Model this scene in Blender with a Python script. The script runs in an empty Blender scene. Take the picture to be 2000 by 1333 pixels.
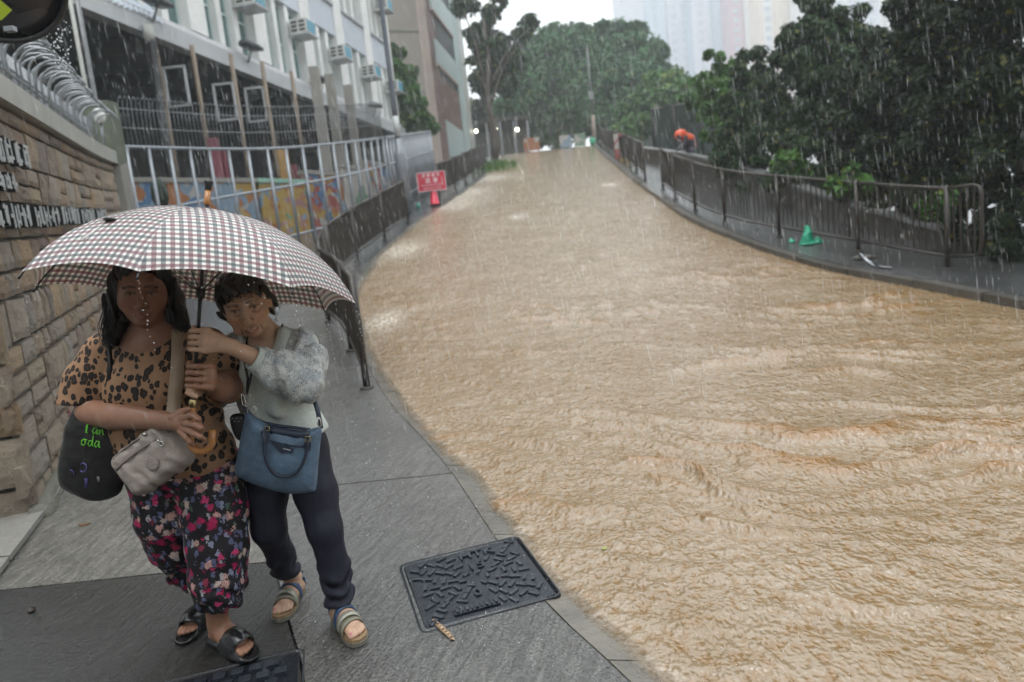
import bpy, bmesh, math, random
import numpy as np
from mathutils import Vector, Matrix

random.seed(7)
rng = np.random.default_rng(7)
SC = bpy.context.scene
COL = SC.collection

# ------------------------------------------------------------------ camera
CAM_H = 1.42
PITCH, ROLL = math.radians(8.0), math.radians(6.0)
FPX = 1333.0                      # focal length in pixels of a 2000 px wide frame
cF = np.array([0, math.cos(PITCH), -math.sin(PITCH)])
_u0 = np.array([0, math.sin(PITCH), math.cos(PITCH)])
_r0 = np.array([1.0, 0, 0])
cR = _r0 * math.cos(ROLL) - _u0 * math.sin(ROLL)
cU = _u0 * math.cos(ROLL) + _r0 * math.sin(ROLL)
cC = np.array([0, 0, CAM_H])
cam_d = bpy.data.cameras.new('camera')
cam = bpy.data.objects.new('camera', cam_d)
COL.objects.link(cam)
m = Matrix.Identity(4)
for i in range(3):
    m[i][0], m[i][1], m[i][2], m[i][3] = cR[i], cU[i], -cF[i], cC[i]
cam.matrix_world = m
cam_d.sensor_width = 36.0
cam_d.lens = FPX / 2000 * 36
cam_d.clip_start, cam_d.clip_end = 0.05, 2000
cam_d.dof.use_dof = True
cam_d.dof.focus_distance = 2.42
cam_d.dof.aperture_fstop = 2.2
SC.camera = cam

# ------------------------------------------------------------------ sky, sun, exposure
SUN_EL, SUN_ROT = math.radians(72), math.radians(25)
w = bpy.data.worlds.new('World')
SC.world = w
w.use_nodes = True
nt = w.node_tree
nt.nodes.clear()
sky = nt.nodes.new('ShaderNodeTexSky')
sky.sky_type = 'NISHITA'
sky.sun_disc = False
sky.sun_elevation, sky.sun_rotation = SUN_EL, SUN_ROT
sky.air_density, sky.dust_density, sky.ozone_density = 1.0, 8.0, 1.0
hs = nt.nodes.new('ShaderNodeHueSaturation')
hs.inputs['Saturation'].default_value = 0.10
mx = nt.nodes.new('ShaderNodeMix')
mx.data_type = 'RGBA'
mx.inputs[0].default_value = 0.72                 # even cloud cover over most of the sky
mx.inputs[7].default_value = (10.6, 11.1, 11.5, 1)
bg = nt.nodes.new('ShaderNodeBackground')
bg.inputs[1].default_value = 0.125
ow = nt.nodes.new('ShaderNodeOutputWorld')
nt.links.new(sky.outputs[0], hs.inputs['Color'])
nt.links.new(hs.outputs[0], mx.inputs[6])
nt.links.new(mx.outputs[2], bg.inputs[0])
nt.links.new(bg.outputs[0], ow.inputs[0])
sun_d = bpy.data.lights.new('sun', 'SUN')
sun_d.energy, sun_d.angle, sun_d.color = 1.5, math.radians(36), (1.0, 0.98, 0.95)
sun = bpy.data.objects.new('sun', sun_d)
COL.objects.link(sun)
sun.rotation_euler = (math.radians(18), 0, math.radians(-25))
SC.view_settings.view_transform = 'Standard'
SC.view_settings.look = 'None'
SC.view_settings.gamma = 1.0
SC.view_settings.use_curve_mapping = False
SC.view_settings.exposure = 0.45
SC.render.engine = 'CYCLES'
SC.cycles.volume_bounces = 1
SC.cycles.max_bounces = 6
SC.cycles.transparent_max_bounces = 12
SC.cycles.use_denoising = True
SC.cycles.use_adaptive_sampling = True
SC.cycles.adaptive_threshold = 0.03
SC.cycles.caustics_reflective = False
SC.cycles.caustics_refractive = False

# ------------------------------------------------------------------ terrain profile and survey helpers
def pchip(xs, vs):
    x = np.array(xs, float); v = np.array(vs, float)
    h = np.diff(x); d = np.diff(v) / h
    mm = np.zeros(len(x)); mm[0] = d[0]; mm[-1] = d[-1]
    for i in range(1, len(x) - 1):
        if d[i-1] * d[i] > 0:
            w1 = 2*h[i] + h[i-1]; w2 = h[i] + 2*h[i-1]
            mm[i] = (w1 + w2) / (w1 / d[i-1] + w2 / d[i])
    def fn(q):
        q = np.asarray(q, float)
        k = np.clip(np.searchsorted(x, q) - 1, 0, len(x) - 2)
        t = (q - x[k]) / h[k]
        return v[k]*(1+2*t)*(1-t)**2 + mm[k]*h[k]*t*(1-t)**2 + v[k+1]*t*t*(3-2*t) + mm[k+1]*h[k]*t*t*(t-1)
    return fn
gz = pchip([-30, -10, 0, 2.5, 6.5, 9, 13, 18.3, 27, 36.6, 45, 50, 60, 300, 900],
           [-2.0, -.7, -.1, 0, .21, .46, 1.22, 2.38, 4.1, 5.75, 7.15, 7.5, 7.6, 7.8, 8.2])
xl = pchip([-6, -2, .4, 1.2, 2.02, 2.52, 3.06, 4.06, 4.9, 5.76, 7.68, 9.36, 11.22, 13.78, 16.1, 20.6, 27.3, 41.3, 50, 70],
           [2.5, 1.6, 1.0, .75, .43, .19, 0, -.3, -.6, -.93, -1.53, -1.98, -2.43, -2.48, -2.23, -1.38, -.32, .69, 1.2, 2.4])
xr = pchip([-6, 2, 5, 6.94, 8.4, 10.14, 12.34, 15.16, 19.12, 27, 39.5, 50, 70],
           [5.9, 5.5, 5.4, 5.29, 5.12, 4.66, 4.22, 3.98, 4.08, 4.65, 5.87, 7, 8.6])
def ray(u, v): return cF*FPX + cR*(u-1000) + cU*(667-v)
def aty(u, v, y):
    q = ray(u, v); return cC + q*(y/q[1])
def on_ground(u, v, dz=0.0):
    q = ray(u, v); q = q/q[1]
    ys = np.arange(.5, 90, .01)
    s = np.where(CAM_H + q[2]*ys < gz(ys) + dz)[0]
    return cC + q*ys[s[0]]

# ------------------------------------------------------------------ noise
_perm = rng.permutation(512)
_grad = rng.normal(size=(512, 3)); _grad /= np.linalg.norm(_grad, axis=1)[:, None]
def noise3(p):
    p = np.asarray(p, float)
    i = np.floor(p).astype(int); fr = p - i
    t = fr*fr*fr*(fr*(fr*6-15)+10)
    out = np.zeros(p.shape[:-1])
    for dx in (0, 1):
        wx = t[..., 0] if dx else 1-t[..., 0]
        for dy in (0, 1):
            wy = t[..., 1] if dy else 1-t[..., 1]
            for dz in (0, 1):
                wz = t[..., 2] if dz else 1-t[..., 2]
                h = _perm[(_perm[(_perm[(i[..., 0]+dx) & 511] + i[..., 1]+dy) & 511] + i[..., 2]+dz) & 511]
                g = _grad[h]
                out += wx*wy*wz*(g[..., 0]*(fr[..., 0]-dx) + g[..., 1]*(fr[..., 1]-dy) + g[..., 2]*(fr[..., 2]-dz))
    return out
def fbm3(p, octs=4):
    a, s, out = 1.0, 1.0, 0
    for k in range(octs):
        out = out + a*noise3(np.asarray(p)*s + 17.3*k); a *= .5; s *= 2.03
    return out

# ------------------------------------------------------------------ mesh building
ORIGIN = {}
class MB:
    def __init__(s): s.v = []; s.f = []; s.uv = {}; s.mi = []
    def add(s, vs, fs, mi=0):
        o = len(s.v); s.v.extend([tuple(map(float, q)) for q in vs])
        s.f.extend([tuple(int(i)+o for i in q) for q in fs]); s.mi.extend([mi]*len(fs)); return o
    def box(s, c, size, ax=None, mi=0):
        c = np.array(c, float); h = np.array(size, float)/2
        A = np.eye(3) if ax is None else np.array(ax, float)
        vs = [c + A[0]*h[0]*i + A[1]*h[1]*j + A[2]*h[2]*k for i in (-1, 1) for j in (-1, 1) for k in (-1, 1)]
        s.add(vs, [(0,1,3,2),(4,6,7,5),(0,4,5,1),(2,3,7,6),(0,2,6,4),(1,5,7,3)], mi); return s
    def tube(s, pts, r, n=8, cap=True, mi=0, squash=None):
        pts = [np.array(p, float) for p in pts]
        rs = [r]*len(pts) if np.isscalar(r) else list(r)
        up = np.array([0.0, 0, 1]); rings = []
        prev = None
        for i, p in enumerate(pts):
            t = pts[min(i+1, len(pts)-1)] - pts[max(i-1, 0)]
            t = t/(np.linalg.norm(t)+1e-12)
            if prev is None:
                a = np.cross(t, up)
                if np.linalg.norm(a) < 1e-3: a = np.cross(t, [1.0, 0, 0])
            else: a = prev - t*(prev@t)
            a = a/np.linalg.norm(a); prev = a; b = np.cross(t, a)
            rings.append([p + rs[i]*(math.cos(2*math.pi*k/n)*a + math.sin(2*math.pi*k/n)*b) for k in range(n)])
        s.loft(rings, cap, mi); return s
    def loft(s, rings, cap=True, mi=0):
        n = len(rings[0]); vs = [q for r_ in rings for q in r_]; fs = []
        for i in range(len(rings)-1):
            for k in range(n):
                fs.append((i*n+k, i*n+(k+1) % n, (i+1)*n+(k+1) % n, (i+1)*n+k))
        if cap:
            fs.append(tuple(range(n-1, -1, -1))); fs.append(tuple((len(rings)-1)*n+k for k in range(n)))
        s.add(vs, fs, mi); return s
    def lathe(s, c, prof, n=16, ax=None, mi=0):
        A = np.eye(3) if ax is None else np.array(ax, float); c = np.array(c, float)
        rings = [[c + A[2]*z + r_*(math.cos(2*math.pi*k/n)*A[0] + math.sin(2*math.pi*k/n)*A[1]) for k in range(n)] for r_, z in prof]
        s.loft(rings, True, mi); return s
    def prism(s, poly, d, mi=0):
        poly = [np.array(p, float) for p in poly]; d = np.array(d, float); n = len(poly)
        s.add(poly + [p+d for p in poly], [tuple(range(n-1, -1, -1)), tuple(range(n, 2*n))] +
              [(k, (k+1) % n, n+(k+1) % n, n+k) for k in range(n)], mi); return s
    def mesh(s, name, smooth=False):
        me = bpy.data.meshes.new(name); me.from_pydata(s.v, [], s.f)
        if any(s.mi): me.polygons.foreach_set('material_index', s.mi)
        if smooth: me.polygons.foreach_set('use_smooth', [True]*len(me.polygons))
        me.update(); return me
    def build(s, name, mat, parent=None, smooth=False):
        return obj(name, s.mesh(name, smooth), mat, parent)
def obj(name, me, mat, parent=None, loc=None, matrix=None):
    o = bpy.data.objects.new(name, me); COL.objects.link(o)
    if mat is not None and len(me.materials) == 0:
        for q in (mat if isinstance(mat, (list, tuple)) else [mat]): me.materials.append(q)
    org = ORIGIN.get(parent.name) if parent is not None else None
    if parent is not None:
        o.parent = parent
        ORIGIN[o.name] = org
        if loc is None and matrix is None: me.transform(Matrix.Translation(-org))
        elif matrix is not None: o.matrix_basis = Matrix.Translation(-org) @ matrix
        else: o.location = Vector(loc) - org
    else:
        ORIGIN[o.name] = Vector((0, 0, 0))
        if matrix is not None: o.matrix_basis = matrix
        elif loc is not None: o.location = loc
    return o
def np_mesh(name, v, f, smooth=True):
    """v (n,3), f (m,4) or (m,3) numpy arrays"""
    me = bpy.data.meshes.new(name)
    v = np.ascontiguousarray(v, np.float32); f = np.ascontiguousarray(f, np.int32)
    k = f.shape[1]
    me.vertices.add(len(v)); me.vertices.foreach_set('co', v.ravel())
    me.loops.add(f.size); me.loops.foreach_set('vertex_index', f.ravel())
    me.polygons.add(len(f)); me.polygons.foreach_set('loop_start', np.arange(0, f.size, k, dtype=np.int32))
    me.polygons.foreach_set('use_smooth', np.full(len(f), smooth))
    me.update(calc_edges=True); me.validate(); return me
def set_col(me, col, name='tint'):
    a = me.attributes.new(name, 'FLOAT_COLOR', 'POINT')
    c = np.ones((len(me.vertices), 4), np.float32); c[:, :3] = col
    a.data.foreach_set('color', c.ravel())
def tag(o, label, cat, group=None):
    o['label'] = label; o['category'] = cat
    if group: o['group'] = group
    return o
def thing(name, loc, label, cat, group=None):
    o = bpy.data.objects.new(name, None); COL.objects.link(o)
    o.location = loc; o.empty_display_size = .1
    ORIGIN[o.name] = Vector(loc)
    return tag(o, label, cat, group)
def struct(o, kind='structure'):
    o['kind'] = kind; return o
def nrm(v):
    v = np.array(v, float); return v/np.linalg.norm(v)
def grid_faces(nr, nc):
    i, j = np.meshgrid(np.arange(nr-1), np.arange(nc-1), indexing='ij')
    a = (i*nc+j).ravel(); return np.stack([a, a+1, a+nc+1, a+nc], 1)

# ------------------------------------------------------------------ materials
class NT:
    def __init__(s, name):
        s.m = bpy.data.materials.new(name); s.m.use_nodes = True
        s.t = s.m.node_tree; s.t.nodes.clear()
        s.out = s.t.nodes.new('ShaderNodeOutputMaterial')
    def n(s, typ, ins=None, **at):
        x = s.t.nodes.new(typ)
        for k, v in at.items(): setattr(x, k, v)
        for k, v in (ins or {}).items():
            if v is None: continue
            if isinstance(v, bpy.types.NodeSocket): s.t.links.new(v, x.inputs[k])
            else:
                if isinstance(v, tuple) and len(v) == 3 and x.inputs[k].type == 'RGBA': v = v + (1,)
                x.inputs[k].default_value = v
        return x
    def coord(s, kind='Object'): return s.n('ShaderNodeTexCoord').outputs[kind]
    def mapping(s, vec, scale=(1, 1, 1), rot=(0, 0, 0), loc=(0, 0, 0)):
        return s.n('ShaderNodeMapping', {'Vector': vec, 'Scale': scale, 'Rotation': rot, 'Location': loc}).outputs[0]
    def noise(s, vec, scale, detail=4, rough=.55, dist=0, fac=True):
        x = s.n('ShaderNodeTexNoise', {'Vector': vec, 'Scale': scale, 'Detail': detail, 'Roughness': rough, 'Distortion': dist})
        return x.outputs[0 if fac else 1]
    def voro(s, vec, scale, feature='F1', out='Distance', rnd=1.0):
        x = s.n('ShaderNodeTexVoronoi', {'Vector': vec, 'Scale': scale, 'Randomness': rnd}, feature=feature); return x.outputs[out]
    def ramp(s, fac, stops, interp='LINEAR'):
        x = s.n('ShaderNodeValToRGB', {'Fac': fac}); cr = x.color_ramp; cr.interpolation = interp
        while len(cr.elements) > 1: cr.elements.remove(cr.elements[-1])
        for i, (p, c) in enumerate(stops):
            e = cr.elements[0] if i == 0 else cr.elements.new(p)
            e.position = p; e.color = (c, c, c, 1) if np.isscalar(c) else tuple(c) + (1,)
        return x.outputs[0]
    def mix(s, fac, a, b, blend='MIX'):
        x = s.n('ShaderNodeMix', None, data_type='RGBA', blend_type=blend)
        for k, v in ((0, fac), (6, a), (7, b)):
            if isinstance(v, bpy.types.NodeSocket): s.t.links.new(v, x.inputs[k])
            else: x.inputs[k].default_value = v if (k == 0 or len(v) == 4) else tuple(v) + (1,)
        return x.outputs[2]
    def math(s, op, a, b=None, c=None):
        x = s.n('ShaderNodeMath', None, operation=op)
        for k, v in enumerate((a, b, c)):
            if v is None: continue
            if isinstance(v, bpy.types.NodeSocket): s.t.links.new(v, x.inputs[k])
            else: x.inputs[k].default_value = v
        return x.outputs[0]
    def bump(s, h, strength=.3, dist=.01, normal=None):
        return s.n('ShaderNodeBump', {'Height': h, 'Strength': strength, 'Distance': dist, 'Normal': normal}).outputs[0]
    def attr(s, name, out='Color'): return s.n('ShaderNodeAttribute', None, attribute_name=name).outputs[out]
    def rnd(s): return s.n('ShaderNodeObjectInfo').outputs['Random']
    def pbr(s, color, rough=.5, metal=0.0, normal=None, spec=.5, **kw):
        d = {'Base Color': color, 'Roughness': rough, 'Metallic': metal, 'Normal': normal, 'Specular IOR Level': spec}
        d.update(kw)
        b = s.n('ShaderNodeBsdfPrincipled', d)
        s.t.links.new(b.outputs[0], s.out.inputs[0]); return s.m
def simple(name, col, rough=.5, metal=0.0, var=.25, scale=8.0, bump=0.0, bscale=60.0, rnd=0.0, spec=.5, coat=0.0):
    t = NT(name); co = t.coord()
    nz = t.noise(co, scale, 5)
    c = t.mix(nz, tuple(q*(1-var) for q in col), tuple(min(1, q*(1+var)) for q in col))
    if rnd:
        c = t.mix(1.0, c, t.ramp(t.rnd(), [(0, 1-rnd), (1, 1+rnd*.6)]), 'MULTIPLY')
    b = t.bump(t.noise(co, bscale, 4), bump, .01) if bump else None
    rr = t.math('MULTIPLY_ADD', nz, .25*rough, rough*.87)
    return t.pbr(c, rr, metal, b, spec, **({'Coat Weight': coat, 'Coat Roughness': .08} if coat else {}))
# ================================================================== GROUND, ROAD, WATER
def mat_concrete(name, col, rot=0.0, wet=.35, groove=1.0, dark=.45, spec=.8):
    t = NT(name); co = t.coord()
    mp = t.mapping(co, rot=(0, 0, rot))
    st = t.noise(t.mapping(mp, scale=(34, 6.5, 1)), 1.0, 6, .68, .5)        # broom strokes
    st2 = t.noise(t.mapping(mp, scale=(7, 30, 1)), 1.0, 3, .6, .2)
    big = t.noise(co, .9, 5, .6)
    spk = t.noise(co, 90, 3, .7)
    c0 = t.mix(t.ramp(big, [(.3, 0), (.72, 1)]), tuple(q*dark for q in col), col)
    c1 = t.mix(t.ramp(st, [(.40, 0), (.60, 1)]), tuple(q*.34 for q in col), c0)
    c2 = t.mix(t.ramp(spk, [(.35, .78), (.65, 1.22)]), (0, 0, 0), c1) if False else t.mix(1.0, c1, t.ramp(spk, [(.36, .38), (.64, 1.6)]), 'MULTIPLY')
    h = t.math('ADD', t.math('MULTIPLY', st, 1.0*groove), t.math('ADD', t.math('MULTIPLY', st2, .35*groove), t.math('MULTIPLY', spk, .45)))
    pud = t.ramp(big, [(.42, wet*.9), (.6, wet*1.7)])
    ripple = t.bump(t.math('ADD', t.math('MULTIPLY', t.noise(co, 38, 4, .65), .8), t.math('ADD', t.math('MULTIPLY', st, .9), t.math('MULTIPLY', spk, .25))), .9, .009)
    return t.pbr(c2, pud, 0, t.bump(h, 1.0, .012), spec, **{'Coat Weight': .85, 'Coat Roughness': .07, 'Coat IOR': 1.42, 'Coat Normal': ripple})
M_conc = mat_concrete('wet_brushed_concrete', (.135, .133, .122), .35, .2)
M_conc_light = mat_concrete('wet_pale_concrete', (.20, .19, .162), -.02, .25, 1.2, .62)
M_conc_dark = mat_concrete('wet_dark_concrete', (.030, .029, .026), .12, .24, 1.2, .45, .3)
M_conc_far = mat_concrete('wet_grey_concrete', (.11, .114, .116), .2, .16, .6)
M_kerb = simple('kerb_stone_wet', (.125, .115, .095), .22, 0, .6, 5, .6, 40, .15)
M_kerb_dark = simple('kerb_stone_dark_wet', (.085, .08, .07), .3, 0, .5, 5, .5, 40, .3)
M_granite = simple('granite_strip', (.20, .195, .18), .4, 0, .35, 30, .4, 90, .1)
M_soil = simple('wet_soil', (.06, .055, .045), .5, 0, .4, 3, .5, 12)

def strip(name, fa, fb, ys, dz, mat, ncol=10, amp=0.0, parent=None, thick=0.0, fall=0.0):
    """a sheet between two lines x = fa(y), x = fb(y) laid on the slope"""
    ys = np.asarray(ys, float); A = fa(ys) if callable(fa) else np.full(len(ys), fa); B = fb(ys) if callable(fb) else np.full(len(ys), fb)
    s = np.linspace(0, 1, ncol)
    X = A[:, None]*(1-s) + B[:, None]*s; Y = np.repeat(ys[:, None], ncol, 1)
    Z = gz(Y) + dz - fall*s[None, :]
    if amp: Z = Z + amp*fbm3(np.stack([X*1.3, Y*1.3, X*0], -1), 4)
    v = np.stack([X, Y, Z], -1).reshape(-1, 3); f = grid_faces(len(ys), ncol)
    if thick:
        n = len(v); nr = len(ys)
        v = np.concatenate([v, v - [0, 0, thick]])
        b = [i*ncol for i in range(nr)] + [(nr-1)*ncol+j for j in range(1, ncol)] + [i*ncol+ncol-1 for i in range(nr-2, -1, -1)] + list(range(ncol-2, 0, -1))
        b = np.array(b); b2 = np.roll(b, -1)
        f = np.concatenate([f, np.stack([b2, b, b+n, b2+n], 1)])
    me = np_mesh(name, v, f, not thick)
    return obj(name, me, mat, parent)

gy = np.concatenate([np.arange(-30, 60, 1.0), np.arange(60, 801, 20.0)])
struct(strip('ground', -300.0, 400.0, gy, -.30, M_soil, 24))

# paved footpath on the left: base, broomed concrete bays, kerb stones
seam = pchip([-2, 1.2, 2.18, 2.6, 3.2, 4.2, 6, 9, 12, 20, 50], [-.35, -.62, -.84, -1.02, -1.29, -1.7, -2.35, -3.2, -3.75, -3.2, -1.5])
wall_x = lambda y: np.where(np.asarray(y) < 11, -3.12-.414*(np.asarray(y)-4.3), -5.9-.05*(np.asarray(y)-11))
foot = struct(strip('footpath', lambda y: wall_x(y)-3.5, lambda y: xl(y)-.15, np.arange(-2.5, 50, .25), -.035, M_conc_far, 16))
ORIGIN[foot.name] = Vector((0, 0, 0))
GAP = .006
bays = []
lb = [-2, 1.15, 3.14, 6.3, 9.6, 13, 17, 22, 28, 36, 48]
for k in range(len(lb)-1):
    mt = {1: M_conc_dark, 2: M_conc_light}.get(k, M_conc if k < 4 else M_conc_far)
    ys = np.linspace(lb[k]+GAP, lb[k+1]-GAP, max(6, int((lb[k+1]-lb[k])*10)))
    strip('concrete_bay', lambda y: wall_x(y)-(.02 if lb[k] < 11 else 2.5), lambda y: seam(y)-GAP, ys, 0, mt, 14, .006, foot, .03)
rb = [-2, .9, 4.06, 7.25, 10.4, 14, 18.5, 24, 31, 40, 49]
for k in range(len(rb)-1):
    mt = M_conc if k < 5 else M_conc_far
    ys = np.linspace(rb[k]+GAP, rb[k+1]-GAP, max(6, int((rb[k+1]-rb[k])*10)))
    strip('concrete_bay', lambda y: seam(y)+GAP, lambda y: xl(y)-.155, ys, 0, mt, 14, .006, foot, .03)
y = -2.0; 
while y < 44:
    L = 1.02 + .05*random.random() if y < 20 else 2.4
    ys = np.linspace(y+.004, y+L-.004, 6)
    d = random.uniform(-.001, .001)
    strip('kerb_stone', lambda q: xl(q)-.15, lambda q: xl(q)-.002, ys, .001+d, M_kerb, 6, .004, foot, .2, .020)
    y += L

# pavement on the right with its dark kerb, flooded path behind the railing
pave = struct(strip('pavement', lambda y: xr(y)+.16, lambda y: xr(y)+9.0, np.arange(-3, 50, .4), .045, M_conc_far, 24, .012))
y = -3.0
while y < 46:
    L = 1.05 if y < 22 else 2.6
    ys = np.linspace(y+.012, y+L-.012, 5); d = random.uniform(-.012, .012); e = random.uniform(-.012, .012)
    strip('kerb_stone', lambda q: xr(q)+e, lambda q: xr(q)+.155, ys, .05+d, M_kerb_dark, 3, .006, pave, .25)
    y += L
struct(strip('far_pavement', lambda y: xl(y)-9, lambda y: xr(y)+14, np.arange(48.9, 75, 1.5), -.1, M_conc_far, 10))

# the flood: muddy water running down the road
def mat_water():
    t = NT('muddy_flood_water'); co = t.coord()
    a = t.noise(t.mapping(co, scale=(1, .75, 1)), 1.6, 4, .6, .4)
    b = t.noise(t.mapping(co, scale=(1, .8, 1)), 10, 3, .5)
    b2 = t.noise(t.mapping(co, scale=(1, .75, 1)), 26, 2, .5)
    fine = t.n('ShaderNodeTexVoronoi', {'Vector': co, 'Scale': 42.0, 'Smoothness': .7}, feature='SMOOTH_F1').outputs['Distance']
    c = t.mix(t.ramp(a, [(.33, 0), (.68, 1)]), (.205, .140, .072), (.265, .202, .130))
    c = t.mix(t.ramp(b2, [(.38, .8), (.52, 0)]), c, (.205, .115, .038))
    crest = t.attr('crest', 'Fac')
    c = t.mix(t.math('MULTIPLY', crest, t.ramp(b, [(.30, .2), (.52, 1.0)])), c, (.23, .115, .030))
    foam = t.attr('foam', 'Fac')
    fo = t.math('MULTIPLY', foam, t.ramp(t.noise(co, 26, 5, .7), [(.45, 0), (.56, 1)]))
    c = t.mix(fo, c, (.66, .61, .53))
    h = t.math('ADD', t.math('MULTIPLY', b, 1.3), t.math('ADD', t.math('MULTIPLY', b2, .75), t.math('MULTIPLY', fine, .30)))
    n = t.bump(h, 1.0, .021)
    return t.pbr(c, t.math('MULTIPLY_ADD', fo, .4, .045), 0, n, .5, IOR=1.75, Alpha=t.attr('film', 'Fac'))
M_water = mat_water()
ys = [-4.0]
while ys[-1] < 62: ys.append(ys[-1] + (.10 if ys[-1] < 1 else max(.016, .0105*ys[-1])))
ys = np.array(ys); ncol = 340
s = np.linspace(0, 1, ncol)
X = (xl(ys)-.16)[:, None]*(1-s) + (xr(ys)+.10)[:, None]*s
Y = np.repeat(ys[:, None], ncol, 1)
# flow follows the bend: coordinates along and across the stream
mid = (xl(ys)+xr(ys))/2
Uc = X - mid[:, None]
q = np.stack([Uc, Y, X*0], -1)
warp = fbm3(q*.55 + 3, 3)*.9
n1 = fbm3(np.stack([Uc*.75 + warp, Y*2.1 + warp*1.6 + .25*Uc, X*0], -1), 4)
n2 = fbm3(np.stack([Uc*3.0 + warp*2, Y*5.2 + warp*3, X*0+5], -1), 4)
n3 = fbm3(np.stack([Uc*9, Y*13, X*0+9], -1), 3)
ridge = np.clip(1 - np.abs(n1)*5.0, 0, 1)**3
ph = 2*math.pi*(Y*1.7 + .62*Uc + 2.4*warp + .7*n1)
amp = np.clip(fbm3(q*.45+60, 2)*2.2+.25, 0, 1)*np.clip((Y-2.2)/1.5, .15, 1)*np.clip((14-Y)/4, .2, 1)
stand = amp*((.5+.5*np.sin(ph))**4.0)
ph2 = 2*math.pi*(Y*2.6 + 1.5*Uc + 2.0*warp + .5*n1)
stand = stand + .7*np.roll(amp, 60, 1)*((.5+.5*np.sin(ph2))**4.0)
edge = np.minimum(X-(xl(ys)-.13)[:, None], (xr(ys)+.10)[:, None]-X)
ew = np.clip(edge/.6, .10, 1)
Z = gz(Y) - .009 + .013*fbm3(q*.9+31, 2)*np.exp(-np.clip(X-xl(ys)[:, None], 0, None)/.5) - .03*np.clip((X-(xl(ys))[:, None])/4, 0, 1) + ew*(.010*ridge + .024*n1 + .044*stand + .013*n2 + .005*n3)
v = np.stack([X, Y, Z], -1).reshape(-1, 3)
me = np_mesh('flood_water', v, grid_faces(len(ys), ncol), True)
dl = X - xl(ys)[:, None]
foam = np.exp(-np.clip(dl, 0, None)/.05)*.22*np.clip((n2+.45)*1.6, 0, 1)*(Y > 1)
for (fx, fy, r_) in [(-2.1, 14.6, .5), (-1.3, 20.0, .8), (-.9, 22.5, .8), (-.2, 26.5, 1.0), (.45, 17.0, .22), (3.4, 21, .3), (-1.75, 9.6, .3)]:
    foam += .9*np.exp(-(((X-fx)/r_)**2 + ((Y-fy)/(r_*1.8))**2))
foam += .15*np.clip(ridge*2-1.1, 0, 1)
a = me.attributes.new('foam', 'FLOAT', 'POINT'); a.data.foreach_set('value', np.clip(foam, 0, 1).ravel().astype(np.float32))
a = me.attributes.new('crest', 'FLOAT', 'POINT'); a.data.foreach_set('value', np.clip(stand*2.0-.75, 0, 1).ravel().astype(np.float32))
kz = gz(Y) + .001 - .020*np.clip((X-(xl(ys)-.15)[:, None])/.148, 0, 1)
film = np.where(X < (xl(ys)+.01)[:, None], np.clip((Z-kz)/.014, 0, 1)**.7, 1.0)
a = me.attributes.new('film', 'FLOAT', 'POINT'); a.data.foreach_set('value', film.ravel().astype(np.float32))
struct(obj('flood_water', me, M_water))
struct(strip('road', lambda y: xl(y)-.01, lambda y: xr(y)+.01, np.arange(-5, 64, .5), -.16, simple('asphalt', (.05, .05, .05), .5), 12))
# ================================================================== STONE WALL ON THE LEFT
def mat_stone():
    t = NT('wall_stone'); co = t.coord(); r = t.rnd()
    base = t.ramp(r, [(0, (.42, .32, .25)), (.17, (.56, .46, .35)), (.34, (.33, .27, .23)), (.5, (.60, .47, .31)), (.66, (.48, .42, .36)), (.83, (.60, .42, .25)), (1, (.42, .31, .26))])
    # shift the pattern so each stone has its own grain
    sh = t.n('ShaderNodeVectorMath', {0: co, 1: t.n('ShaderNodeCombineXYZ', {'X': t.math('MULTIPLY', r, 31.0), 'Y': t.math('MULTIPLY', r, 57.0)}).outputs[0]}, operation='ADD').outputs[0]
    n1 = t.noise(sh, 7, 6, .65); n2 = t.noise(sh, 42, 5, .75)
    c = t.mix(t.ramp(n1, [(.35, 0), (.7, 1)]), t.mix(1.0, base, (.72, .72, .72, 1), 'MULTIPLY'), base)
    c = t.mix(1.0, c, t.ramp(n2, [(.32, .48), (.66, 1.55)]), 'MULTIPLY')
    c = t.mix(t.ramp(t.noise(sh, 3, 4), [(.62, 0), (.75, .35)]), c, (.10, .10, .045))
    return t.pbr(c, .40, 0, t.bump(t.math('ADD', n2, t.math('MULTIPLY', n1, 1.5)), 1.0, .022), .5)
M_stone = mat_stone()
M_mortar = simple('wall_mortar', (.05, .045, .038), .6, 0, .4, 20, .5, 60)
M_coping = simple('pale_coping_concrete', (.38, .38, .35), .42, 0, .35, 5, .3, 30)
M_grey_conc = simple('grey_render', (.25, .24, .215), .5, 0, .35, 3, .3, 30)
W0 = np.array([-3.08, 4.10]); WD = nrm([-.414, 1.0]); WN = np.array([WD[1], -WD[0]])   # along, outward (to the road)
WL = 7.55; WS = .073/math.hypot(.414, 1)
def wp(s, h, n=0.0):
    xy = W0 + WD*s + WN*n
    return np.array([xy[0], xy[1], float(gz(4.3)) + WS*s*1.02 + .012*max(0, s-4)**2*.5 + h])
stone_wall = thing('stone_wall', wp(0, 0), 'rough brown squared stone wall with pale concrete coping at the left', 'wall')
mb = MB(); pts = [wp(s, -.3, -.02) for s in np.linspace(0, WL, 10)] + [wp(s, 2.62, -.02) for s in np.linspace(WL, 0, 10)]
mb.prism(pts, np.array([-WN[0], -WN[1], 0])*.42)
mb.build('core', M_mortar, stone_wall)
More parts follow.
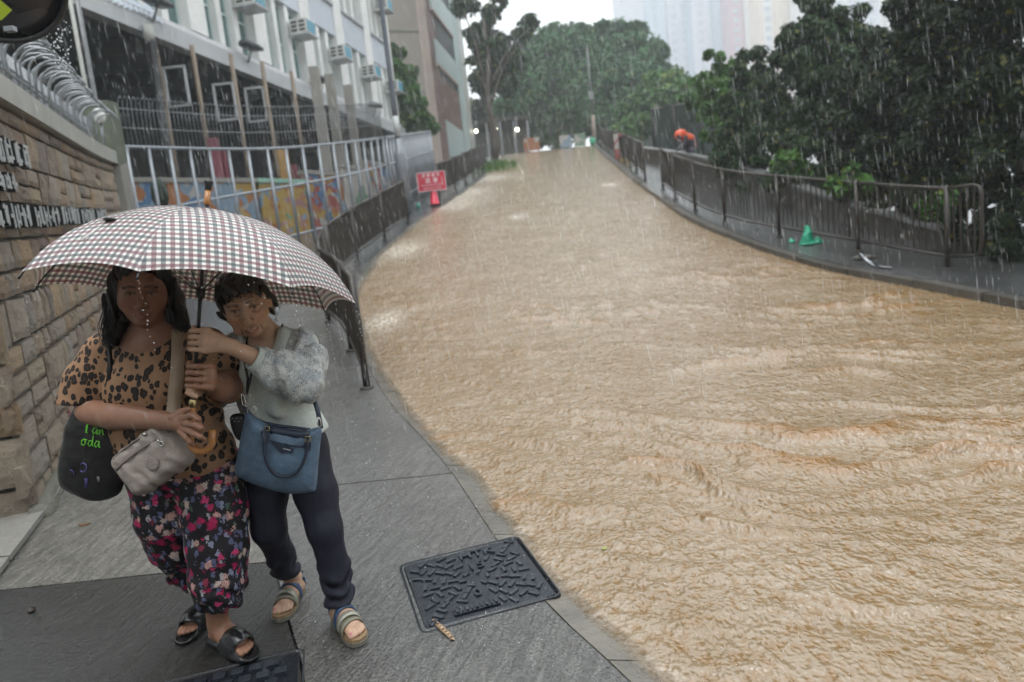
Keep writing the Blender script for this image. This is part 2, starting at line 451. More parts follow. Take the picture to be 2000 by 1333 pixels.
# pool of rough stone blocks, unit size, sharing mesh data
def stone_mesh(k):
    n, m_ = 6, 5
    a = np.linspace(-.5, .5, n); b = np.linspace(-.5, .5, m_)
    A, B = np.meshgrid(a, b, indexing='ij')
    jx = 1 - .10*rng.random(); ed = np.minimum(.5-np.abs(A), .5-np.abs(B))
    D = .55 + .45*np.clip(ed/.12, 0, 1)**.7 + .5*fbm3(np.stack([A*2.3+k*9, B*2.3, A*0+k], -1), 3)*(ed > .01)
    A2 = A + .05*fbm3(np.stack([A*2, B*2, A*0+k*3.3], -1), 2); B2 = B + .06*fbm3(np.stack([A*2, B*2, A*0+k*5.1+40], -1), 2)
    v = np.stack([A2, D, B2], -1).reshape(-1, 3); nf = len(v)
    bi = [i*m_ for i in range(n)] + [(n-1)*m_+j for j in range(1, m_)] + [i*m_+m_-1 for i in range(n-2, -1, -1)] + list(range(m_-2, 0, -1))
    bk = v[bi].copy(); bk[:, 1] = -.6
    f = [tuple(q[::-1]) for q in grid_faces(n, m_)]; L = len(bi)
    for i in range(L): f.append((bi[i], bi[(i+1) % L], nf+(i+1) % L, nf+i))
    me = bpy.data.meshes.new('stone'); me.from_pydata(np.concatenate([v, bk]).tolist(), [], f)
    me.materials.append(M_stone); me.update(); return me
STONES = [stone_mesh(k) for k in range(26)]
slope_ang = math.atan(WS)
AX = np.array([[WD[0]*math.cos(slope_ang), WN[0], -WD[0]*math.sin(slope_ang)*.3], [WD[1]*math.cos(slope_ang), WN[1], -WD[1]*math.sin(slope_ang)*.3], [math.sin(slope_ang), 0, 1]])
def put_stone(c, wdt, hgt, dep, ax=AX, parent=stone_wall, tilt=0.0):
    M = Matrix.Identity(4)
    rt = np.array([[math.cos(tilt), 0, -math.sin(tilt)], [0, 1, 0], [math.sin(tilt), 0, math.cos(tilt)]])
    sg = -1 if random.random() < .5 else 1
    A = ax @ rt @ np.diag([wdt, dep, hgt])
    for i in range(3):
        for j in range(3): M[i][j] = A[i][j]
        M[i][3] = c[i]
    return obj('stone', random.choice(STONES), None, parent, matrix=M)
h = -.04; row = 0
while h < 2.60:
    hh = min(random.choice([.17, .21, .25, .29]), 2.63-h)
    s = -.02 - (row % 2)*.12
    while s < WL-.05:
        ww = random.uniform(.22, .52) if random.random() > .3 else random.uniform(.14, .22)
        if WL - (s+ww) < .16: ww = WL - s
        if hh > .2 and random.random() < .22:                    # two thin stones instead of a tall one
            c = wp(s+ww/2, h+hh*.25); put_stone(c, ww-.03, hh*.5-.024, .026+.012*random.random(), tilt=random.uniform(-.02, .02))
            c = wp(s+ww/2, h+hh*.75); put_stone(c, ww-.03, hh*.5-.024, .026+.012*random.random(), tilt=random.uniform(-.02, .02))
        else:
            c = wp(s+ww/2, h+hh/2); put_stone(c, ww-.03, hh-.028, .030+.014*random.random(), tilt=random.uniform(-.03, .03))
        s += ww
    h += hh; row += 1
# end face towards the camera
AE = np.array([[-WN[0], -WD[0], 0], [-WN[1], -WD[1], 0], [0, 0, 1.0]])
h = -.04
while h < 2.58:
    hh = random.choice([.22, .28, .32])
    hh = min(hh, 2.6-h)
    cut = random.uniform(.16, .26)
    for a0, a1 in ((-.06, cut), (cut, .42)):
        c = wp(-.02, h+hh/2, -(a0+a1)/2)
        put_stone(c, a1-a0-.02, hh-.024, .035, AE)
    h += hh
mb = MB()
for a, b in ((0, 2.5), (2.51, 5.0), (5.01, WL+.02)):
    ss = np.linspace(a, b, 5)
    for n0, n1, z0, z1 in ((-.40, .10, 2.64, 2.84),):
        rings = [[wp(s_, z0, n0), wp(s_, z0, n1), wp(s_, z1-.02, n1), wp(s_, z1, n1-.02), wp(s_, z1, n0)] for s_ in ss]
        mb.loft(rings)
    mb.build('coping', M_coping, stone_wall); mb = MB()
# granite footing strip and slab at the wall foot
mb = MB()
for k in range(5):
    y0 = 2.2 + k*.62
    p = [-2.30-.36*(y0-2.2), -2.30-.36*(y0-1.6)]
    mb.prism([(p[0], y0, gz(y0)+.012), (p[1], y0+.6, gz(y0+.6)+.012), (p[1]-.75, y0+.6, gz(y0+.6)+.012), (p[0]-.75, y0, gz(y0)+.012)], (0, 0, .03))
    mb.build('paving_stone', M_granite, foot); mb = MB()
mb = MB(); rr = []
for s_ in np.linspace(-.1, 1.6, 14):
    rr.append([wp(s_, .01, .10+.04*random.random()), wp(s_, .05+.02*random.random(), .05), wp(s_, .06+.02*random.random(), .01), wp(s_, -.1, -.05), wp(s_, -.1, .1)])
mb.loft(rr); mb.build('footing', simple('mossy_footing', (.10, .10, .075), .5, 0, .5, 9, .6, 30), stone_wall, True)

# raised lettering on the wall (white faces, dark sides): a name in short strokes, seen edge on
M_white_letter = simple('letter_white', (.46, .48, .48), .4, 0, .2)
M_black = simple('black_paint', (.018, .018, .02), .35, 0, .3)
lett = thing('wall_lettering', wp(1, 1.85), 'raised white and black lettering fixed in rows on the stone wall', 'lettering')
def glyph(s0, h0, wd, ht, strokes):
    g = MB()
    for (x0, y0, x1, y1) in strokes:
        a = wp(s0+wd*x0, h0+ht*y0, .10); b = wp(s0+wd*x1, h0+ht*y1, .10)
        d = b-a; L = np.linalg.norm(d); d = d/L; side = np.cross(d, [WN[0], WN[1], 0])
        g.box((a+b)/2 - np.array([WN[0], WN[1], 0])*.012, (L+.022, .026, .05), [d, side, np.array([WN[0], WN[1], 0])], 1)
        g.box((a+b)/2 + np.array([WN[0], WN[1], 0])*.015, (L+.014, .020, .006), [d, side, np.array([WN[0], WN[1], 0])], 0)
    g.build('letter', [M_white_letter, M_black], lett)
r3 = random.Random(11)
def stroke_glyph(nv, nh):
    st = [(x, r3.uniform(0, .35), x + r3.uniform(-.06, .06), r3.uniform(.65, 1)) for x in sorted(r3.uniform(.05, .95) for _ in range(nv))]
    return st + [(r3.uniform(0, .3), y, r3.uniform(.6, 1), y + r3.uniform(-.08, .08)) for y in (r3.uniform(.05, .95) for _ in range(nh))]
for h0, ht, wd, stp, s1, nv, nh in ((2.17, .17, .20, .25, 1.2, 5, 3), (1.99, .11, .13, .17, .75, 4, 2), (1.74, .155, .12, .145, 5.0, 4, 1)):
    s = .10; k = 0
    while s < s1:
        if k % 7 != 6: glyph(s, h0+.012*s, wd, ht, stroke_glyph(nv, nh))
        s += stp; k += 1

# anti-climb guard on the coping: uprights with bowed hoops
M_galv = simple('galvanised_steel', (.27, .285, .30), .38, .75, .3, 14, 0, 40, .15)
M_rust = simple('rusty_fitting', (.20, .075, .03), .6, 0, .4)
guard = thing('anti_climb_guard', wp(.5, 2.84), 'curved galvanised hoops and uprights along the wall coping', 'spikes')
def hoop_mesh():
    g = MB(); pts = [(0, 0, 0), (0, 0, .30)]
    for a in np.linspace(180, 20, 9): pts.append((.17+.17*math.cos(math.radians(a)), 0, .33+.17*math.sin(math.radians(a))))
    g.tube(pts, .011, 6); return g.mesh('hoop', True)
def upright_mesh():
    g = MB(); g.tube([(0, 0, 0), (0, 0, .46)], .009, 5); return g.mesh('upright', True)
hm, um = hoop_mesh(), upright_mesh()
for s_ in np.arange(.05, WL-.6, .19):
    M = Matrix(((WN[0], WD[0], 0, 0), (WN[1], WD[1], 0, 0), (0, 0, 1, 0), (0, 0, 0, 1)))
    p = wp(s_, 2.83, -.05); M.translation = Vector(p)
    obj('hoop', hm, M_galv, guard, matrix=M @ Matrix.Rotation(random.uniform(-.15, .15), 4, 'Y'))
    p = wp(s_+.09, 2.83, -.22); M2 = M.copy(); M2.translation = Vector(p)
    obj('hoop', hm, M_galv, guard, matrix=M2 @ Matrix.Rotation(random.uniform(-.15, .15), 4, 'Y') @ Matrix.Scale(1.25, 4))
    for dd in (0, .065, .13):
        p = wp(s_+dd, 2.83, -.14); M3 = M.copy(); M3.translation = Vector(p); obj('upright', um, M_galv, guard, matrix=M3)
for hh, nn in ((3.02, -.05), (3.16, -.14)):
    g = MB(); g.tube([wp(s_, hh, nn) for s_ in np.linspace(0, WL-.5, 9)], .012, 6); g.build('guard_rail', M_galv, guard, True)

# concrete pier that ends the wall, with a small flood lamp
pier = thing('concrete_pier', wp(WL+.25, 0), 'plain grey concrete pier between stone wall and silver fence', 'pier')
mb = MB()
c0 = wp(WL+.05, 0, .12); c1 = wp(WL+1.5, 0, .12)
mb.prism([(c0[0], c0[1], gz(c0[1])-.1), (c1[0], c1[1], gz(c1[1])-.1), (c1[0]-.5, c1[1]-.25, gz(c1[1])-.1), (c0[0]-.5, c0[1]-.25, gz(c0[1])-.1)], (0, 0, 2.55))
mb.build('shaft', M_grey_conc, pier)
M_mossy = simple('mossy_concrete', (.105, .12, .085), .55, 0, .5, 4, .4, 30)
mb = MB()
mb.prism([(c0[0]-.02, c0[1], gz(c0[1])+2.46), (c1[0], c1[1], gz(c1[1])+2.46), (c1[0]-.5, c1[1]-.25, gz(c1[1])+2.46), (c0[0]-.52, c0[1]-.25, gz(c0[1])+2.46)], (0, 0, 1.0))
mb.build('upper_block', M_mossy, pier)
lampw = thing('bulkhead_lamp', wp(WL-.4, 3.1), 'small white bulkhead lamp on the end of the stone wall', 'lamp')
p = wp(WL-.35, 3.35, .0)
mb = MB(); mb.lathe(p, [(.0, -.12), (.07, -.10), (.09, 0), (.06, .08), (0, .10)], 10); mb.build('shade', simple('lamp_white', (.75, .76, .74), .3), lampw, True)
mb = MB(); mb.tube([p-np.array([0, 0, .5]), p-np.array([0, 0, .1])], .02, 6); mb.build('bracket', M_galv, lampw, True)

# ================================================================== SILVER FENCE WITH GUARD BARS
FP = np.array([(-6.85, 13.25), (-5.75, 14.95), (-4.45, 16.25), (-3.55, 17.5), (-2.98, 19.5), (-2.55, 22.3), (-2.1, 25.3), (-1.75, 28)])
_sl = np.concatenate([[0], np.cumsum(np.linalg.norm(np.diff(FP, axis=0), axis=1))])
fpx, fpy = pchip(_sl, FP[:, 0]), pchip(_sl, FP[:, 1])
ftop = pchip([0, 4, 8, 18], [2.70, 2.2, 2.05, 1.85])
fmid = pchip([0, 4, 8, 18], [1.46, 1.38, 1.32, 1.2])
def fpt(s, h): return np.array([float(fpx(s)), float(fpy(s)), float(gz(fpy(s)))+h])
M_silver = simple('silver_painted_steel', (.27, .295, .325), .3, .35, .25, 10, 0, 40, .1)
def fence(s0, s1, label, nposts, bars=True):
    o = thing('steel_fence', fpt(s0, 0), label, 'fence')
    for fn, r_ in ((ftop, .035), (fmid, .03), (lambda q: .28, .03)):
        g = MB(); g.tube([fpt(q, float(fn(q))) for q in np.linspace(s0, s1, 14)], r_, 8); g.build('rail', M_silver, o, True)
    for q in np.linspace(s0+.05, s1-.05, nposts):
        g = MB(); g.tube([fpt(q, 0), fpt(q, float(ftop(q)))], .036, 8); g.build('post', M_silver, o, True)
    if bars:
        g = MB()
        g.tube([(0, 0, 0), (0, 0, .62), (.015, -.01, .78), (.05, -.03, .88), (.10, -.06, .90), (.13, -.08, .86)], .009, 5)
        bm_ = g.mesh('guard_bar', True)
        for q in np.arange(s0+.03, s1, .085):
            obj('guard_bar', bm_, M_galv, o, loc=fpt(q, float(ftop(q))))
        for hh in (.35, .70):
            g = MB(); g.tube([fpt(q, float(ftop(q))+hh) for q in np.linspace(s0, s1, 12)], .01, 5); g.build('guard_rail', M_galv, o, True)
    return o
fence(0, 7.55, 'silver tubular fence with bowed guard bars beside the concrete pier', 18)
fence(7.75, 13.2, 'silver tubular fence behind the lamp post, beyond the gap', 19, False)

# ================================================================== PAVEMENT RAILINGS
M_rail = simple('brown_railing_paint', (.036, .029, .024), .36, .1, .4, 9, .1, 60, .2)
M_rail_grey = simple('worn_railing_paint', (.16, .165, .17), .32, .3, .35, 9)
def bar_mesh(h):
    g = MB(); g.tube([(0, 0, 0), (0, 0, h)], .0115, 6, False); return g.mesh('bar', True)
BAR = bar_mesh(.80)
def railing(pts, label, dz=0.0, spacing=.105, panel=2.0, group=None, end_round=None, bars=True):
    pts = np.array(pts, float); sl = np.concatenate([[0], np.cumsum(np.linalg.norm(np.diff(pts, axis=0), axis=1))])
    fx, fy = pchip(sl, pts[:, 0]), pchip(sl, pts[:, 1]); L = sl[-1]
    P = lambda s_, h_: np.array([float(fx(s_)), float(fy(s_)), float(gz(fy(s_)))+dz+h_])
    o = thing('railing', P(0, 0), label, 'railing', group)
    n = max(1, round(L/panel)); cuts = np.linspace(0, L, n+1)
    for q in cuts:
        g = MB(); g.tube([P(q, -.03), P(q, 1.09)], .034, 10); g.lathe(P(q, 0), [(.07, -.01), (.07, .012), (.04, .02)], 10)
        g.build('post', M_rail, o, True)
    for a, b in zip(cuts[:-1], cuts[1:]):
        for hh, r_ in ((1.05, .024), (.17, .02)):
            g = MB(); g.tube([P(a, hh), P((a+b)/2, hh), P(b, hh)], r_, 8); g.build('rail', M_rail, o, True)
        if bars:
            for q in np.arange(a+spacing, b-.04, spacing): obj('bar', BAR, M_rail, o, loc=P(q, .22))
    if end_round:
        a, b = end_round
        g = MB(); pp = [P(0 if b < 0 else L, 1.05)]
        base = P(0 if b < 0 else L, 0); t = (P(.05, 0)-P(0, 0)) if b < 0 else (P(L, 0)-P(L-.05, 0)); t = nrm([t[0], t[1], 0])*(-1 if b < 0 else 1)*a
        pp += [base+t*.8+[0, 0, 1.05], base+t*.95+[0, 0, 1.02], base+t+[0, 0, .92], base+t+[0, 0, .3], base+t*.95+[0, 0, .2], base+t*.8+[0, 0, .17], base+[0, 0, .17]]
        g.tube(pp, .024, 8); g.build('end_loop', M_rail, o, True)
        for q in np.linspace(.2, .8, 4):
            if bars: obj('bar', BAR, M_rail, o, loc=base+t*q+[0, 0, .22])
    return o
railing([(-1.43, 6.44), (-1.74, 7.5), (-2.12, 8.75), (-2.75, 10.3), (-2.98, 11.6)], 'brown railing nearest the women, ending beside the flooded road', spacing=.052, panel=2.0)
railing([(-3.0, 12.0), (-2.95, 13.6), (-2.72, 15.2), (-2.3, 17.6)], 'brown railing on the left kerb before the red sign', spacing=.06, panel=2.0)
railing([(-1.75, 21.5), (-1.2, 24.3), (-.75, 28), (-.35, 33)], 'brown railing on the left kerb beyond the red sign', spacing=.075, panel=2.0)
M_sheet = simple('brown_mesh_sheet', (.06, .05, .042), .4, 0, .4, 4)
RR = [(4.40, 18.4), (4.29, 16.4), (4.33, 14.4), (4.55, 12.9), (4.98, 11.75), (5.5, 10.45), (5.84, 9.0)]
railing(RR, 'long brown barred railing curving along the right kerb', .045, .105, 1.62, None, (.5, 1))
railing([(4.42, 20.6), (4.62, 23.0), (4.95, 26.5)], 'brown barred railing beyond the pavement gap on the right', .045, .12, 2.0)
railing([(5.05, 28.0), (5.4, 31.5), (5.8, 36), (6.2, 40)], 'farthest brown railing on the right near the road crest', .045, .16, 2.0)
# bright worn end post of the nearest left railing
# ================================================================== SCHOOL BUILDING
BD = nrm([.2, 1.0]); BN = np.array([BD[1], -BD[0]])
def bp(y, z, off=0.0):
    return np.array([-4.5+.2*(y-34)+BN[0]*off, y+BN[1]*off, z])
BAX = [np.array([BD[0], BD[1], 0]), np.array([BN[0], BN[1], 0]), np.array([0, 0, 1.0])]
def bbox(mb, y0, y1, z0, z1, o0, o1, mi=0):
    L = (y1-y0)*math.hypot(1, .2)
    c = (bp(y0, 0)+bp(y1, 0))/2 + BAX[1]*(o0+o1)/2; c[2] = (z0+z1)/2
    mb.box(c, (L, o1-o0, z1-z0), BAX, mi); return mb
M_wwall = simple('white_painted_wall', (.74, .74, .72), .5, 0, .16, 2.5, .1, 30, .04)
M_span = simple('blue_grey_panel', (.50, .54, .60), .45, 0, .15, 1.5, 0, 30, .06)
M_fascia = simple('grey_fascia', (.40, .41, .42), .45, 0, .3, 1.2, .2, 25)
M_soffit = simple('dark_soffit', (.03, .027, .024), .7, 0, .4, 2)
M_frame = simple('window_frame', (.50, .60, .58), .4, .1, .15)
def mat_glass(name, col, rough=.06):
    t = NT(name); co = t.coord()
    c = t.mix(t.noise(co, .8, 3), tuple(q*.5 for q in col), col)
    return t.pbr(c, rough, 0, None, .9)
M_gglass = mat_glass('green_tinted_glass', (.10, .20, .19))
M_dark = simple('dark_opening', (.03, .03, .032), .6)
school = thing('school_building', bp(24, 4), 'white school block with pilasters and green tinted windows above a canopy', 'building')
YS = [12.8, 15.95, 19.1, 22.3, 25.5, 28.4, 31.4, 34.0]
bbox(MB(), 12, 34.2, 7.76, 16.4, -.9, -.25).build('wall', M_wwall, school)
bbox(MB(), 12, 33.9, 2.0, 7.74, -5.2, -5.0).build('rear_wall', simple('undercroft_shade_paint', (.032, .028, .025), .6, 0, .4, 1.5), school)  # near-black colour carries the shade under the canopy
for pf in YS:
    hw = .36 if pf < 34 else .25
    bbox(MB(), pf-hw, pf+hw, 7.763, 16.3, -.26, .16).build('pilaster', M_wwall, school)
for a, b in zip(YS[:-1], YS[1:]):
    a2, b2 = a+.36, b-.36
    for z0, z1 in ((7.762, 10.10), (11.32, 13.7)):
        w_ = (b2-a2)/3
        for k in range(3):
            y0, y1 = a2+k*w_+.02, a2+(k+1)*w_-.02
            if k < 2: bbox(MB(), y1-.1, y1+.14, z0+.002, z1-.002, -.25, .05).build('mullion', M_wwall, school)
            y0 += .13 if k else 0; y1 -= .12 if k < 2 else 0
            wd = MB()
            for q0, q1, zz0, zz1 in ((y0, y0+.05, z0+.06, z1-.03), (y1-.05, y1, z0+.06, z1-.03), (y0+.05, y1-.05, z0+.06, z0+.12), (y0+.05, y1-.05, z1-.09, z1-.03), (y0+.05, y1-.05, z0+1.0, z0+1.06)):
                bbox(wd, q0, q1, zz0, zz1, -.20, -.13)
            win = wd.build('window', M_frame, school)
            bbox(MB(), y0+.02, y1-.02, z0+.1, z1-.05, -.235, -.17).build('pane', M_gglass, win)
    for z0, z1 in ((10.103, 11.23), (13.703, 14.9)):
        bbox(MB(), a2+.003, b2-.003, z0, z1, -.25, .10).build('spandrel', M_span, school)
        bbox(MB(), a2+.003, b2-.003, z1, z1+.085, -.25, .20).build('sill', M_fascia, school)
# canopy: fascia, gutter line, soffit
bbox(MB(), 11.5, 34.5, 7.10, 7.52, .02, .32).build('fascia', M_fascia, school)
bbox(MB(), 11.5, 34.5, 7.523, 7.70, -.8, .20).build('gutter', simple('pale_gutter', (.58, .57, .58), .4, 0, .25, 1.0), school)
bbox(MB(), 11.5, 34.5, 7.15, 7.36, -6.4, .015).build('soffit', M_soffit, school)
bbox(MB(), 11.6, 11.9, 1.5, 7.14, -5.0, -1.2).build('side_wall', bpy.data.materials['undercroft_shade_paint'], school)  # wall added to keep light out of the undercroft's near end
bbox(MB(), 11.9, 33.6, 1.9, 2.05, -5.0, -.3).build('floor', bpy.data.materials['undercroft_shade_paint'], school)
for q in np.arange(12, 34, 2.4): bbox(MB(), q, q+.22, 6.75, 7.148, -5.0, -.05).build('beam', M_soffit, school)
bbox(MB(), 33.7, 34.1, 4.5, 7.1, -5.2, -.1).build('end_wall', M_grey_conc, school)
# corrugated roof sheets on the near part of the canopy
M_corr = simple('corrugated_sheet', (.36, .41, .47), .35, .4, .25, 2)
for a in np.arange(11.5, 17.4, 1.0):
    q = np.linspace(0, 1, 26); rows = []
    for z, off in ((7.46, .34), (8.35, -.28)):
        rows.append([bp(a+.99*x, z, off) + BAX[1]*.022*math.sin(x*2*math.pi*6) for x in q])
    v = np.array(rows).reshape(-1, 3); obj('roof_sheet', np_mesh('roof_sheet', v, grid_faces(2, 26), True), M_corr, school)
# columns and posts of the undercroft
M_tan = simple('tan_post', (.19, .145, .10), .5); M_maroon = simple('maroon_column', (.20, .05, .07), .45); M_yel = simple('ochre_column', (.36, .21, .07), .5)
def col_at(u, v_, y, wid, mat, z0, z1, name='column'):
    p = aty(u, v_, y); mb = MB()
    mb.box((p[0], p[1], (z0+z1)/2), (wid, wid, z1-z0)); return mb.build(name, mat, school)
for u, v_, y in ((330, 250, 17.3), (400, 250, 18.0), (472, 250, 19.0), (530, 250, 20.0), (585, 255, 21.2)):
    p = aty(u, v_, y); mb = MB(); mb.tube([(p[0], p[1], 2.0), (p[0], p[1], 7.14)], .055, 10); mb.build('post', M_tan, school, True)
col_at(424, 330, 16.6, .20, M_maroon, 1.6, 4.6); col_at(440, 345, 16.9, .16, M_maroon, 1.6, 4.4)
col_at(560, 350, 18.2, .22, M_yel, 2.0, 4.5); col_at(577, 360, 18.6, .17, M_maroon, 2.0, 4.1)
for u, v_, y in ((640, 330, 21), (668, 335, 22), (700, 330, 23.5)): col_at(u, v_, y, .26, M_grey_conc, 2.2, 7.14)
# pale ducts and frames hanging under the canopy
for u, v_, y in ((345, 170, 17.2), (440, 200, 18.5), (500, 205, 20)):
    p = aty(u, v_, y); mb = MB()
    for dx, dz, sx, sz in ((-.25, 0, .05, .9), (.25, 0, .05, .9), (0, .45, .55, .05), (0, -.45, .55, .05)): mb.box((p[0]+dx, p[1], p[2]+dz), (sx, .05, sz))
    mb.build('hanging_frame', M_fascia, school)
# air conditioners
M_ac = simple('air_conditioner_white', (.60, .60, .57), .4, 0, .25, 5); M_acblue = simple('air_conditioner_panel', (.06, .26, .36), .4); M_slot = simple('vent_slot', (.045, .05, .05), .6)
def aircon(y, z, where):
    p = bp(y, z, .45); o = thing('air_conditioner', p, 'white window air conditioner ' + where, 'air conditioner', 'air conditioners on the school wall')
    MB().box(p, (.66, .62, .46), BAX).build('casing', M_ac, o)
    for k in range(3):
        for j in range(2):
            q = p - BAX[0]*.335 + BAX[1]*(-.14+.28*j) + BAX[2]*(-.13+.13*k); MB().box(q, (.012, .2, .075), BAX).build('vent_slot', M_slot, o)
    MB().box(p + BAX[1]*.316, (.58, .012, .38), BAX).build('front_panel', M_acblue, o)
    MB().box(p - BAX[2]*.27, (.78, .74, .05), BAX).build('drip_tray', M_fascia, o)
for y, z, wh in ((21.35, 9.28, 'nearest the camera, cut by the photo top'), (24.55, 9.36, 'second along the lower window row'), (27.5, 9.28, 'third along the lower window row'), (30.45, 9.25, 'fourth along the lower window row'), (33.2, 9.2, 'at the far corner, lower window row'), (33.1, 12.75, 'at the far corner, upper window row')):
    aircon(y, z, wh)
# flood lamps on the fascia
M_lamp_dark = simple('dark_lamp_housing', (.02, .02, .024), .35)
for u, v_, y, wh in ((290, 38, 17.0, 'nearest'), (476, 116, 20.9, 'second'), (606, 179, 25.3, 'third'), (720, 226, 30.3, 'farthest')):
    p = bp(y, 7.83 if wh != 'nearest' else 7.83, .55); o = thing('flood_lamp', p, 'dark flood lamp on the canopy fascia, %s from the camera' % wh if wh != 'nearest' and wh != 'farthest' else 'dark flood lamp on the canopy fascia, %s of the row' % wh, 'lamp', 'flood lamps along the canopy')
    rings = []
    for x, hw, hh in ((-.5, .10, .04), (-.42, .17, .10), (0, .20, .13), (.36, .16, .10), (.5, .07, .03)):
        rings.append([p + BAX[0]*x + BAX[1]*hw*cx + BAX[2]*(hh*cz + .02*x) for cx, cz in ((-1, -.5), (1, -.7), (1.05, .1), (.6, .8), (-.6, 1), (-1.05, .3))])
    g = MB(); g.loft(rings); g.build('housing', M_lamp_dark, o, True)
    g = MB(); g.tube([p-BAX[2]*.05, p-BAX[2]*.25-BAX[1]*.1, p-BAX[2]*.42-BAX[1]*.2], .03, 6); g.build('arm', M_galv, o, True)
# coiled black downpipe on the near canopy corner
dp = aty(290, 60, 16.6); o = thing('drain_hose', (dp[0], dp[1], 3), 'ribbed black drain hose hanging under the canopy edge', 'hose')
g = MB(); zz = np.linspace(dp[2]-.2, 3.6, 60); g.tube([(dp[0]+.05*math.sin(z), dp[1], z) for z in zz], [.085+.022*(k % 2) for k in range(60)], 9); g.build('hose', M_black, o, True)
g = MB(); g.tube([(dp[0], dp[1], dp[2]-.28), (dp[0], dp[1], dp[2]+.1)], .11, 10); g.build('collar', M_coping, o, True)
# thin poles behind the stone wall
for u0, v0, u1, v1, y, r_, nm, wh in ((118, 0, 163, 145, 12.5, .035, M_coping, 'pale thin pole behind the wall guard at the upper left'), (143, 0, 176, 140, 13.2, .045, M_rail_grey, 'grey thin pole behind the wall guard at the upper left')):
    p = aty(u1, v1, y); o = thing('slim_pole', (p[0], p[1], 2), wh, 'pole')
    g = MB(); g.tube([(p[0], p[1], 1.2), (p[0], p[1], 8.0)], r_, 8); g.build('shaft', nm, o, True)
    g = MB(); g.lathe((p[0], p[1], 1.2), [(.12, 0), (.12, .03), (.05, .05)], 10); g.build('base_plate', M_galv, o, True)

# ================================================================== MURAL WALL BEHIND THE FENCE
def mat_mural(name, pal, sc, seed):
    t = NT(name); co = t.mapping(t.coord(), loc=(seed, seed*2, seed*3))
    wv = t.n('ShaderNodeVectorMath', {0: co, 1: t.n('ShaderNodeVectorMath', {0: t.noise(co, 1.5, 2, fac=False), 1: (.5, .5, .5)}, operation='SUBTRACT').outputs[0]}, operation='ADD').outputs[0]
    v = t.n('ShaderNodeTexVoronoi', {'Vector': wv, 'Scale': sc}, feature='F1')
    k = t.n('ShaderNodeSeparateColor', {0: v.outputs['Color']}).outputs[0]
    c = t.ramp(k, [(i/len(pal), q) for i, q in enumerate(pal)], 'CONSTANT')
    return t.pbr(t.mix(t.noise(co, 12, 4), c, t.mix(1.0, c, (.6, .6, .6, 1), 'MULTIPLY')), .5)
BLUE = (.08, .18, .33); LB = (.22, .31, .40); YEL = (.44, .29, .07); ORG = (.38, .15, .05); RED = (.30, .06, .05); GRN = (.17, .29, .19); WHT = (.45, .43, .40); PNK = (.36, .19, .18)
MUR = [mat_mural('mural_blue', [LB, BLUE, LB, LB, YEL, ORG, WHT, LB], 4.6, 1), mat_mural('mural_yellow', [YEL, YEL, ORG, GRN, PNK, YEL, LB], 4.8, 4), mat_mural('mural_mixed', [WHT, RED, YEL, LB, ORG, BLUE, PNK], 5.0, 7), mat_mural('mural_pale', [WHT, WHT, GRN, LB, WHT, RED], 1.6, 9)]
mural = thing('mural_wall', (-6.6, 15.2, 1.8), 'low wall painted with colourful mural panels behind the silver fence', 'wall')
MP = [(-7.7, 14.6), (-6.75, 15.75), (-5.75, 16.85), (-4.95, 18.1), (-4.3, 19.5), (-3.8, 21.2), (-3.4, 23.0)]
for k in range(len(MP)-1):
    a, b = np.array(MP[k]), np.array(MP[k+1]); d = nrm(b-a); n_ = np.array([d[1], -d[0]])
    z0 = float(gz(a[1]))-.3; z1 = 3.52 if k < 3 else 3.52 + .25*(k-2)
    g = MB(); L = np.linalg.norm(b-a)
    g.box(((a+b)/2).tolist() + [(z0+z1)/2], (L-.06, .18, z1-z0), [np.append(d, 0), np.append(n_, 0), (0, 0, 1)]); g.build('mural_panel', MUR[[0, 0, 1, 2, 3, 2][k]], mural)
    g = MB(); g.box(((a+b)/2).tolist() + [z1+.05], (L, .26, .1), [np.append(d, 0), np.append(n_, 0), (0, 0, 1)]); g.build('coping', [M_grey_conc, M_grey_conc, simple('mint_coping', (.25, .45, .36), .5), M_grey_conc, M_grey_conc, M_grey_conc][k], mural)
M_clip = simple('topiary_leaves', (.018, .035, .02), .6, 0, .6, 30, .8, 60)
o = thing('round_shrub', aty(312, 380, 14.3), 'small dark rounded shrub in front of the blue mural', 'shrub')
g = MB(); p = aty(312, 378, 14.2)
g.lathe(p, [(.0, -.28), (.10, -.26), (.16, -.1), (.16, .1), (.11, .24), (0, .29)], 14)
me = g.mesh('foliage', True)
for vv in me.vertices:
    d = float(noise3(np.array(vv.co)*14)); vv.co = Vector(p) + (vv.co-Vector(p))*(1+.35*d)
obj('foliage', me, M_clip, o)
g = MB(); g.tube([p-np.array([0, 0, 1.1]), p-np.array([0, 0, .2])], .03, 6); g.build('stem', M_tan, o, True)

# ================================================================== LAMP POST, RED SIGN
p = on_ground(795, 415); lp = thing('street_lamp', p, 'tall dark lamp post with a wide grey base, left pavement', 'lamp post')
M_post = simple('dark_post_paint', (.085, .095, .115), .35, .3, .25)
g = MB(); g.tube([p+np.array([0, 0, z]) for z in (2.0, 3.2, 5, 7.5, 9.5)], [.075, .07, .065, .055, .05], 12); g.build('shaft', M_post, lp, True)
g = MB(); g.lathe(p, [(.15, 0), (.15, 1.55), (.13, 1.66), (.09, 1.70), (.08, 2.0)], 14); g.build('base', simple('grey_post_base', (.22, .24, .27), .4, .2), lp, True)
g = MB(); g.lathe(p+np.array([0, 0, 2.05]), [(.079, 0), (.079, .55)], 12); g.build('white_band', M_white_letter, lp, True)
g = MB(); g.tube([p+np.array([0, 0, 9.4]), p+np.array([.4, 0, 9.9]), p+np.array([1.4, 0, 10.0])], .035, 8); g.build('arm', M_post, lp, True)
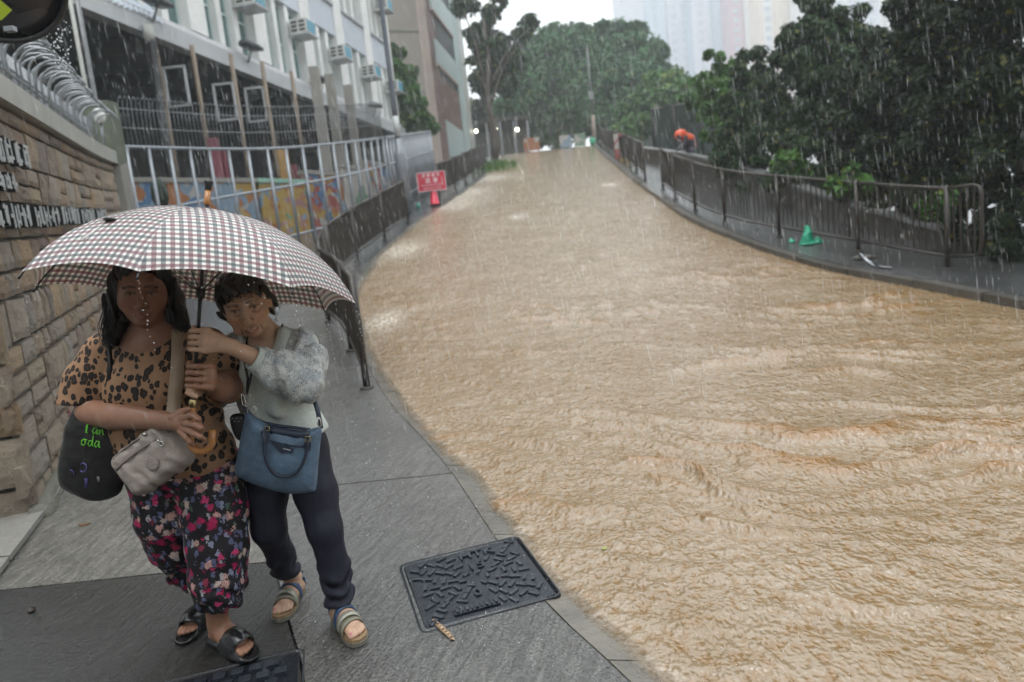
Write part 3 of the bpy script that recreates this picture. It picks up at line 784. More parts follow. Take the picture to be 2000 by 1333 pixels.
g = MB(); g.box(p+np.array([1.5, 0, 9.98]), (.6, .25, .12)); g.build('lantern', M_fascia, lp)

p = on_ground(850, 402); rs = thing('warning_sign', p, 'red rectangular sign with white lettering on a red cone, left kerb', 'sign')
M_red = simple('sign_red', (.55, .012, .05), .35, 0, .12); M_redcone = simple('cone_red', (.60, .008, .05), .3)
g = MB(); g.lathe(p, [(.17, 0), (.17, .02), (.13, .03), (.075, .42), (.05, .46), (0, .47)], 16); g.build('cone', M_redcone, rs, True)
g = MB(); g.box(p+np.array([0, 0, .015]), (.38, .38, .03)); g.build('cone_base', M_black, rs)
sc_ = p + np.array([-.02, -.06, .68]); g = MB(); g.box(sc_, (.82, .03, .54)); g.build('board', M_red, rs)
M_signw = simple('sign_white', (.78, .62, .64), .4, 0, .05)
g = MB()
for dx, dz, sx, sz in ((0, .262, .82, .018), (0, -.262, .82, .018), (-.402, 0, .018, .54), (.402, 0, .018, .54)): g.box(sc_+np.array([dx, -.02, dz]), (sx, .012, sz))
g.build('border', M_signw, rs)
def sign_row(z, h_, n, w_, gap, seed):
    r2 = random.Random(seed); x = -(n*w_+(n-1)*gap)/2
    for k in range(n):
        g = MB()
        for j in range(6):
            if j % 2 == 0: g.box(sc_+np.array([x+w_/2, -.021, z-h_/2+h_*(j/2+.4)/3]), (w_*r2.uniform(.6, 1), .008, h_*.13))
            else: g.box(sc_+np.array([x+w_*r2.uniform(.15, .85), -.023, z]), (w_*.13, .008, h_*r2.uniform(.6, 1)))
        g.build('lettering', M_signw, rs); x += w_+gap
sign_row(.18, .11, 4, .11, .03, 1); sign_row(.03, .15, 2, .16, .06, 2); sign_row(-.10, .05, 14, .032, .012, 3); sign_row(-.19, .05, 12, .032, .012, 4)
# ================================================================== TREES AND SHRUBS
def mat_leaf(name, col, col2):
    t = NT(name); k = t.attr('tint', 'Color')
    s_ = t.n('ShaderNodeSeparateColor', {0: k})
    c = t.mix(s_.outputs[0], col, col2)
    c = t.mix(t.ramp(s_.outputs[1], [(.90, 0), (.97, .6)]), c, (.20, .19, .035))
    d = t.n('ShaderNodeBsdfPrincipled', {'Base Color': c, 'Roughness': .42, 'Specular IOR Level': .25})
    tr = t.n('ShaderNodeBsdfTranslucent', {'Color': c})
    mxs = t.n('ShaderNodeMixShader', {0: .22, 1: d.outputs[0], 2: tr.outputs[0]})
    t.t.links.new(mxs.outputs[0], t.out.inputs[0]); return t.m
M_leafA = mat_leaf('leaf_deep_green', (.004, .011, .005), (.017, .036, .011))
M_leafB = mat_leaf('leaf_mid_green', (.009, .026, .011), (.034, .08, .024))
M_leafC = mat_leaf('leaf_fresh_green', (.03, .085, .02), (.09, .20, .04))
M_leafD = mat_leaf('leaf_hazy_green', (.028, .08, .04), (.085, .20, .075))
M_bark = simple('wet_bark', (.055, .04, .03), .55, 0, .4, 14, .6, 40)
def crown(name, blobs, n, size, mat, parent, seed=0, shell=.55, droop=.25, clump=.35):
    r = np.random.default_rng(seed)
    B = np.array(blobs, float); w_ = B[:, 3]**2*B[:, 4] if B.shape[1] > 4 else B[:, 3]**2
    zs = B[:, 4] if B.shape[1] > 4 else np.ones(len(B))
    # clumps: sub-centres on each blob, leaves gather round them
    per = 22
    sub = []
    for b, zz in zip(B, zs):
        k = max(8, int(per*b[3]**1.2))
        d = r.normal(size=(k, 3)); d /= np.linalg.norm(d, axis=1)[:, None]
        rad = b[3]*(shell + (1.08-shell)*r.random(k)**.6)
        sub.append(np.c_[b[:3] + d*rad[:, None]*[1, 1, zz], d, np.full(k, b[3]*clump), r.random(k)])
    sub = np.concatenate(sub)
    idx = r.integers(0, len(sub), n); S = sub[idx]
    e = r.normal(size=(n, 3)); e /= np.linalg.norm(e, axis=1)[:, None]
    P = S[:, :3] + e*(S[:, 6]*r.random(n)**.45)[:, None]*[1, 1, .75]
    N = .55*S[:, 3:6] + .8*e + [0, 0, .45] + .6*r.normal(size=(n, 3)); N /= np.linalg.norm(N, axis=1)[:, None]
    T = np.cross(N, r.normal(size=(n, 3))); T /= np.linalg.norm(T, axis=1)[:, None]
    T = T - [0, 0, droop]; T /= np.linalg.norm(T, axis=1)[:, None]
    Bn = np.cross(N, T); Bn /= (np.linalg.norm(Bn, axis=1)[:, None]+1e-9)
    L = size*(.65+.7*r.random(n)); W = L*(.32+.15*r.random(n))
    a = P; b = P + T*(L*.5)[:, None] + Bn*W[:, None] + N*(W*.35)[:, None]; c = P + T*L[:, None] - N*(L*.12)[:, None]; d = P + T*(L*.5)[:, None] - Bn*W[:, None] + N*(W*.35)[:, None]
    v = np.stack([a, b, c, d], 1).reshape(-1, 3)
    f = np.arange(4*n).reshape(-1, 4); f = np.concatenate([f[:, [0, 1, 2]], f[:, [0, 2, 3]]])
    me = np_mesh(name, v, f, False)
    t = np.clip(.35*S[:, 7] + .65*r.random(n), 0, 1)
    g2 = r.random(n)
    set_col(me, np.repeat(np.stack([t, g2, t*0], 1), 4, 0)); return obj(name, me, mat, parent)
def trunk(parent, base, top, r0, r1, limbs=(), name='trunk', wob=.12):
    g = MB(); base = np.array(base, float); top = np.array(top, float); n = 9
    pts = [base + (top-base)*k/(n-1) + np.array([wob*math.sin(k*1.3), wob*math.cos(k*.9), 0])*(0 < k < n-1) for k in range(n)]
    g.tube(pts, list(np.linspace(r0, r1, n)), 10)
    o = g.build(name, M_bark, parent, True)
    for (t0, end, rr) in limbs:
        k = int(t0*(n-1)); st = pts[k]; end = np.array(end, float); mid = (st+end)/2 + np.array([0, 0, .12*np.linalg.norm(end-st)])
        g = MB(); g.tube([st, (st+mid)/2, mid, (mid+end)/2, end], list(np.linspace(rr, rr*.3, 5)), 7); g.build('limb', M_bark, parent, True)
    return o
def px_blobs(lst):
    out = []
    for (u, v_, y, rp) in lst:
        p = aty(u, v_, y); out.append((p[0], p[1], p[2], rp*y/FPX))
    return out
# slender street tree at the left kerb
b = on_ground(966, 312); st = thing('street_tree', b, 'slender dark street tree standing at the left kerb by the crest', 'tree')
top = aty(945, 40, b[1])
L = lambda u, v_, dy=0: aty(u, v_, b[1]+dy)
trunk(st, b-np.array([0, 0, .1]), top, .24, .07, [(.45, L(1010, 90), .09), (.5, L(905, 20), .08), (.6, L(1030, 60), .07), (.55, L(915, 130), .06), (.75, L(970, 10), .05)])
crown('crown', px_blobs([(905, 12, 40, 20), (930, 70, 40, 20), (955, 85, 40, 28), (985, 95, 40, 22), (935, 110, 40, 20), (1020, 70, 40, 18), (1035, 45, 40, 14), (965, 140, 40, 26), (990, 130, 40, 22), (930, 155, 40, 14), (960, 30, 40, 18), (950, 170, 40, 16), (985, 165, 40, 18), (1010, 110, 40, 16), (975, -10, 40, 16), (895, -20, 40, 18)]), 9000, .30, M_leafB, st, 3, .2, .2, .5)
# big trees behind the crest
def far_tree(spots, label, n, size, mat, seed, base_px, y, group=None, r0=.4):
    bp_ = aty(base_px[0], base_px[1], y); g0 = float(gz(y))-.1
    o = thing('broad_tree', (bp_[0], bp_[1], g0), label, 'tree', group)
    bl = px_blobs([(u, v_, y + dy, rp) for (u, v_, rp, dy) in spots])
    tp = bl[0]; rs_ = random.Random(seed)
    for q in list(bl):
        for _ in range(4):
            an, el = rs_.uniform(0, 6.28), rs_.uniform(-.2, 1.2); rr_ = q[3]*rs_.uniform(.85, 1.15)
            bl.append((q[0]+rr_*math.cos(an)*math.cos(el), q[1]+.3*rr_*math.sin(an), q[2]+rr_*math.sin(el)*.9, q[3]*rs_.uniform(.16, .34)))
    trunk(o, (bp_[0], bp_[1], g0), (bp_[0]+.2, bp_[1], tp[2]), r0, r0*.3, [(.5, bl[k][:3], r0*.4) for k in range(1, min(5, len(bl)))])
    crown('crown', bl, n, size, mat, o, seed, .45, .25, .42); return o
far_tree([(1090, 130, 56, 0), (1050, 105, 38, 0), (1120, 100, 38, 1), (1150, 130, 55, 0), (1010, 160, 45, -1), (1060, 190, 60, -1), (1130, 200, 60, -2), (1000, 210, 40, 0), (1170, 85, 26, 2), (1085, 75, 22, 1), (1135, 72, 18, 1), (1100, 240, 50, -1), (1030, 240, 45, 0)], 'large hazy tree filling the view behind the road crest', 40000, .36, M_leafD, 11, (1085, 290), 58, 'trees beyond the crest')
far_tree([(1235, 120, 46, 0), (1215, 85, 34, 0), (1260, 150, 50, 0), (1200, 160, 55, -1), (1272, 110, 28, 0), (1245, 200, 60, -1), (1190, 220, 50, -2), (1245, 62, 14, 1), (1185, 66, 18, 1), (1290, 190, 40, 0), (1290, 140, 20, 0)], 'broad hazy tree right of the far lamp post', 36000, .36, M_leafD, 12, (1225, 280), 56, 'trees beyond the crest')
far_tree([(1300, 190, 45, 0), (1320, 215, 40, -2), (1270, 235, 50, 0), (1345, 205, 34, 0), (1240, 255, 36, 0), (1330, 165, 14, 0)], 'low pale green tree behind the dark mesh fence top', 20000, .4, M_leafC, 13, (1300, 290), 46, 'trees beyond the crest', .2)
far_tree([(930, 225, 26, 0), (985, 245, 34, 0), (1020, 250, 30, 0), (955, 250, 26, 0), (910, 262, 20, 0)], 'dark hedge-like tree behind the roadside shelter', 9000, .45, M_leafA, 14, (960, 290), 62, 'trees beyond the crest', .2)
# trees along the right path
def right_tree(spots, label, n, size, mat, seed, gx, r0=.14, group='trees along the right path'):
    bl = px_blobs(spots); g0 = float(gz(gx[1]))
    o = thing('path_tree', (gx[0], gx[1], g0), label, 'tree', group)
    trunk(o, (gx[0], gx[1], g0-.1), (bl[0][0], bl[0][1], bl[0][2]), r0, r0*.35, [(.55, bl[k][:3], r0*.45) for k in range(1, min(6, len(bl)))])
    crown('crown', bl, n, size, mat, o, seed, .5); return o
right_tree([(1390, 165, 21, 36), (1410, 130, 21, 24), (1370, 180, 22, 24), (1430, 175, 20, 34), (1450, 150, 20, 34), (1400, 215, 21, 34), (1345, 195, 23, 12), (1383, 108, 21, 6), (1450, 210, 20, 40), (1420, 250, 20, 40)], 'sparse bright green young tree above the dark mesh fence', 14000, .12, M_leafC, 21, (7.1, 21.0), .09)
right_tree([(1490, 150, 18, 50), (1470, 190, 18, 50), (1520, 130, 18, 40), (1540, 190, 17, 60), (1490, 235, 18, 55), (1445, 240, 18, 45), (1560, 250, 17, 60), (1500, 290, 17, 60), (1440, 300, 18, 45), (1470, 330, 17, 40)], 'leafy dark green tree behind the middle of the right railing', 42000, .10, M_leafB, 22, (7.3, 17.6), .13)
right_tree([(1615, 75, 16, 55), (1580, 60, 16, 45), (1650, 60, 16, 48), (1600, 20, 16, 40), (1640, 110, 16, 50), (1590, 120, 16, 50), (1560, 130, 16, 30), (1670, 90, 16, 40), (1610, 170, 15.5, 60), (1660, 160, 15.5, 50), (1630, 240, 15, 70), (1580, 310, 15, 70), (1650, 320, 15, 60), (1540, 350, 14.8, 40), (1600, 365, 14.6, 40)], 'tall rounded tree with clipped crown standing against the pale towers', 64000, .095, M_leafB, 23, (8.0, 15.2), .15)
right_tree([(1760, 110, 13.5, 70), (1720, 160, 13.5, 70), (1790, 50, 13.5, 50), (1780, 190, 13, 80), (1710, 240, 13, 80), (1760, 290, 12.8, 80), (1700, 340, 12.6, 70), (1770, 360, 12.4, 60), (1690, 400, 12.2, 45)], 'dense dark tree in the middle of the right hedge line', 62000, .09, M_leafA, 24, (8.3, 12.7), .15)
right_tree([(1870, 60, 11.5, 90), (1830, 130, 11.5, 80), (1900, 170, 11.5, 100), (1840, 240, 11.2, 90), (1920, 280, 11, 90), (1850, 330, 11, 80), (1800, 30, 11.5, 50), (1830, -20, 11.5, 70), (1900, -20, 11.5, 90), (1880, 390, 10.8, 60), (1810, 390, 10.9, 50)], 'tall black-green tree towering near the right edge', 72000, .085, M_leafA, 25, (8.7, 10.9), .16)
right_tree([(2010, 60, 9.8, 110), (1990, 190, 9.8, 110), (2030, 300, 9.6, 110), (1985, 380, 9.4, 80), (2080, 180, 9.6, 120), (1975, -40, 9.8, 100), (2060, -60, 9.6, 120), (2020, 430, 9.3, 60), (1955, 445, 9.5, 48), (1905, 430, 9.9, 45), (2010, 480, 9.1, 50)], 'dark tree cut off by the right edge of the photo', 52000, .085, M_leafA, 26, (9.0, 9.3), .16)
# climber and shrub by the brown tower
cp = aty(790, 250, 35.5); o = thing('climbing_shrub', (cp[0], cp[1], float(gz(35.5))), 'bright green climbing shrub against the concrete tower', 'shrub')
trunk(o, (cp[0], cp[1], float(gz(35.5))-.1), aty(790, 170, 35.5), .12, .05, [(.5, aty(820, 220, 35.5), .05)])
crown('foliage', px_blobs([(775, 120, 35.5, 22), (790, 145, 35.3, 26), (780, 175, 35.3, 26), (800, 200, 35, 26), (785, 215, 35, 24), (815, 225, 35, 22), (765, 150, 35.5, 18), (830, 245, 34.8, 16), (800, 240, 34.8, 20), (845, 252, 34.6, 9), (768, 105, 35.5, 14)]), 15000, .22, M_leafC, o, 31, .5)
# low weeds at the right path edge and by the street tree
for k, (u, v_, y, rp, n) in enumerate(((1655, 355, 10.9, 30, 700), (1540, 320, 12.8, 26, 600), (1830, 395, 9.9, 24, 500))):
    bl = px_blobs([(u, v_, y, rp), (u+20, v_+12, y, rp*.7)])
    o = thing('path_shrub', (bl[0][0], bl[0][1], bl[0][2]-.3), ['yellow-green bush behind the railing, near the two posts beside the white litter', 'small yellowish bush low in the hedge above the middle railing', 'small leafy bush low behind the end of the long railing'][k], 'shrub', 'bushes at the hedge foot')
    crown('foliage', bl, n, .12, M_leafC, o, 40+k, .3); g = MB(); g.tube([np.array(bl[0][:3])-[0, 0, .9], np.array(bl[0][:3])], .015, 5); g.build('stem', M_bark, o, True)
gp = on_ground(955, 328); grs = np.random.default_rng(5); n = 900
P = np.c_[gp[0]+grs.normal(0, .5, n)+.25, gp[1]+grs.normal(0, 1.6, n), np.zeros(n)]; P[:, 2] = gz(P[:, 1])
A = grs.random(n)*6.28; Hh = .15+.2*grs.random(n)
v = np.stack([P-np.c_[np.cos(A), np.sin(A), A*0]*.02, P+np.c_[np.cos(A), np.sin(A), A*0]*.02, P+np.c_[np.cos(A*3)*.1, np.sin(A*2)*.1, Hh]], 1).reshape(-1, 3)
me = np_mesh('verge_grass', v, np.arange(3*n).reshape(-1, 3), False); set_col(me, np.repeat(grs.random((n, 3)), 3, 0))
go = struct(obj('verge_grass', me, M_leafC), 'stuff'); tag(go, 'tuft of grass at the foot of the slender street tree', 'grass')

# ================================================================== RIGHT SIDE: LOW PARAPET, MESH FENCE
par = thing('low_parapet', (7.2, 14, 1.2), 'low wet concrete parapet between the right path and the hedge', 'wall')
PP = [aty(1215, 283, 30), aty(1330, 297, 22), aty(1450, 322, 17.5), aty(1580, 368, 13.8), aty(1700, 405, 11.8), aty(1850, 445, 10.4), aty(2000, 480, 9.3), aty(2150, 520, 8.3)]
M_par = simple('wet_parapet', (.16, .165, .165), .3, 0, .35, 3, .3, 20)
for k in range(len(PP)-1):
    a, b = PP[k], PP[k+1]; g = MB()
    w2 = .22
    for z0, z1, ww, nm in ((-1.2, -.06, .16, 'panel'), (-.06, .0, .26, 'cap')):
        g = MB(); d = nrm([b[0]-a[0], b[1]-a[1]]); n_ = np.array([-d[1], d[0], 0])*ww*(-1)
        q = [a+[0, 0, z0], b+[0, 0, z0], b+[0, 0, z1], a+[0, 0, z1]]
        g.prism([x+n_/2 for x in q], -n_ if True else n_); g.build(nm, M_par if nm == 'cap' else M_kerb_dark, par)
mf = thing('mesh_fence', aty(1350, 300, 25), 'tall dark green mesh fence behind the right path', 'fence')
def mat_mesh():
    t = NT('dark_green_mesh'); co = t.coord()
    c = t.mix(t.noise(co, 2, 4), (.012, .022, .02), (.035, .055, .05))
    d = t.n('ShaderNodeBsdfPrincipled', {'Base Color': c, 'Roughness': .6})
    tr = t.n('ShaderNodeBsdfTransparent')
    g = t.n('ShaderNodeMixShader', {0: .80, 1: tr.outputs[0], 2: d.outputs[0]})
    t.t.links.new(g.outputs[0], t.out.inputs[0]); return t.m
M_meshf = mat_mesh()
FT = [(1258, 212, 30), (1300, 205, 27), (1350, 198, 24.5), (1405, 190, 22.5), (1460, 186, 21)]
tops = [aty(u, v_, y)+np.array([.4, .4, 0]) for u, v_, y in FT]
for a, b in zip(tops[:-1], tops[1:]):
    za, zb = float(gz(a[1])), float(gz(b[1])); g = MB()
    g.prism([(a[0], a[1], za), (b[0], b[1], zb), (b[0], b[1], b[2]), (a[0], a[1], a[2])], (.02, .02, 0)); g.build('mesh_panel', M_meshf, mf)
    g = MB(); g.tube([a, b], .035, 6); g.build('top_rail', M_rail, mf, True)
for a in tops:
    g = MB(); g.tube([(a[0], a[1], float(gz(a[1]))), a], .045, 8); g.build('post', M_rail, mf, True)

# ================================================================== TOWERS AND BUILDINGS BEYOND
def box_px(mb, u0, u1, y, z0, z1, depth, vref=100):
    a, b = aty(u0, vref, y), aty(u1, vref, y)
    mb.box(((a[0]+b[0])/2, y+depth/2, (z0+z1)/2), (abs(b[0]-a[0]), depth, z1-z0)); return a, b
def tower(label, u0, u1, y, ztop, mat, strips, mw):
    a, b = aty(u0, 100, y), aty(u1, 100, y)
    o = thing('residential_tower', ((a[0]+b[0])/2, y, 7.6), label, 'building', 'high-rise towers in the rain haze')
    g = MB(); g.box(((a[0]+b[0])/2, y+9, (7.6+ztop)/2), (b[0]-a[0], 18, ztop-7.6)); g.build('body', mat, o)
    for (s0, s1, m2, proud) in strips:
        x0 = a[0]+(b[0]-a[0])*s0; x1 = a[0]+(b[0]-a[0])*s1
        g = MB(); g.box(((x0+x1)/2, y-proud/2, (7.7+ztop)/2), (x1-x0, proud, ztop-7.9)); g.build('bay', m2, o)
    wm = MB().box((0, 0, 0), (2.0, .4, 1.6)).mesh('window'); wm.materials.append(mw)
    for (s0, s1, m2, proud) in strips:
        if proud < .5: continue
        x0 = a[0]+(b[0]-a[0])*s0; x1 = a[0]+(b[0]-a[0])*s1
        nx = max(1, int((x1-x0)/4.4))
        for z in np.arange(44, ztop-2, 3.6):
            for k in range(nx): obj('window', wm, None, o, loc=(x0+(k+.5)*(x1-x0)/nx, y-proud-.05, z))
    return o
M_tw1 = simple('tower_lilac_grey', (.52, .51, .57), .6, 0, .1, .1); M_tw2 = simple('tower_blue_grey', (.42, .48, .56), .6, 0, .1, .1); M_tw3 = simple('tower_beige', (.66, .55, .46), .6, 0, .08, .1)
M_tw4 = simple('tower_mauve', (.46, .30, .34), .6, 0, .1, .1); M_tw5 = simple('tower_white', (.66, .63, .61), .6, 0, .1, .1); M_tww = simple('tower_window', (.40, .43, .48), .2)
tower('tall lilac grey tower block nearest the white gap of sky', 1218, 1352, 308, 107, M_tw1, [(0, .30, M_tw1, .3), (.34, .62, M_tw2, 1.2), (.66, .98, M_tw1, .9)], M_tww)
tower('tall blue grey tower block between the lilac and mauve ones', 1355, 1428, 297, 104, M_tw2, [(0, .45, M_tw1, .8), (.55, 1, M_tw2, 1.2)], M_tww)
tower('narrow mauve tower block beside the beige one', 1428, 1484, 286, 101, M_tw4, [(0, .4, M_tw4, .8), (.5, 1, M_tw5, 1.0)], M_tww)
tower('plain beige tower block left of the clipped tree crown', 1486, 1575, 275, 98, M_tw3, [(.08, .26, M_tw5, .9), (.35, 1, M_tw3, .4)], M_tww)
tower('pale tower block with balconies behind the tall right trees', 1590, 1800, 253, 92, M_tw5, [(.05, .28, M_tw5, 1.5), (.34, .6, M_tw1, 1.0), (.66, .95, M_tw5, 1.5)], M_tww)
# brown grey concrete tower behind the school
M_ctower = simple('weathered_concrete', (.22, .195, .165), .6, 0, .3, .6, .3, 8)
M_brick = simple('brown_brick', (.13, .075, .06), .6, 0, .3, 1.5); M_mint = simple('mint_render', (.33, .40, .39), .5, 0, .15, .6); M_pink = simple('pinkish_concrete', (.36, .29, .25), .55, 0, .2, 1.0)
ct = thing('concrete_tower', aty(800, 300, 39), 'weathered brown and mint concrete block rising behind the school', 'building')
def wall_px(u0, u1, y0, y1, z0, z1, mat, name, th=.4):
    a, b = aty(u0, 150, y0), aty(u1, 150, y1); d = nrm([b[0]-a[0], b[1]-a[1]]); n_ = np.array([-d[1], d[0], 0])*th
    g = MB(); g.prism([(a[0], a[1], z0), (b[0], b[1], z0), (b[0], b[1], z1), (a[0], a[1], z1)], n_); return g.build(name, mat, ct)
wall_px(700, 832, 38, 39.5, 4.5, 24, M_ctower, 'side_wall'); wall_px(832, 846, 39.4, 40, 4.5, 24, M_pink, 'corner_pier', .6)
for z in (10.2, 13.4, 16.6): wall_px(702, 830, 37.95, 39.45, z, z+.07, M_mossy, 'joint', .02)
wall_px(846, 860, 40, 41, 4.5, 24, M_brick, 'brick_pier', .5)
wall_px(861, 892, 41.2, 46, 4.5, 9.0, M_mint, 'ground_floor', .3); wall_px(861, 892, 41.2, 46, 9.0, 11.4, M_brick, 'brick_panel', .4)
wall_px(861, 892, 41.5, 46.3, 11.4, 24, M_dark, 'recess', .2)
for z in (12.0, 15.0, 18.0):
    wall_px(860, 894, 40.6, 46, z, z+1.3, M_mint, 'balcony_front', .15); wall_px(860, 894, 40.5, 46, z-.16, z-.01, M_pink, 'balcony_slab', 1.2)
wall_px(893, 904, 46, 47, 4.5, 24, M_mint, 'mint_column', .6); wall_px(905, 912, 47.5, 50, 4.5, 24, M_coping, 'end_pier', .5)
# parapet hedge line and steps between school and tower
g = MB(); a = bp(34.6, 6.9, .2); g.box((a[0]-.2, 36, 6.5), (2.4, 2.6, .25)); g.build('link_canopy', M_fascia, ct)

# ================================================================== FAR END OF THE ROAD
sh = thing('roadside_shelter', aty(985, 292, 52), 'dim roadside shelter with small lights at the top of the road', 'shelter')
a, b = aty(918, 245, 52), aty(1035, 245, 52)
zt = aty(975, 238, 52)[2]; zb = float(gz(52))
g = MB(); g.box(((a[0]+b[0])/2, 53.5, zt), (b[0]-a[0], 4.5, .25)); g.build('roof', M_soffit, sh)
g = MB(); g.box(((a[0]+b[0])/2, 55.5, (zt+zb)/2), (b[0]-a[0], .2, zt-zb)); g.build('back_wall', simple('shelter_wall', (.10, .10, .08), .6), sh)
for x in np.linspace(a[0]+.2, b[0]-.2, 5):
    g = MB(); g.box((x, 51.6, (zt+zb)/2), (.14, .14, zt-zb-.02)); g.build('post', M_galv, sh)
def mat_emit(name, col, st_):
    t = NT(name); e = t.n('ShaderNodeEmission', {'Color': col, 'Strength': st_}); t.t.links.new(e.outputs[0], t.out.inputs[0]); return t.m
M_lit = mat_emit('lit_lamp', (1.0, .93, .72), 9.0)
for k, (u, v_, w_) in enumerate(((930, 257, .20), (966, 252, .42), (1010, 254, .24))):
    p = aty(u, v_, 50.8); o = thing('lit_lamp', p, ['small round lit lamp beside the mint column', 'long lit lamp behind the slender street tree', 'round lit lamp right of the slender street tree'][k], 'lamp')
    g = MB(); g.lathe(p, [(0, -.12), (w_*.45, -.08), (w_*.5, 0), (w_*.35, .1), (0, .12)], 12); g.build('bulb', M_lit, o, True)
    g = MB(); g.tube([p+np.array([0, .05, .1]), p+np.array([0, .3, zt-p[2]+.05])], .03, 6); g.build('bracket', M_galv, o, True)
MB_C = [('white and orange notice board on the crest of the road', 1038, 283, 30, 24, [WHT, WHT, ORG, WHT, PNK], 1.9), ('blue and white notice board beneath the far trees', 1105, 277, 23, 22, [LB, BLUE, WHT, LB], 1.6), ('green and white notice board beneath the far trees', 1133, 274, 20, 24, [GRN, WHT, WHT, GRN], 1.6)]
for k, (lab, u, v_, wpx, hpx, pal, s_) in enumerate(MB_C):
    y = 46; p = aty(u, v_, y); sw, sh_ = wpx*y/FPX, hpx*y/FPX
    o = thing('notice_board', (p[0], y, float(gz(y))), lab, 'board', 'boards at the top of the road')
    g = MB(); g.box(p, (sw, .08, sh_)); g.build('panel', mat_mural('board_print_%d' % k, pal, s_*1.3, 20+k), o)
    for sx in (-.4, .4):
        g = MB(); g.box((p[0]+sx*sw, y+.1, (p[2]+float(gz(y)))/2), (.06, .06, p[2]-float(gz(y))+.3)); g.build('leg', M_galv, o)
p = aty(1163, 290, 44); fl = thing('far_street_lamp', (p[0], 44, float(gz(44))), 'distant grey lamp post rising where the right kerb meets the crest', 'lamp post')
g = MB(); zt2 = aty(1150, 90, 44)[2]; z0 = float(gz(44))
g.tube([(p[0], 44, z0+1.8), (p[0], 44, zt2)], [.06, .04], 8); g.build('shaft', M_rail_grey, fl, True)
g = MB(); g.lathe((p[0], 44, z0), [(.12, 0), (.12, 1.7), (.07, 1.8)], 10); g.build('base', M_pink, fl, True)
g = MB(); g.box((p[0], 43.9, z0+3.0), (.28, .06, .5)); g.build('plate', M_rail_grey, fl)
# bunting of posters tied to the far right railing
for k, (u, v_, y, c_) in enumerate(((1215, 286, 27.3, RED), (1225, 291, 27.3, YEL))):
    p = aty(u, v_, y); o = thing('railing_banner', (p[0], y, p[2]-.6), ['small pink and white banner tied to the far right railing', 'small yellow and white banner tied to the far right railing'][k], 'banner')
    g = MB(); g.box((p[0]-.10, y, p[2]), (.42, .03, .95)); g.build('cloth', mat_mural('banner_%d' % k, [c_, WHT, c_], 2.0, 30+k), o)
    g = MB(); g.tube([(p[0]-.3, y, p[2]+.46), (p[0]+.1, y, p[2]+.46)], .012, 5); g.build('cord', M_coping, o)
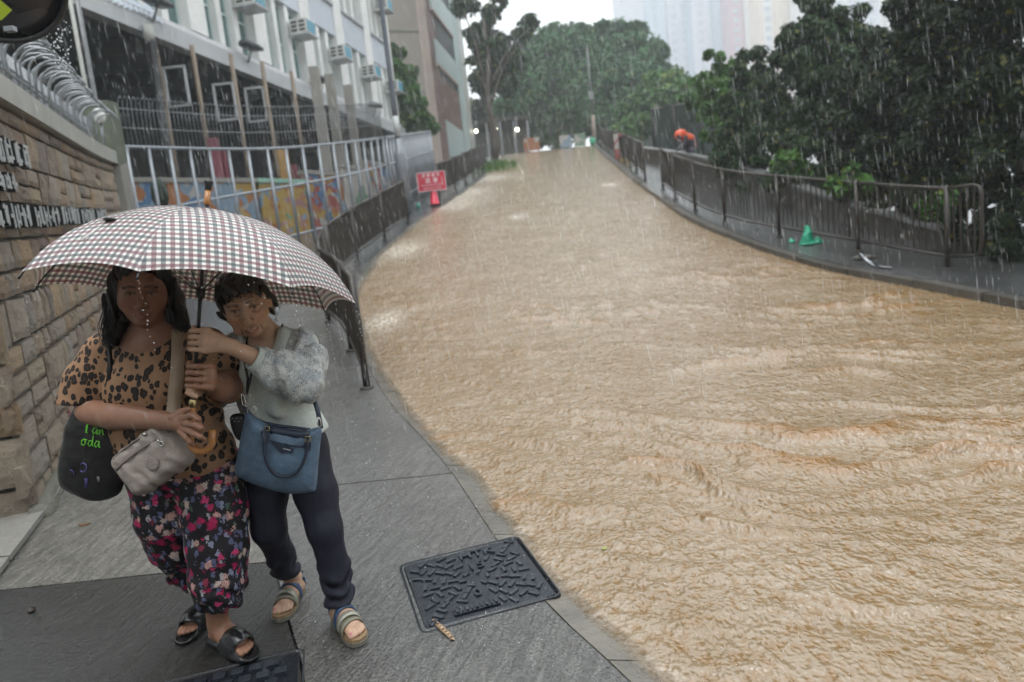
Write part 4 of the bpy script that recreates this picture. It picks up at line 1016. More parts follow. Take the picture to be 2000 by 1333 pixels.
# ================================================================== ORGANIC SHAPES (signed distance fields -> mesh)
class SDF:
    def __init__(s, lo, hi, res):
        s.lo = np.array(lo, float); s.res = res
        s.n = np.ceil((np.array(hi)-s.lo)/res).astype(int)+1
        s.d = np.full(s.n, 1.0, np.float32)
    def _sub(s, lo, hi, pad):
        a = np.clip(np.floor((np.minimum(lo, hi)-pad-s.lo)/s.res).astype(int), 0, s.n-1)
        b = np.clip(np.ceil((np.maximum(lo, hi)+pad-s.lo)/s.res).astype(int)+1, 1, s.n)
        sl = tuple(slice(i, j) for i, j in zip(a, b))
        ax = [s.lo[i] + s.res*np.arange(a[i], b[i], dtype=np.float32) for i in range(3)]
        return sl, np.stack(np.meshgrid(*ax, indexing='ij'), -1).astype(np.float32)
    def _put(s, sl, d, k, op):
        o = s.d[sl]
        if op == 'add':
            if k > 0:
                h = np.clip(.5+.5*(o-d)/k, 0, 1); s.d[sl] = o*(1-h)+d*h - k*h*(1-h)
            else: s.d[sl] = np.minimum(o, d)
        elif op == 'cut':
            if k > 0:
                h = np.clip(.5-.5*(o+d)/k, 0, 1); s.d[sl] = o*(1-h)-d*h + k*h*(1-h)
            else: s.d[sl] = np.maximum(o, -d)
    def cap(s, a, b, ra, rb=None, k=.01, op='add', flat=None):
        """tapered capsule; flat=(dir, factor) squashes the section along dir"""
        rb = ra if rb is None else rb
        a = np.array(a, np.float32); b = np.array(b, np.float32); m_ = max(ra, rb)*(1.5 if flat else 1)
        sl, P = s._sub(np.minimum(a, b), np.maximum(a, b), m_+k+.03)
        ab = b-a; t = np.clip(((P-a)@ab)/(ab@ab+1e-9), 0, 1)
        q = P-(a+t[..., None]*ab)
        if flat:
            dv = np.array(flat[0], np.float32); dv = dv/np.linalg.norm(dv)
            q = q + (q@dv)[..., None]*dv*(flat[1]-1)
        s._put(sl, np.linalg.norm(q, axis=-1) - (ra+(rb-ra)*t), k, op); return s
    def chain(s, pts, rs, k=.01, op='add', flat=None):
        for i in range(len(pts)-1): s.cap(pts[i], pts[i+1], rs[i], rs[i+1], k, op, flat)
        return s
    def ell(s, c, r, k=.01, op='add', ax=None):
        c = np.array(c, np.float32); r = np.array(r, np.float32)
        sl, P = s._sub(c-max(r), c+max(r), k+.03)
        q = P-c
        if ax is not None: q = q @ np.array(ax, np.float32).T
        k0 = np.linalg.norm(q/r, axis=-1); k1 = np.linalg.norm(q/(r*r), axis=-1)
        s._put(sl, k0*(k0-1)/(k1+1e-6), k, op); return s
    def rbox(s, c, h, rad, k=.005, op='add', ax=None):
        c = np.array(c, np.float32); h = np.array(h, np.float32); L = float(np.linalg.norm(h))
        sl, P = s._sub(c-L, c+L, k+.03); q = P-c
        if ax is not None: q = q @ np.array(ax, np.float32).T
        q = np.abs(q)-(h-rad)
        d = np.linalg.norm(np.maximum(q, 0), axis=-1) + np.minimum(q.max(-1), 0) - rad
        s._put(sl, d, k, op); return s
    def plane(s, p, n, k=0.0, lo=None, hi=None):
        """keep the side opposite to n (within the optional region)"""
        n = nrm(n).astype(np.float32)
        if lo is None: lo, hi = s.lo, s.lo+s.res*(s.n-1)
        sl, P = s._sub(np.array(lo), np.array(hi), 0)
        s.d[sl] = np.maximum(s.d[sl], (P-np.array(p, np.float32))@n); return s
    def warp(s, fn, band=.05):
        i = np.argwhere(np.abs(s.d) < band); P = s.lo+i*s.res
        s.d[tuple(i.T)] += fn(P).astype(np.float32); return s
    def mesh(s, name, smooth=1):
        d = s.d; n = d.shape
        neg = d < 0
        c = np.zeros((n[0]-1, n[1]-1, n[2]-1), np.int8)
        for i in (0, 1):
            for j in (0, 1):
                for k in (0, 1): c += neg[i:n[0]-1+i, j:n[1]-1+j, k:n[2]-1+k]
        act = (c > 0) & (c < 8)
        I = np.argwhere(act); idx = np.full(c.shape, -1, np.int32); idx[act] = np.arange(len(I))
        acc = np.zeros((len(I), 3)); cnt = np.zeros(len(I))
        cor = [(i, j, k) for i in (0, 1) for j in (0, 1) for k in (0, 1)]
        val = {q: d[I[:, 0]+q[0], I[:, 1]+q[1], I[:, 2]+q[2]].astype(float) for q in cor}
        for q in cor:
            for a in range(3):
                if q[a]: continue
                q2 = tuple(1 if x == a else q[x] for x in range(3))
                m_ = (val[q] < 0) != (val[q2] < 0)
                t = val[q][m_]/(val[q][m_]-val[q2][m_]); e = np.tile(np.array(q, float), (m_.sum(), 1)); e[:, a] += t
                acc[m_] += e; cnt[m_] += 1
        V = s.lo + s.res*(I + acc/np.maximum(cnt, 1)[:, None])
        F = []
        for a in range(3):
            b, c2 = (a+1) % 3, (a+2) % 3
            A = neg.swapaxes(0, 0)
            s0 = [slice(None)]*3; s1 = [slice(None)]*3; s0[a] = slice(0, n[a]-1); s1[a] = slice(1, n[a])
            x = neg[tuple(s0)] != neg[tuple(s1)]
            E_ = np.argwhere(x); ok = (E_[:, b] > 0) & (E_[:, c2] > 0) & (E_[:, b] < n[b]-1) & (E_[:, c2] < n[c2]-1); E_ = E_[ok]
            sg = neg[E_[:, 0], E_[:, 1], E_[:, 2]]
            def g(db, dc):
                q = E_.copy(); q[:, b] -= db; q[:, c2] -= dc; return idx[q[:, 0], q[:, 1], q[:, 2]]
            f = np.stack([g(1, 1), g(0, 1), g(0, 0), g(1, 0)], 1); f[~sg] = f[~sg][:, ::-1]; F.append(f)
        F = np.concatenate(F); F = F[(F >= 0).all(1)]
        for _ in range(smooth):                                    # light Laplacian smoothing
            S_ = np.zeros_like(V); C_ = np.zeros(len(V))
            for a in range(4):
                i, j = F[:, a], F[:, (a+1) % 4]
                for x in range(3): S_[:, x] += np.bincount(i, V[j, x], len(V)) + np.bincount(j, V[i, x], len(V))
                C_ += np.bincount(i, minlength=len(V)) + np.bincount(j, minlength=len(V))
            V = V*.45 + .55*S_/np.maximum(C_, 1)[:, None]
        return np_mesh(name, V, F, True)
def verts(me):
    v = np.zeros(len(me.vertices)*3, np.float32); me.vertices.foreach_get('co', v); return v.reshape(-1, 3).astype(float)
def lerp(a, b, t): return np.array(a, float)*(1-t)+np.array(b, float)*t
def pf(u, v, y): return aty(u, v, y)

# umbrella frame, needed by the hands
UA = nrm([.15200, .20183, 1.0]); UAP = np.array([-.98649, 2.36878, 1.63114])
UE1 = nrm(np.cross([0, 1.0, 0], UA)); UE2 = np.cross(UA, UE1)
def shaft(s_): return UAP - UA*s_
UH, UR, UTH = .2788, .5121, .1109

def grip(sd, wrist, s_c, toward, step=.021, rf=.0088, rw=.017, n=4, thumb=True, wr=.026):
    """a hand closed round the umbrella shaft: palm, four wrapped fingers, thumb"""
    c = shaft(s_c); ax = UA
    u = np.array(wrist)-c; u = nrm(u-ax*(u@ax)); w_ = np.cross(ax, u)
    if w_@np.array(toward) < 0: w_ = -w_
    R_ = rw+rf
    arc = lambda ph, rr, off: c + ax*off + rr*(math.cos(ph)*u + math.sin(ph)*w_)
    offs = [(k-(n-1)/2)*step for k in range(n)]
    ln = [0, .1, .05, -.25]
    kn = []
    for k, o_ in enumerate(offs[::-1]):                         # index finger on top
        p0 = arc(math.radians(28), R_+.030, o_*1.05); kn.append(p0)
        p1 = arc(math.radians(95), R_+.010, o_); p2 = arc(math.radians(160), R_+.003, o_*.97); p3 = arc(math.radians(232 + 30*ln[k]), R_, o_*.94)
        sd.chain([p0, p1, p2, p3], [rf*1.16, rf*1.06, rf, rf*.86], .0018)
        sd.ell(p1, (rf*1.15,)*3, .0018)
    pm = arc(math.radians(20), R_+.026, 0)
    for k in (0, 1, 2, 3): sd.cap(lerp(wrist, kn[k], .28), kn[k], .014, .0118, .012)
    sd.cap(wrist, pm, wr, .023, .015)
    if thumb:
        t0 = lerp(wrist, pm, .45) + ax*.02 - w_*.012
        t1 = arc(math.radians(-55), R_+.016, .030); t2 = arc(math.radians(-110), R_+.004, .040); t3 = arc(math.radians(-160), R_, .044)
        sd.chain([t0, t1, t2, t3], [.015, .0115, .0105, .009], .008)
    return sd

def head(sd, c, yaw, pitch, roll, h=.22, w=.155, dp=.19, plump=0.0, nose=.012):
    """a head about its centre c; returns a function from face coordinates (right, up, front) to world"""
    cy, sy, cp, sp, cr, sr = math.cos(yaw), math.sin(yaw), math.cos(pitch), math.sin(pitch), math.cos(roll), math.sin(roll)
    f0 = np.array([0, -1.0, 0]); r0 = np.array([1.0, 0, 0]); u0 = np.array([0, 0, 1.0])
    R1 = np.array([[cr, 0, -sr], [0, 1, 0], [sr, 0, cr]]) @ np.array([[1, 0, 0], [0, cp, -sp], [0, sp, cp]]) if False else None
    Rx = np.array([[1, 0, 0], [0, cp, -sp], [0, sp, cp]]); Rz = np.array([[cy, -sy, 0], [sy, cy, 0], [0, 0, 1]]); Ry = np.array([[cr, 0, sr], [0, 1, 0], [-sr, 0, cr]])
    M = Rz @ Ry @ Rx
    X, Fv, Z = M @ r0, M @ f0, M @ u0
    W = lambda a, b, g: np.array(c) + X*a + Z*b + Fv*g
    ax = np.stack([X, Fv, Z])
    E_ = lambda p, r_, k=.012, op='add': sd.ell(W(p[0], p[1], p[2]), (r_[0], r_[2], r_[1]), k, op, ax)
    E_((0, .035, -.012), (w*.49, h*.36, dp*.48), .02)                       # skull
    E_((0, -.015, .02), (w*.455+plump*.5, h*.36, dp*.38), .03)               # face
    E_((0, -h*.33, .042), (w*.26+plump*.6, h*.15, dp*.22), .03)              # jaw and chin
    E_((0, -h*.40, .062), (.026+plump*.4, .022, .022), .02)
    for sgn in (-1, 1):
        E_((sgn*(.037+plump*.3), -.030, .055), (.030+plump*.5, .030, .026), .02)   # cheeks
        E_((sgn*.033, .004, .092), (.017, .011, .014), .012, 'cut')               # eye sockets
        E_((sgn*.033, .003, .074), (.0145, .0115, .0125), .003)                    # eyeballs
        sd.chain([W(sgn*.050, .006, .078), W(sgn*.034, .0135, .087), W(sgn*.017, .006, .083)], [.0035, .0042, .0035], .004)   # upper lids
        sd.chain([W(sgn*.048, .000, .078), W(sgn*.033, -.0075, .084), W(sgn*.018, .001, .081)], [.003, .0035, .003], .004)
        sd.chain([W(sgn*.054, .024, .078), W(sgn*.035, .031, .091), W(sgn*.015, .027, .092)], [.005, .007, .006], .010)        # brow ridge
        E_((sgn*.013, -.043, .094), (.0095, .008, .010), .006)                     # nostrils
        E_((sgn*.008, -.050, .104), (.0035, .0028, .004), .003, 'cut')
        E_((sgn*(w*.50+plump*.4), -.008, -.005), (.010, .030, .017), .006)         # ears
    sd.chain([W(0, .016, .086), W(0, -.012, .097), W(0, -.036, .104+nose)], [.008, .009, .0105], .010)   # nose
    E_((0, -.037, .104+nose), (.0115, .010, .010), .008)
    sd.chain([W(-.023, -.0715, .084), W(-.008, -.066, .096), W(.008, -.066, .096), W(.023, -.0715, .084)], [.004, .0058, .0058, .004], .006)  # lips
    sd.chain([W(-.019, -.0755, .085), W(0, -.080, .094), W(.019, -.0755, .085)], [.004, .0068, .004], .006)
    sd.cap(W(-.019, -.0725, .099), W(.019, -.0725, .099), .0022, .0022, .003, 'cut')
    return W, ax
def paint_face(me, W, skin, lip, brow, extra=None):
    v = verts(me); col = np.tile(np.array(skin, float), (len(v), 1))
    def blob(p, r_, c_, a_=1.0):
        d = np.linalg.norm((v-W(*p))/r_, axis=1) if np.isscalar(r_) else None
        w_ = np.clip(1.6-1.6*d, 0, 1)*a_; col[:] = col*(1-w_[:, None]) + np.array(c_)*w_[:, None]
    def line(pts, r_, c_, a_=1.0):
        P = [W(*p) for p in pts]; d = np.full(len(v), 9.0)
        for a, b in zip(P[:-1], P[1:]):
            t = np.clip(((v-a)@(b-a))/((b-a)@(b-a)), 0, 1); d = np.minimum(d, np.linalg.norm(v-(a+t[:, None]*(b-a)), axis=1))
        w_ = np.clip(1.7-1.7*d/r_, 0, 1)*a_; col[:] = col*(1-w_[:, None]) + np.array(c_)*w_[:, None]
    for sg in (-1, 1):
        blob((sg*.040, -.035, .075), .034, np.array(skin)*[1.12, .82, .80], .5)
        line([(sg*.054, .022, .082), (sg*.036, .030, .096), (sg*.014, .025, .098)], .0065, brow, .85)
        line([(sg*.049, .005, .085), (sg*.034, .009, .092), (sg*.018, .004, .088)], .0050, (.02, .015, .012), .9)
        blob((sg*.033, .002, .088), .0075, (.02, .014, .012), 1.0)
    line([(-.021, -.071, .088), (0, -.066, .099), (.021, -.071, .088)], .007, lip, .8); line([(-.017, -.077, .088), (0, -.080, .098), (.017, -.077, .088)], .008, lip, .8)
    line([(-.022, -.0730, .09), (.022, -.0730, .09)], .003, (.05, .02, .02), .8)
    if extra: extra(v, col)
    set_col(me, col)
def mat_skin():
    t = NT('skin'); k = t.attr('tint'); co = t.coord()
    c = t.mix(1.0, k, t.ramp(t.noise(co, 35, 5, .6), [(.3, .86), (.7, 1.12)]), 'MULTIPLY')
    return t.pbr(c, t.ramp(t.noise(co, 18, 3), [(.35, .34), (.7, .55)]), 0, t.bump(t.noise(co, 240, 3), .12, .002), .45, **{'Subsurface Weight': .12, 'Subsurface Radius': (.012, .005, .003), 'Subsurface Scale': .5})
M_skin = mat_skin()
def mat_hair(name, col, rough=.33):
    t = NT(name); co = t.coord(); n = t.noise(t.mapping(co, scale=(90, 90, 4)), 1.0, 4)
    return t.pbr(t.mix(n, tuple(q*.5 for q in col), tuple(q*1.5 for q in col)), rough, 0, t.bump(n, .6, .004), .5)
M_hair = mat_hair('black_wet_hair', (.010, .008, .008))
def strands(name, roots, ends, r_, parent, mat, seed=0, bow=.03):
    rr = np.random.default_rng(seed); g = MB()
    for a, b in zip(roots, ends):
        m1 = lerp(a, b, .35) + rr.normal(size=3)*bow*.5; m2 = lerp(a, b, .7) + rr.normal(size=3)*bow*.4
        g.tube([a, m1, m2, b], [r_, r_*.9, r_*.7, r_*.25], 4, False)
    return g.build(name, mat, parent, True)
# ------------------------------------------------------------------ cloth materials
def mat_leopard():
    t = NT('leopard_print_cotton'); co = t.coord()
    wv = t.n('ShaderNodeVectorMath', {0: co, 1: t.n('ShaderNodeVectorMath', {0: t.noise(co, 26, 3, fac=False), 1: (.022, .022, .022)}, operation='MULTIPLY').outputs[0]}, operation='ADD').outputs[0]
    wv = t.mapping(wv, scale=(1.25, .8, .85), rot=(.2, .3, .35))
    v = t.n('ShaderNodeTexVoronoi', {'Vector': wv, 'Scale': 35, 'Randomness': .85}, feature='F1')
    s2 = t.n('ShaderNodeSeparateColor', {0: v.outputs['Color']})
    thr = t.math('MULTIPLY_ADD', s2.outputs[0], .17, .37)
    spot = t.math('LESS_THAN', v.outputs['Distance'], thr)
    core = t.math('LESS_THAN', v.outputs['Distance'], t.math('MULTIPLY', thr, .42))
    base = t.mix(t.noise(co, 9, 4), (.25, .138, .076), (.34, .20, .115))
    c = t.mix(spot, base, (.020, .016, .014)); c = t.mix(t.math('MULTIPLY', core, .35), c, (.09, .05, .03))
    fold = t.noise(t.mapping(co, scale=(7, 7, 3)), 1.0, 3)
    return t.pbr(c, .72, 0, t.bump(t.math('ADD', fold, t.math('MULTIPLY', t.noise(co, 300, 2), .05)), .55, .03), .25)
def mat_floral():
    t = NT('floral_print_viscose'); co = t.coord()
    nz = t.n('ShaderNodeVectorMath', {0: t.noise(co, 75, 4, fac=False), 1: (.034, .034, .034)}, operation='MULTIPLY').outputs[0]
    wv = t.n('ShaderNodeVectorMath', {0: co, 1: nz}, operation='ADD').outputs[0]
    a = t.n('ShaderNodeTexVoronoi', {'Vector': wv, 'Scale': 25, 'Randomness': 1.0}, feature='F1')
    sa = t.n('ShaderNodeSeparateColor', {0: a.outputs['Color']})
    fl = t.ramp(sa.outputs[0], [(0, (.42, .02, .10)), (.28, (.50, .30, .27)), (.5, (.55, .05, .16)), (.68, (.60, .47, .42)), (.84, (.22, .03, .06))], 'CONSTANT')
    ring = t.ramp(a.outputs['Distance'], [(0, .5), (.10, 1.3), (.18, .55), (.26, 1.2), (.36, .6)])
    fl = t.mix(1.0, fl, ring, 'MULTIPLY')
    mk = t.math('LESS_THAN', a.outputs['Distance'], t.math('MULTIPLY_ADD', sa.outputs[1], .24, .26))
    b = t.n('ShaderNodeTexVoronoi', {'Vector': t.mapping(wv, scale=(1, 1, .5), rot=(.5, .9, .3)), 'Scale': 48}, feature='F1')
    sb = t.n('ShaderNodeSeparateColor', {0: b.outputs['Color']})
    lf = t.ramp(sb.outputs[0], [(0, (.012, .011, .014)), (.34, (.10, .11, .20)), (.68, (.22, .24, .34)), (.78, (.06, .11, .08)), (.86, (.34, .33, .36))], 'CONSTANT')
    ml = t.math('LESS_THAN', b.outputs['Distance'], .40)
    c = t.mix(ml, (.012, .011, .014), lf); c = t.mix(mk, c, fl)
    fold = t.noise(t.mapping(co, scale=(13, 13, 4)), 1.0, 3)
    return t.pbr(c, .66, 0, t.bump(fold, .5, .03), .3)
def mat_cloth(name, col, rough=.75, fold=(8, 8, 3), fs=.5, var=.2, weave=300, spec=.25):
    t = NT(name); co = t.coord()
    c = t.mix(t.noise(co, 6, 4), tuple(q*(1-var) for q in col), tuple(q*(1+var) for q in col))
    c = t.mix(1.0, c, t.ramp(t.noise(co, weave, 2), [(.3, .8), (.7, 1.2)]), 'MULTIPLY')
    return t.pbr(c, rough, 0, t.bump(t.noise(t.mapping(co, scale=fold), 1.0, 3), fs, .03), spec)
M_leo = mat_leopard(); M_floral = mat_floral()
# ================================================================== WOMAN IN LEOPARD TOP
LEO_BASE = (-1.30, 2.52, 0.0)
w1 = thing('person', LEO_BASE, 'woman in leopard print top and floral trousers holding the umbrella handle', 'person')
SK1 = (.28, .143, .09)
HC1 = (-1.288, 2.452, 1.388)
sd = SDF((-1.80, 1.98, -.03), (-.86, 2.92, 1.56), .0037)
W1h, ax1 = head(sd, HC1, math.radians(22), math.radians(3), math.radians(5), .228, .168, .19, .010, .010)
sd.cap((-1.295, 2.50, 1.33), (-1.305, 2.52, 1.20), .058, .066, .03)                       # neck
sd.chain([(-1.50, 2.515, 1.185), (-1.31, 2.52, 1.215), (-1.12, 2.515, 1.165)], [.05, .06, .05], .03)
sd.chain([(-1.31, 2.52, 1.18), (-1.31, 2.52, 1.0), (-1.315, 2.53, .85), (-1.30, 2.54, .74)], [.12, .125, .13, .12], .05)
# her right arm (left in view) across the belly to the handle
ELB = pf(176, 806, 2.43); WRI = pf(318, 822, 2.235)
sd.chain([(-1.515, 2.50, 1.18), (-1.555, 2.47, 1.06), ELB], [.056, .055, .046], .02)
sd.chain([ELB, lerp(ELB, WRI, .35)+[0, 0, -.004], WRI], [.047, .047, .029], .015)
def finger(pts, rs): sd.chain([pf(*p) for p in pts], rs, .004)
PALM = pf(346, 826, 2.195)
sd.cap(WRI, PALM, .029, .026, .015, flat=((0, -1, .2), 1.25))
sd.cap(PALM, pf(362, 836, 2.185), .024, .018, .012, flat=((0, -1, .2), 1.3))
finger([(356, 818, 2.185), (376, 812, 2.165), (387, 819, 2.16), (390, 829, 2.172)], [.0125, .0105, .0098, .0082])
finger([(360, 828, 2.18), (380, 831, 2.158), (392, 836, 2.156), (396, 840, 2.165)], [.0122, .0105, .0098, .0080])
finger([(360, 838, 2.18), (378, 847, 2.158), (391, 854, 2.156), (398, 858, 2.165)], [.0120, .0102, .0094, .0078])
finger([(353, 845, 2.18), (364, 856, 2.166), (372, 864, 2.165), (377, 871, 2.175)], [.0108, .0090, .0084, .0070])
finger([(338, 816, 2.19), (352, 806, 2.20), (368, 800, 2.21)], [.0135, .0115, .0095])
# her left arm (right in view), hand closed round the shaft
ELB2 = pf(446, 762, 2.44); WRI2 = pf(410, 748, 2.285)
sd.chain([(-1.115, 2.50, 1.16), (-1.07, 2.49, 1.08), ELB2], [.056, .055, .048], .02)
sd.chain([ELB2, lerp(ELB2, WRI2, .5)+[0, 0, -.003], WRI2], [.048, .044, .029], .015)
grip(sd, WRI2, .552, (0, -1, 0), .0222, .0088, .0125)
# legs and feet
ANL = np.array([-1.402, 2.735, .085]); ANR = np.array([-1.245, 2.475, .085])
sd.chain([(-1.39, 2.55, .70), (-1.40, 2.60, .42), (-1.405, 2.715, .20), ANL], [.09, .062, .048, .037], .02)
sd.chain([(-1.22, 2.54, .70), (-1.215, 2.47, .42), (-1.235, 2.485, .20), ANR], [.09, .062, .048, .037], .02)
def foot_shape(s_, heel, toe, z=.02, wd=.036, toes=True):
    heel = np.array(heel, float); toe = np.array(toe, float); d = nrm(toe-heel); side = np.array([d[1], -d[0], 0]); L_ = np.linalg.norm(toe-heel)
    Q = lambda a, b, c_: heel + d*L_*a + side*b + np.array([0, 0, c_])
    s_.chain([Q(.05, 0, z+.022), Q(.4, 0, z+.03), Q(.72, 0, z+.018)], [.030, .030, .026], .02, flat=(side, .78))
    s_.cap(Q(.12, 0, z+.07), Q(.30, 0, z+.045), .034, .032, .02)
    if toes:
        for k, (b, l_, r_) in enumerate(((.026, .99, .0115), (.009, 1.0, .0088), (-.007, .975, .0082), (-.021, .94, .0078), (-.033, .89, .0074))):
            s_.chain([Q(.70, b*.9, z+.016), Q(l_-.10, b, z+.016), Q(l_-.02, b, z+.010)], [r_*1.15, r_*1.05, r_], .003)
    return Q
ANKLES1 = [((-1.403, 2.775, 0), (-1.412, 2.545, 0)), ((-1.272, 2.512, 0), (-1.095, 2.372, 0))]
for (a, b), sg in zip(ANKLES1, (1, -1)): foot_shape(sd, a, b, .022)
me = sd.mesh('body', 1)
paint_face(me, W1h, SK1, (.25, .085, .075), (.03, .02, .015))
obj('body', me, M_skin, w1)
# leopard top with loose short sleeves
td = SDF((-1.80, 2.20, .60), (-.90, 2.78, 1.36), .006)
td.chain([(-1.50, 2.515, 1.185), (-1.31, 2.52, 1.205), (-1.12, 2.515, 1.165)], [.065, .06, .065], .04)
td.ell((-1.31, 2.515, 1.06), (.185, .145, .19), .06); td.ell((-1.315, 2.50, .90), (.205, .165, .18), .08); td.ell((-1.305, 2.525, .76), (.215, .16, .14), .06)
td.ell((-1.38, 2.405, 1.05), (.085, .06, .08), .05); td.ell((-1.235, 2.40, 1.045), (.085, .06, .08), .05)
SLV = np.array([-1.583, 2.465, 1.025]); td.chain([(-1.49, 2.51, 1.175), (-1.55, 2.485, 1.09), SLV-[.018, 0, .05]], [.075, .084, .094], .035)
SLV2 = pf(430, 735, 2.47); td.chain([(-1.13, 2.51, 1.155), (-1.085, 2.50, 1.09), SLV2+[.005, 0, -.04]], [.075, .08, .082], .035)
td.plane(SLV-[.012, 0, .012], (-.12, -.10, -1), lo=(-1.8, 2.2, .6), hi=(-1.525, 2.7, 1.2))
td.plane(SLV2+[0, 0, .005], (.10, -.25, -1), lo=(-1.085, 2.2, .85), hi=(-.9, 2.7, 1.2))
td.plane((-1.305, 2.5, .712), (-.10, 0, -1), lo=(-1.8, 2.2, .6), hi=(-.9, 2.8, .80))
td.cap((-1.30, 2.47, 1.262), (-1.297, 2.40, 1.31), .066, .08, .012, 'cut')
td.warp(lambda P: .006*fbm3(P*[9, 9, 5], 3) + .006*np.sin(P[:, 2]*60+8*noise3(P*[7, 7, 4]))*np.clip(1-(P[:, 2]-.7)/.35, 0, 1)*.7)
obj('leopard_top', td.mesh('leopard_top', 2), M_leo, w1)
# floral trousers, gathered at the calf
pd = SDF((-1.62, 2.28, .12), (-1.00, 2.88, .86), .006)
pd.ell((-1.305, 2.535, .74), (.195, .145, .12), .05)
pd.chain([(-1.395, 2.545, .70), (-1.405, 2.565, .53), (-1.408, 2.60, .40), (-1.400, 2.66, .27), (-1.398, 2.70, .185)], [.122, .118, .105, .092, .070], .04)
pd.chain([(-1.205, 2.535, .70), (-1.195, 2.505, .53), (-1.192, 2.47, .40), (-1.205, 2.455, .28), (-1.212, 2.462, .165)], [.124, .118, .108, .096, .074], .03)
pd.plane((-1.4, 2.7, .205), (0, .3, -1), lo=(-1.62, 2.56, .1), hi=(-1.302, 2.88, .3)); pd.plane((-1.2, 2.45, .180), (0, 0, -1), lo=(-1.302, 2.28, .1), hi=(-1.0, 2.58, .3))
pd.warp(lambda P: .010*np.sin(P[:, 0]*70+9*noise3(P*6))*np.clip((.42-P[:, 2])/.25, 0, 1)*.8 + .008*fbm3(P*[8, 8, 4], 3) + .006*np.sin(P[:, 2]*75+10*noise3(P*[8, 8, 5]))*np.clip((.40-P[:, 2])/.2, 0, 1))
obj('floral_trousers', pd.mesh('floral_trousers', 2), M_floral, w1)
# slide sandals: moulded black foam
M_foam = simple('black_foam', (.012, .012, .013), .22, 0, .3, 20, .05, 80, 0, .5)
for (a, b), nm in zip(ANKLES1, ('slide',)*2):
    a, b = np.array(a), np.array(b); d = nrm(b-a); side = np.array([d[1], -d[0], 0]); L_ = np.linalg.norm(b-a)
    lo = np.minimum(a, b)-.10; hi = np.maximum(a, b)+.10; lo[2] = -.02; hi[2] = .16
    f = SDF(lo, hi, .0045); Q = lambda t, s_, z: a + d*L_*t + side*s_ + np.array([0, 0, z])
    axs = np.stack([d, side, np.array([0, 0, 1.0])])
    f.chain([Q(-.02, 0, .016), Q(.5, 0, .016), Q(.95, .002, .016)], [.042, .042, .050], .02, flat=((0, 0, 1), 2.2))
    f.ell(Q(.64, 0, .034), (.088, .056, .064), .02, ax=axs)                                  # band
    f.ell(Q(.0, 0, .03), (.03, .04, .025), .02, ax=axs)
    f.cap(Q(-.1, 0, .066), Q(.44, 0, .060), .038, .030, .008, 'cut', flat=(side, .85)); f.cap(Q(.84, 0, .044), Q(1.12, .0, .042), .026, .030, .006, 'cut', flat=(side, .72))
    f.plane((0, 0, .002), (0, 0, -1))
    obj('slide', f.mesh('slide', 1), M_foam, w1)
# long wet hair
hd = SDF((-1.46, 2.33, 1.18), (-1.12, 2.62, 1.54), .005)
for p, r_ in (((0, .045, -.03), (.092, .088, .098)), ((0, .085, .012), (.082, .045, .075))): hd.ell(W1h(*p), (r_[0], r_[2], r_[1]), .02, ax=ax1)
for sg in (-1, 1):
    hd.chain([W1h(sg*.080, .04, .012), W1h(sg*.094, -.03, .0), W1h(sg*.100, -.10, -.012), W1h(sg*.108, -.165, -.015)], [.026, .030, .030, .022], .03)
hd.chain([W1h(0, 0, -.08), W1h(0, -.12, -.075)], [.07, .06], .04)
hd.ell(W1h(0, -.012, .085), (.074, .070, .098), .012, 'cut', ax1)
hd.warp(lambda P: .006*np.sin(P[:, 0]*220+5*noise3(P*12)))
hair = obj('hair', hd.mesh('hair', 1), M_hair, w1)
rr = np.random.default_rng(3); ro, en = [], []
for k in range(380):
    sg = -1 if k % 2 else 1; t_ = rr.random()
    ro.append(W1h(sg*(.082+.02*rr.random()), .03-.06*rr.random(), .03-.07*t_)); en.append(W1h(sg*(.100+.05*rr.random()), -.15-.05*rr.random(), .035-.08*t_))
struct(strands('hair_strands', ro, en, .0016, hair, M_hair, 3, .02), 'stuff')
# ================================================================== ELDERLY WOMAN IN GREY-GREEN
w2 = thing('person', (-.93, 2.58, 0.0), 'elderly stooping woman in pale grey-green blouse gripping the umbrella shaft', 'person')
SK2 = (.52, .33, .225)
HC2 = pf(481, 594, 2.435)
sd = SDF((-1.32, 2.02, -.03), (-.56, 2.96, 1.50), .0037)
W2h, ax2 = head(sd, HC2, math.radians(14), math.radians(12), math.radians(-8), .215, .150, .18, .003, .010)
NB = np.array([-.905, 2.575, 1.155])
sd.cap(W2h(0, -.06, -.02), NB, .047, .055, .03)
sd.chain([(-1.05, 2.58, 1.145), NB-[0, 0, .02], (-.775, 2.56, 1.135)], [.042, .055, .042], .03)
sd.chain([NB-[0, 0, .05], (-.92, 2.60, .95), (-.94, 2.62, .78), (-.93, 2.63, .70)], [.09, .10, .10, .10], .04)
# chest skin below the neck
sd.chain([NB+[-.02, -.035, -.01], NB+[-.03, -.062, -.08]], [.05, .055], .03)
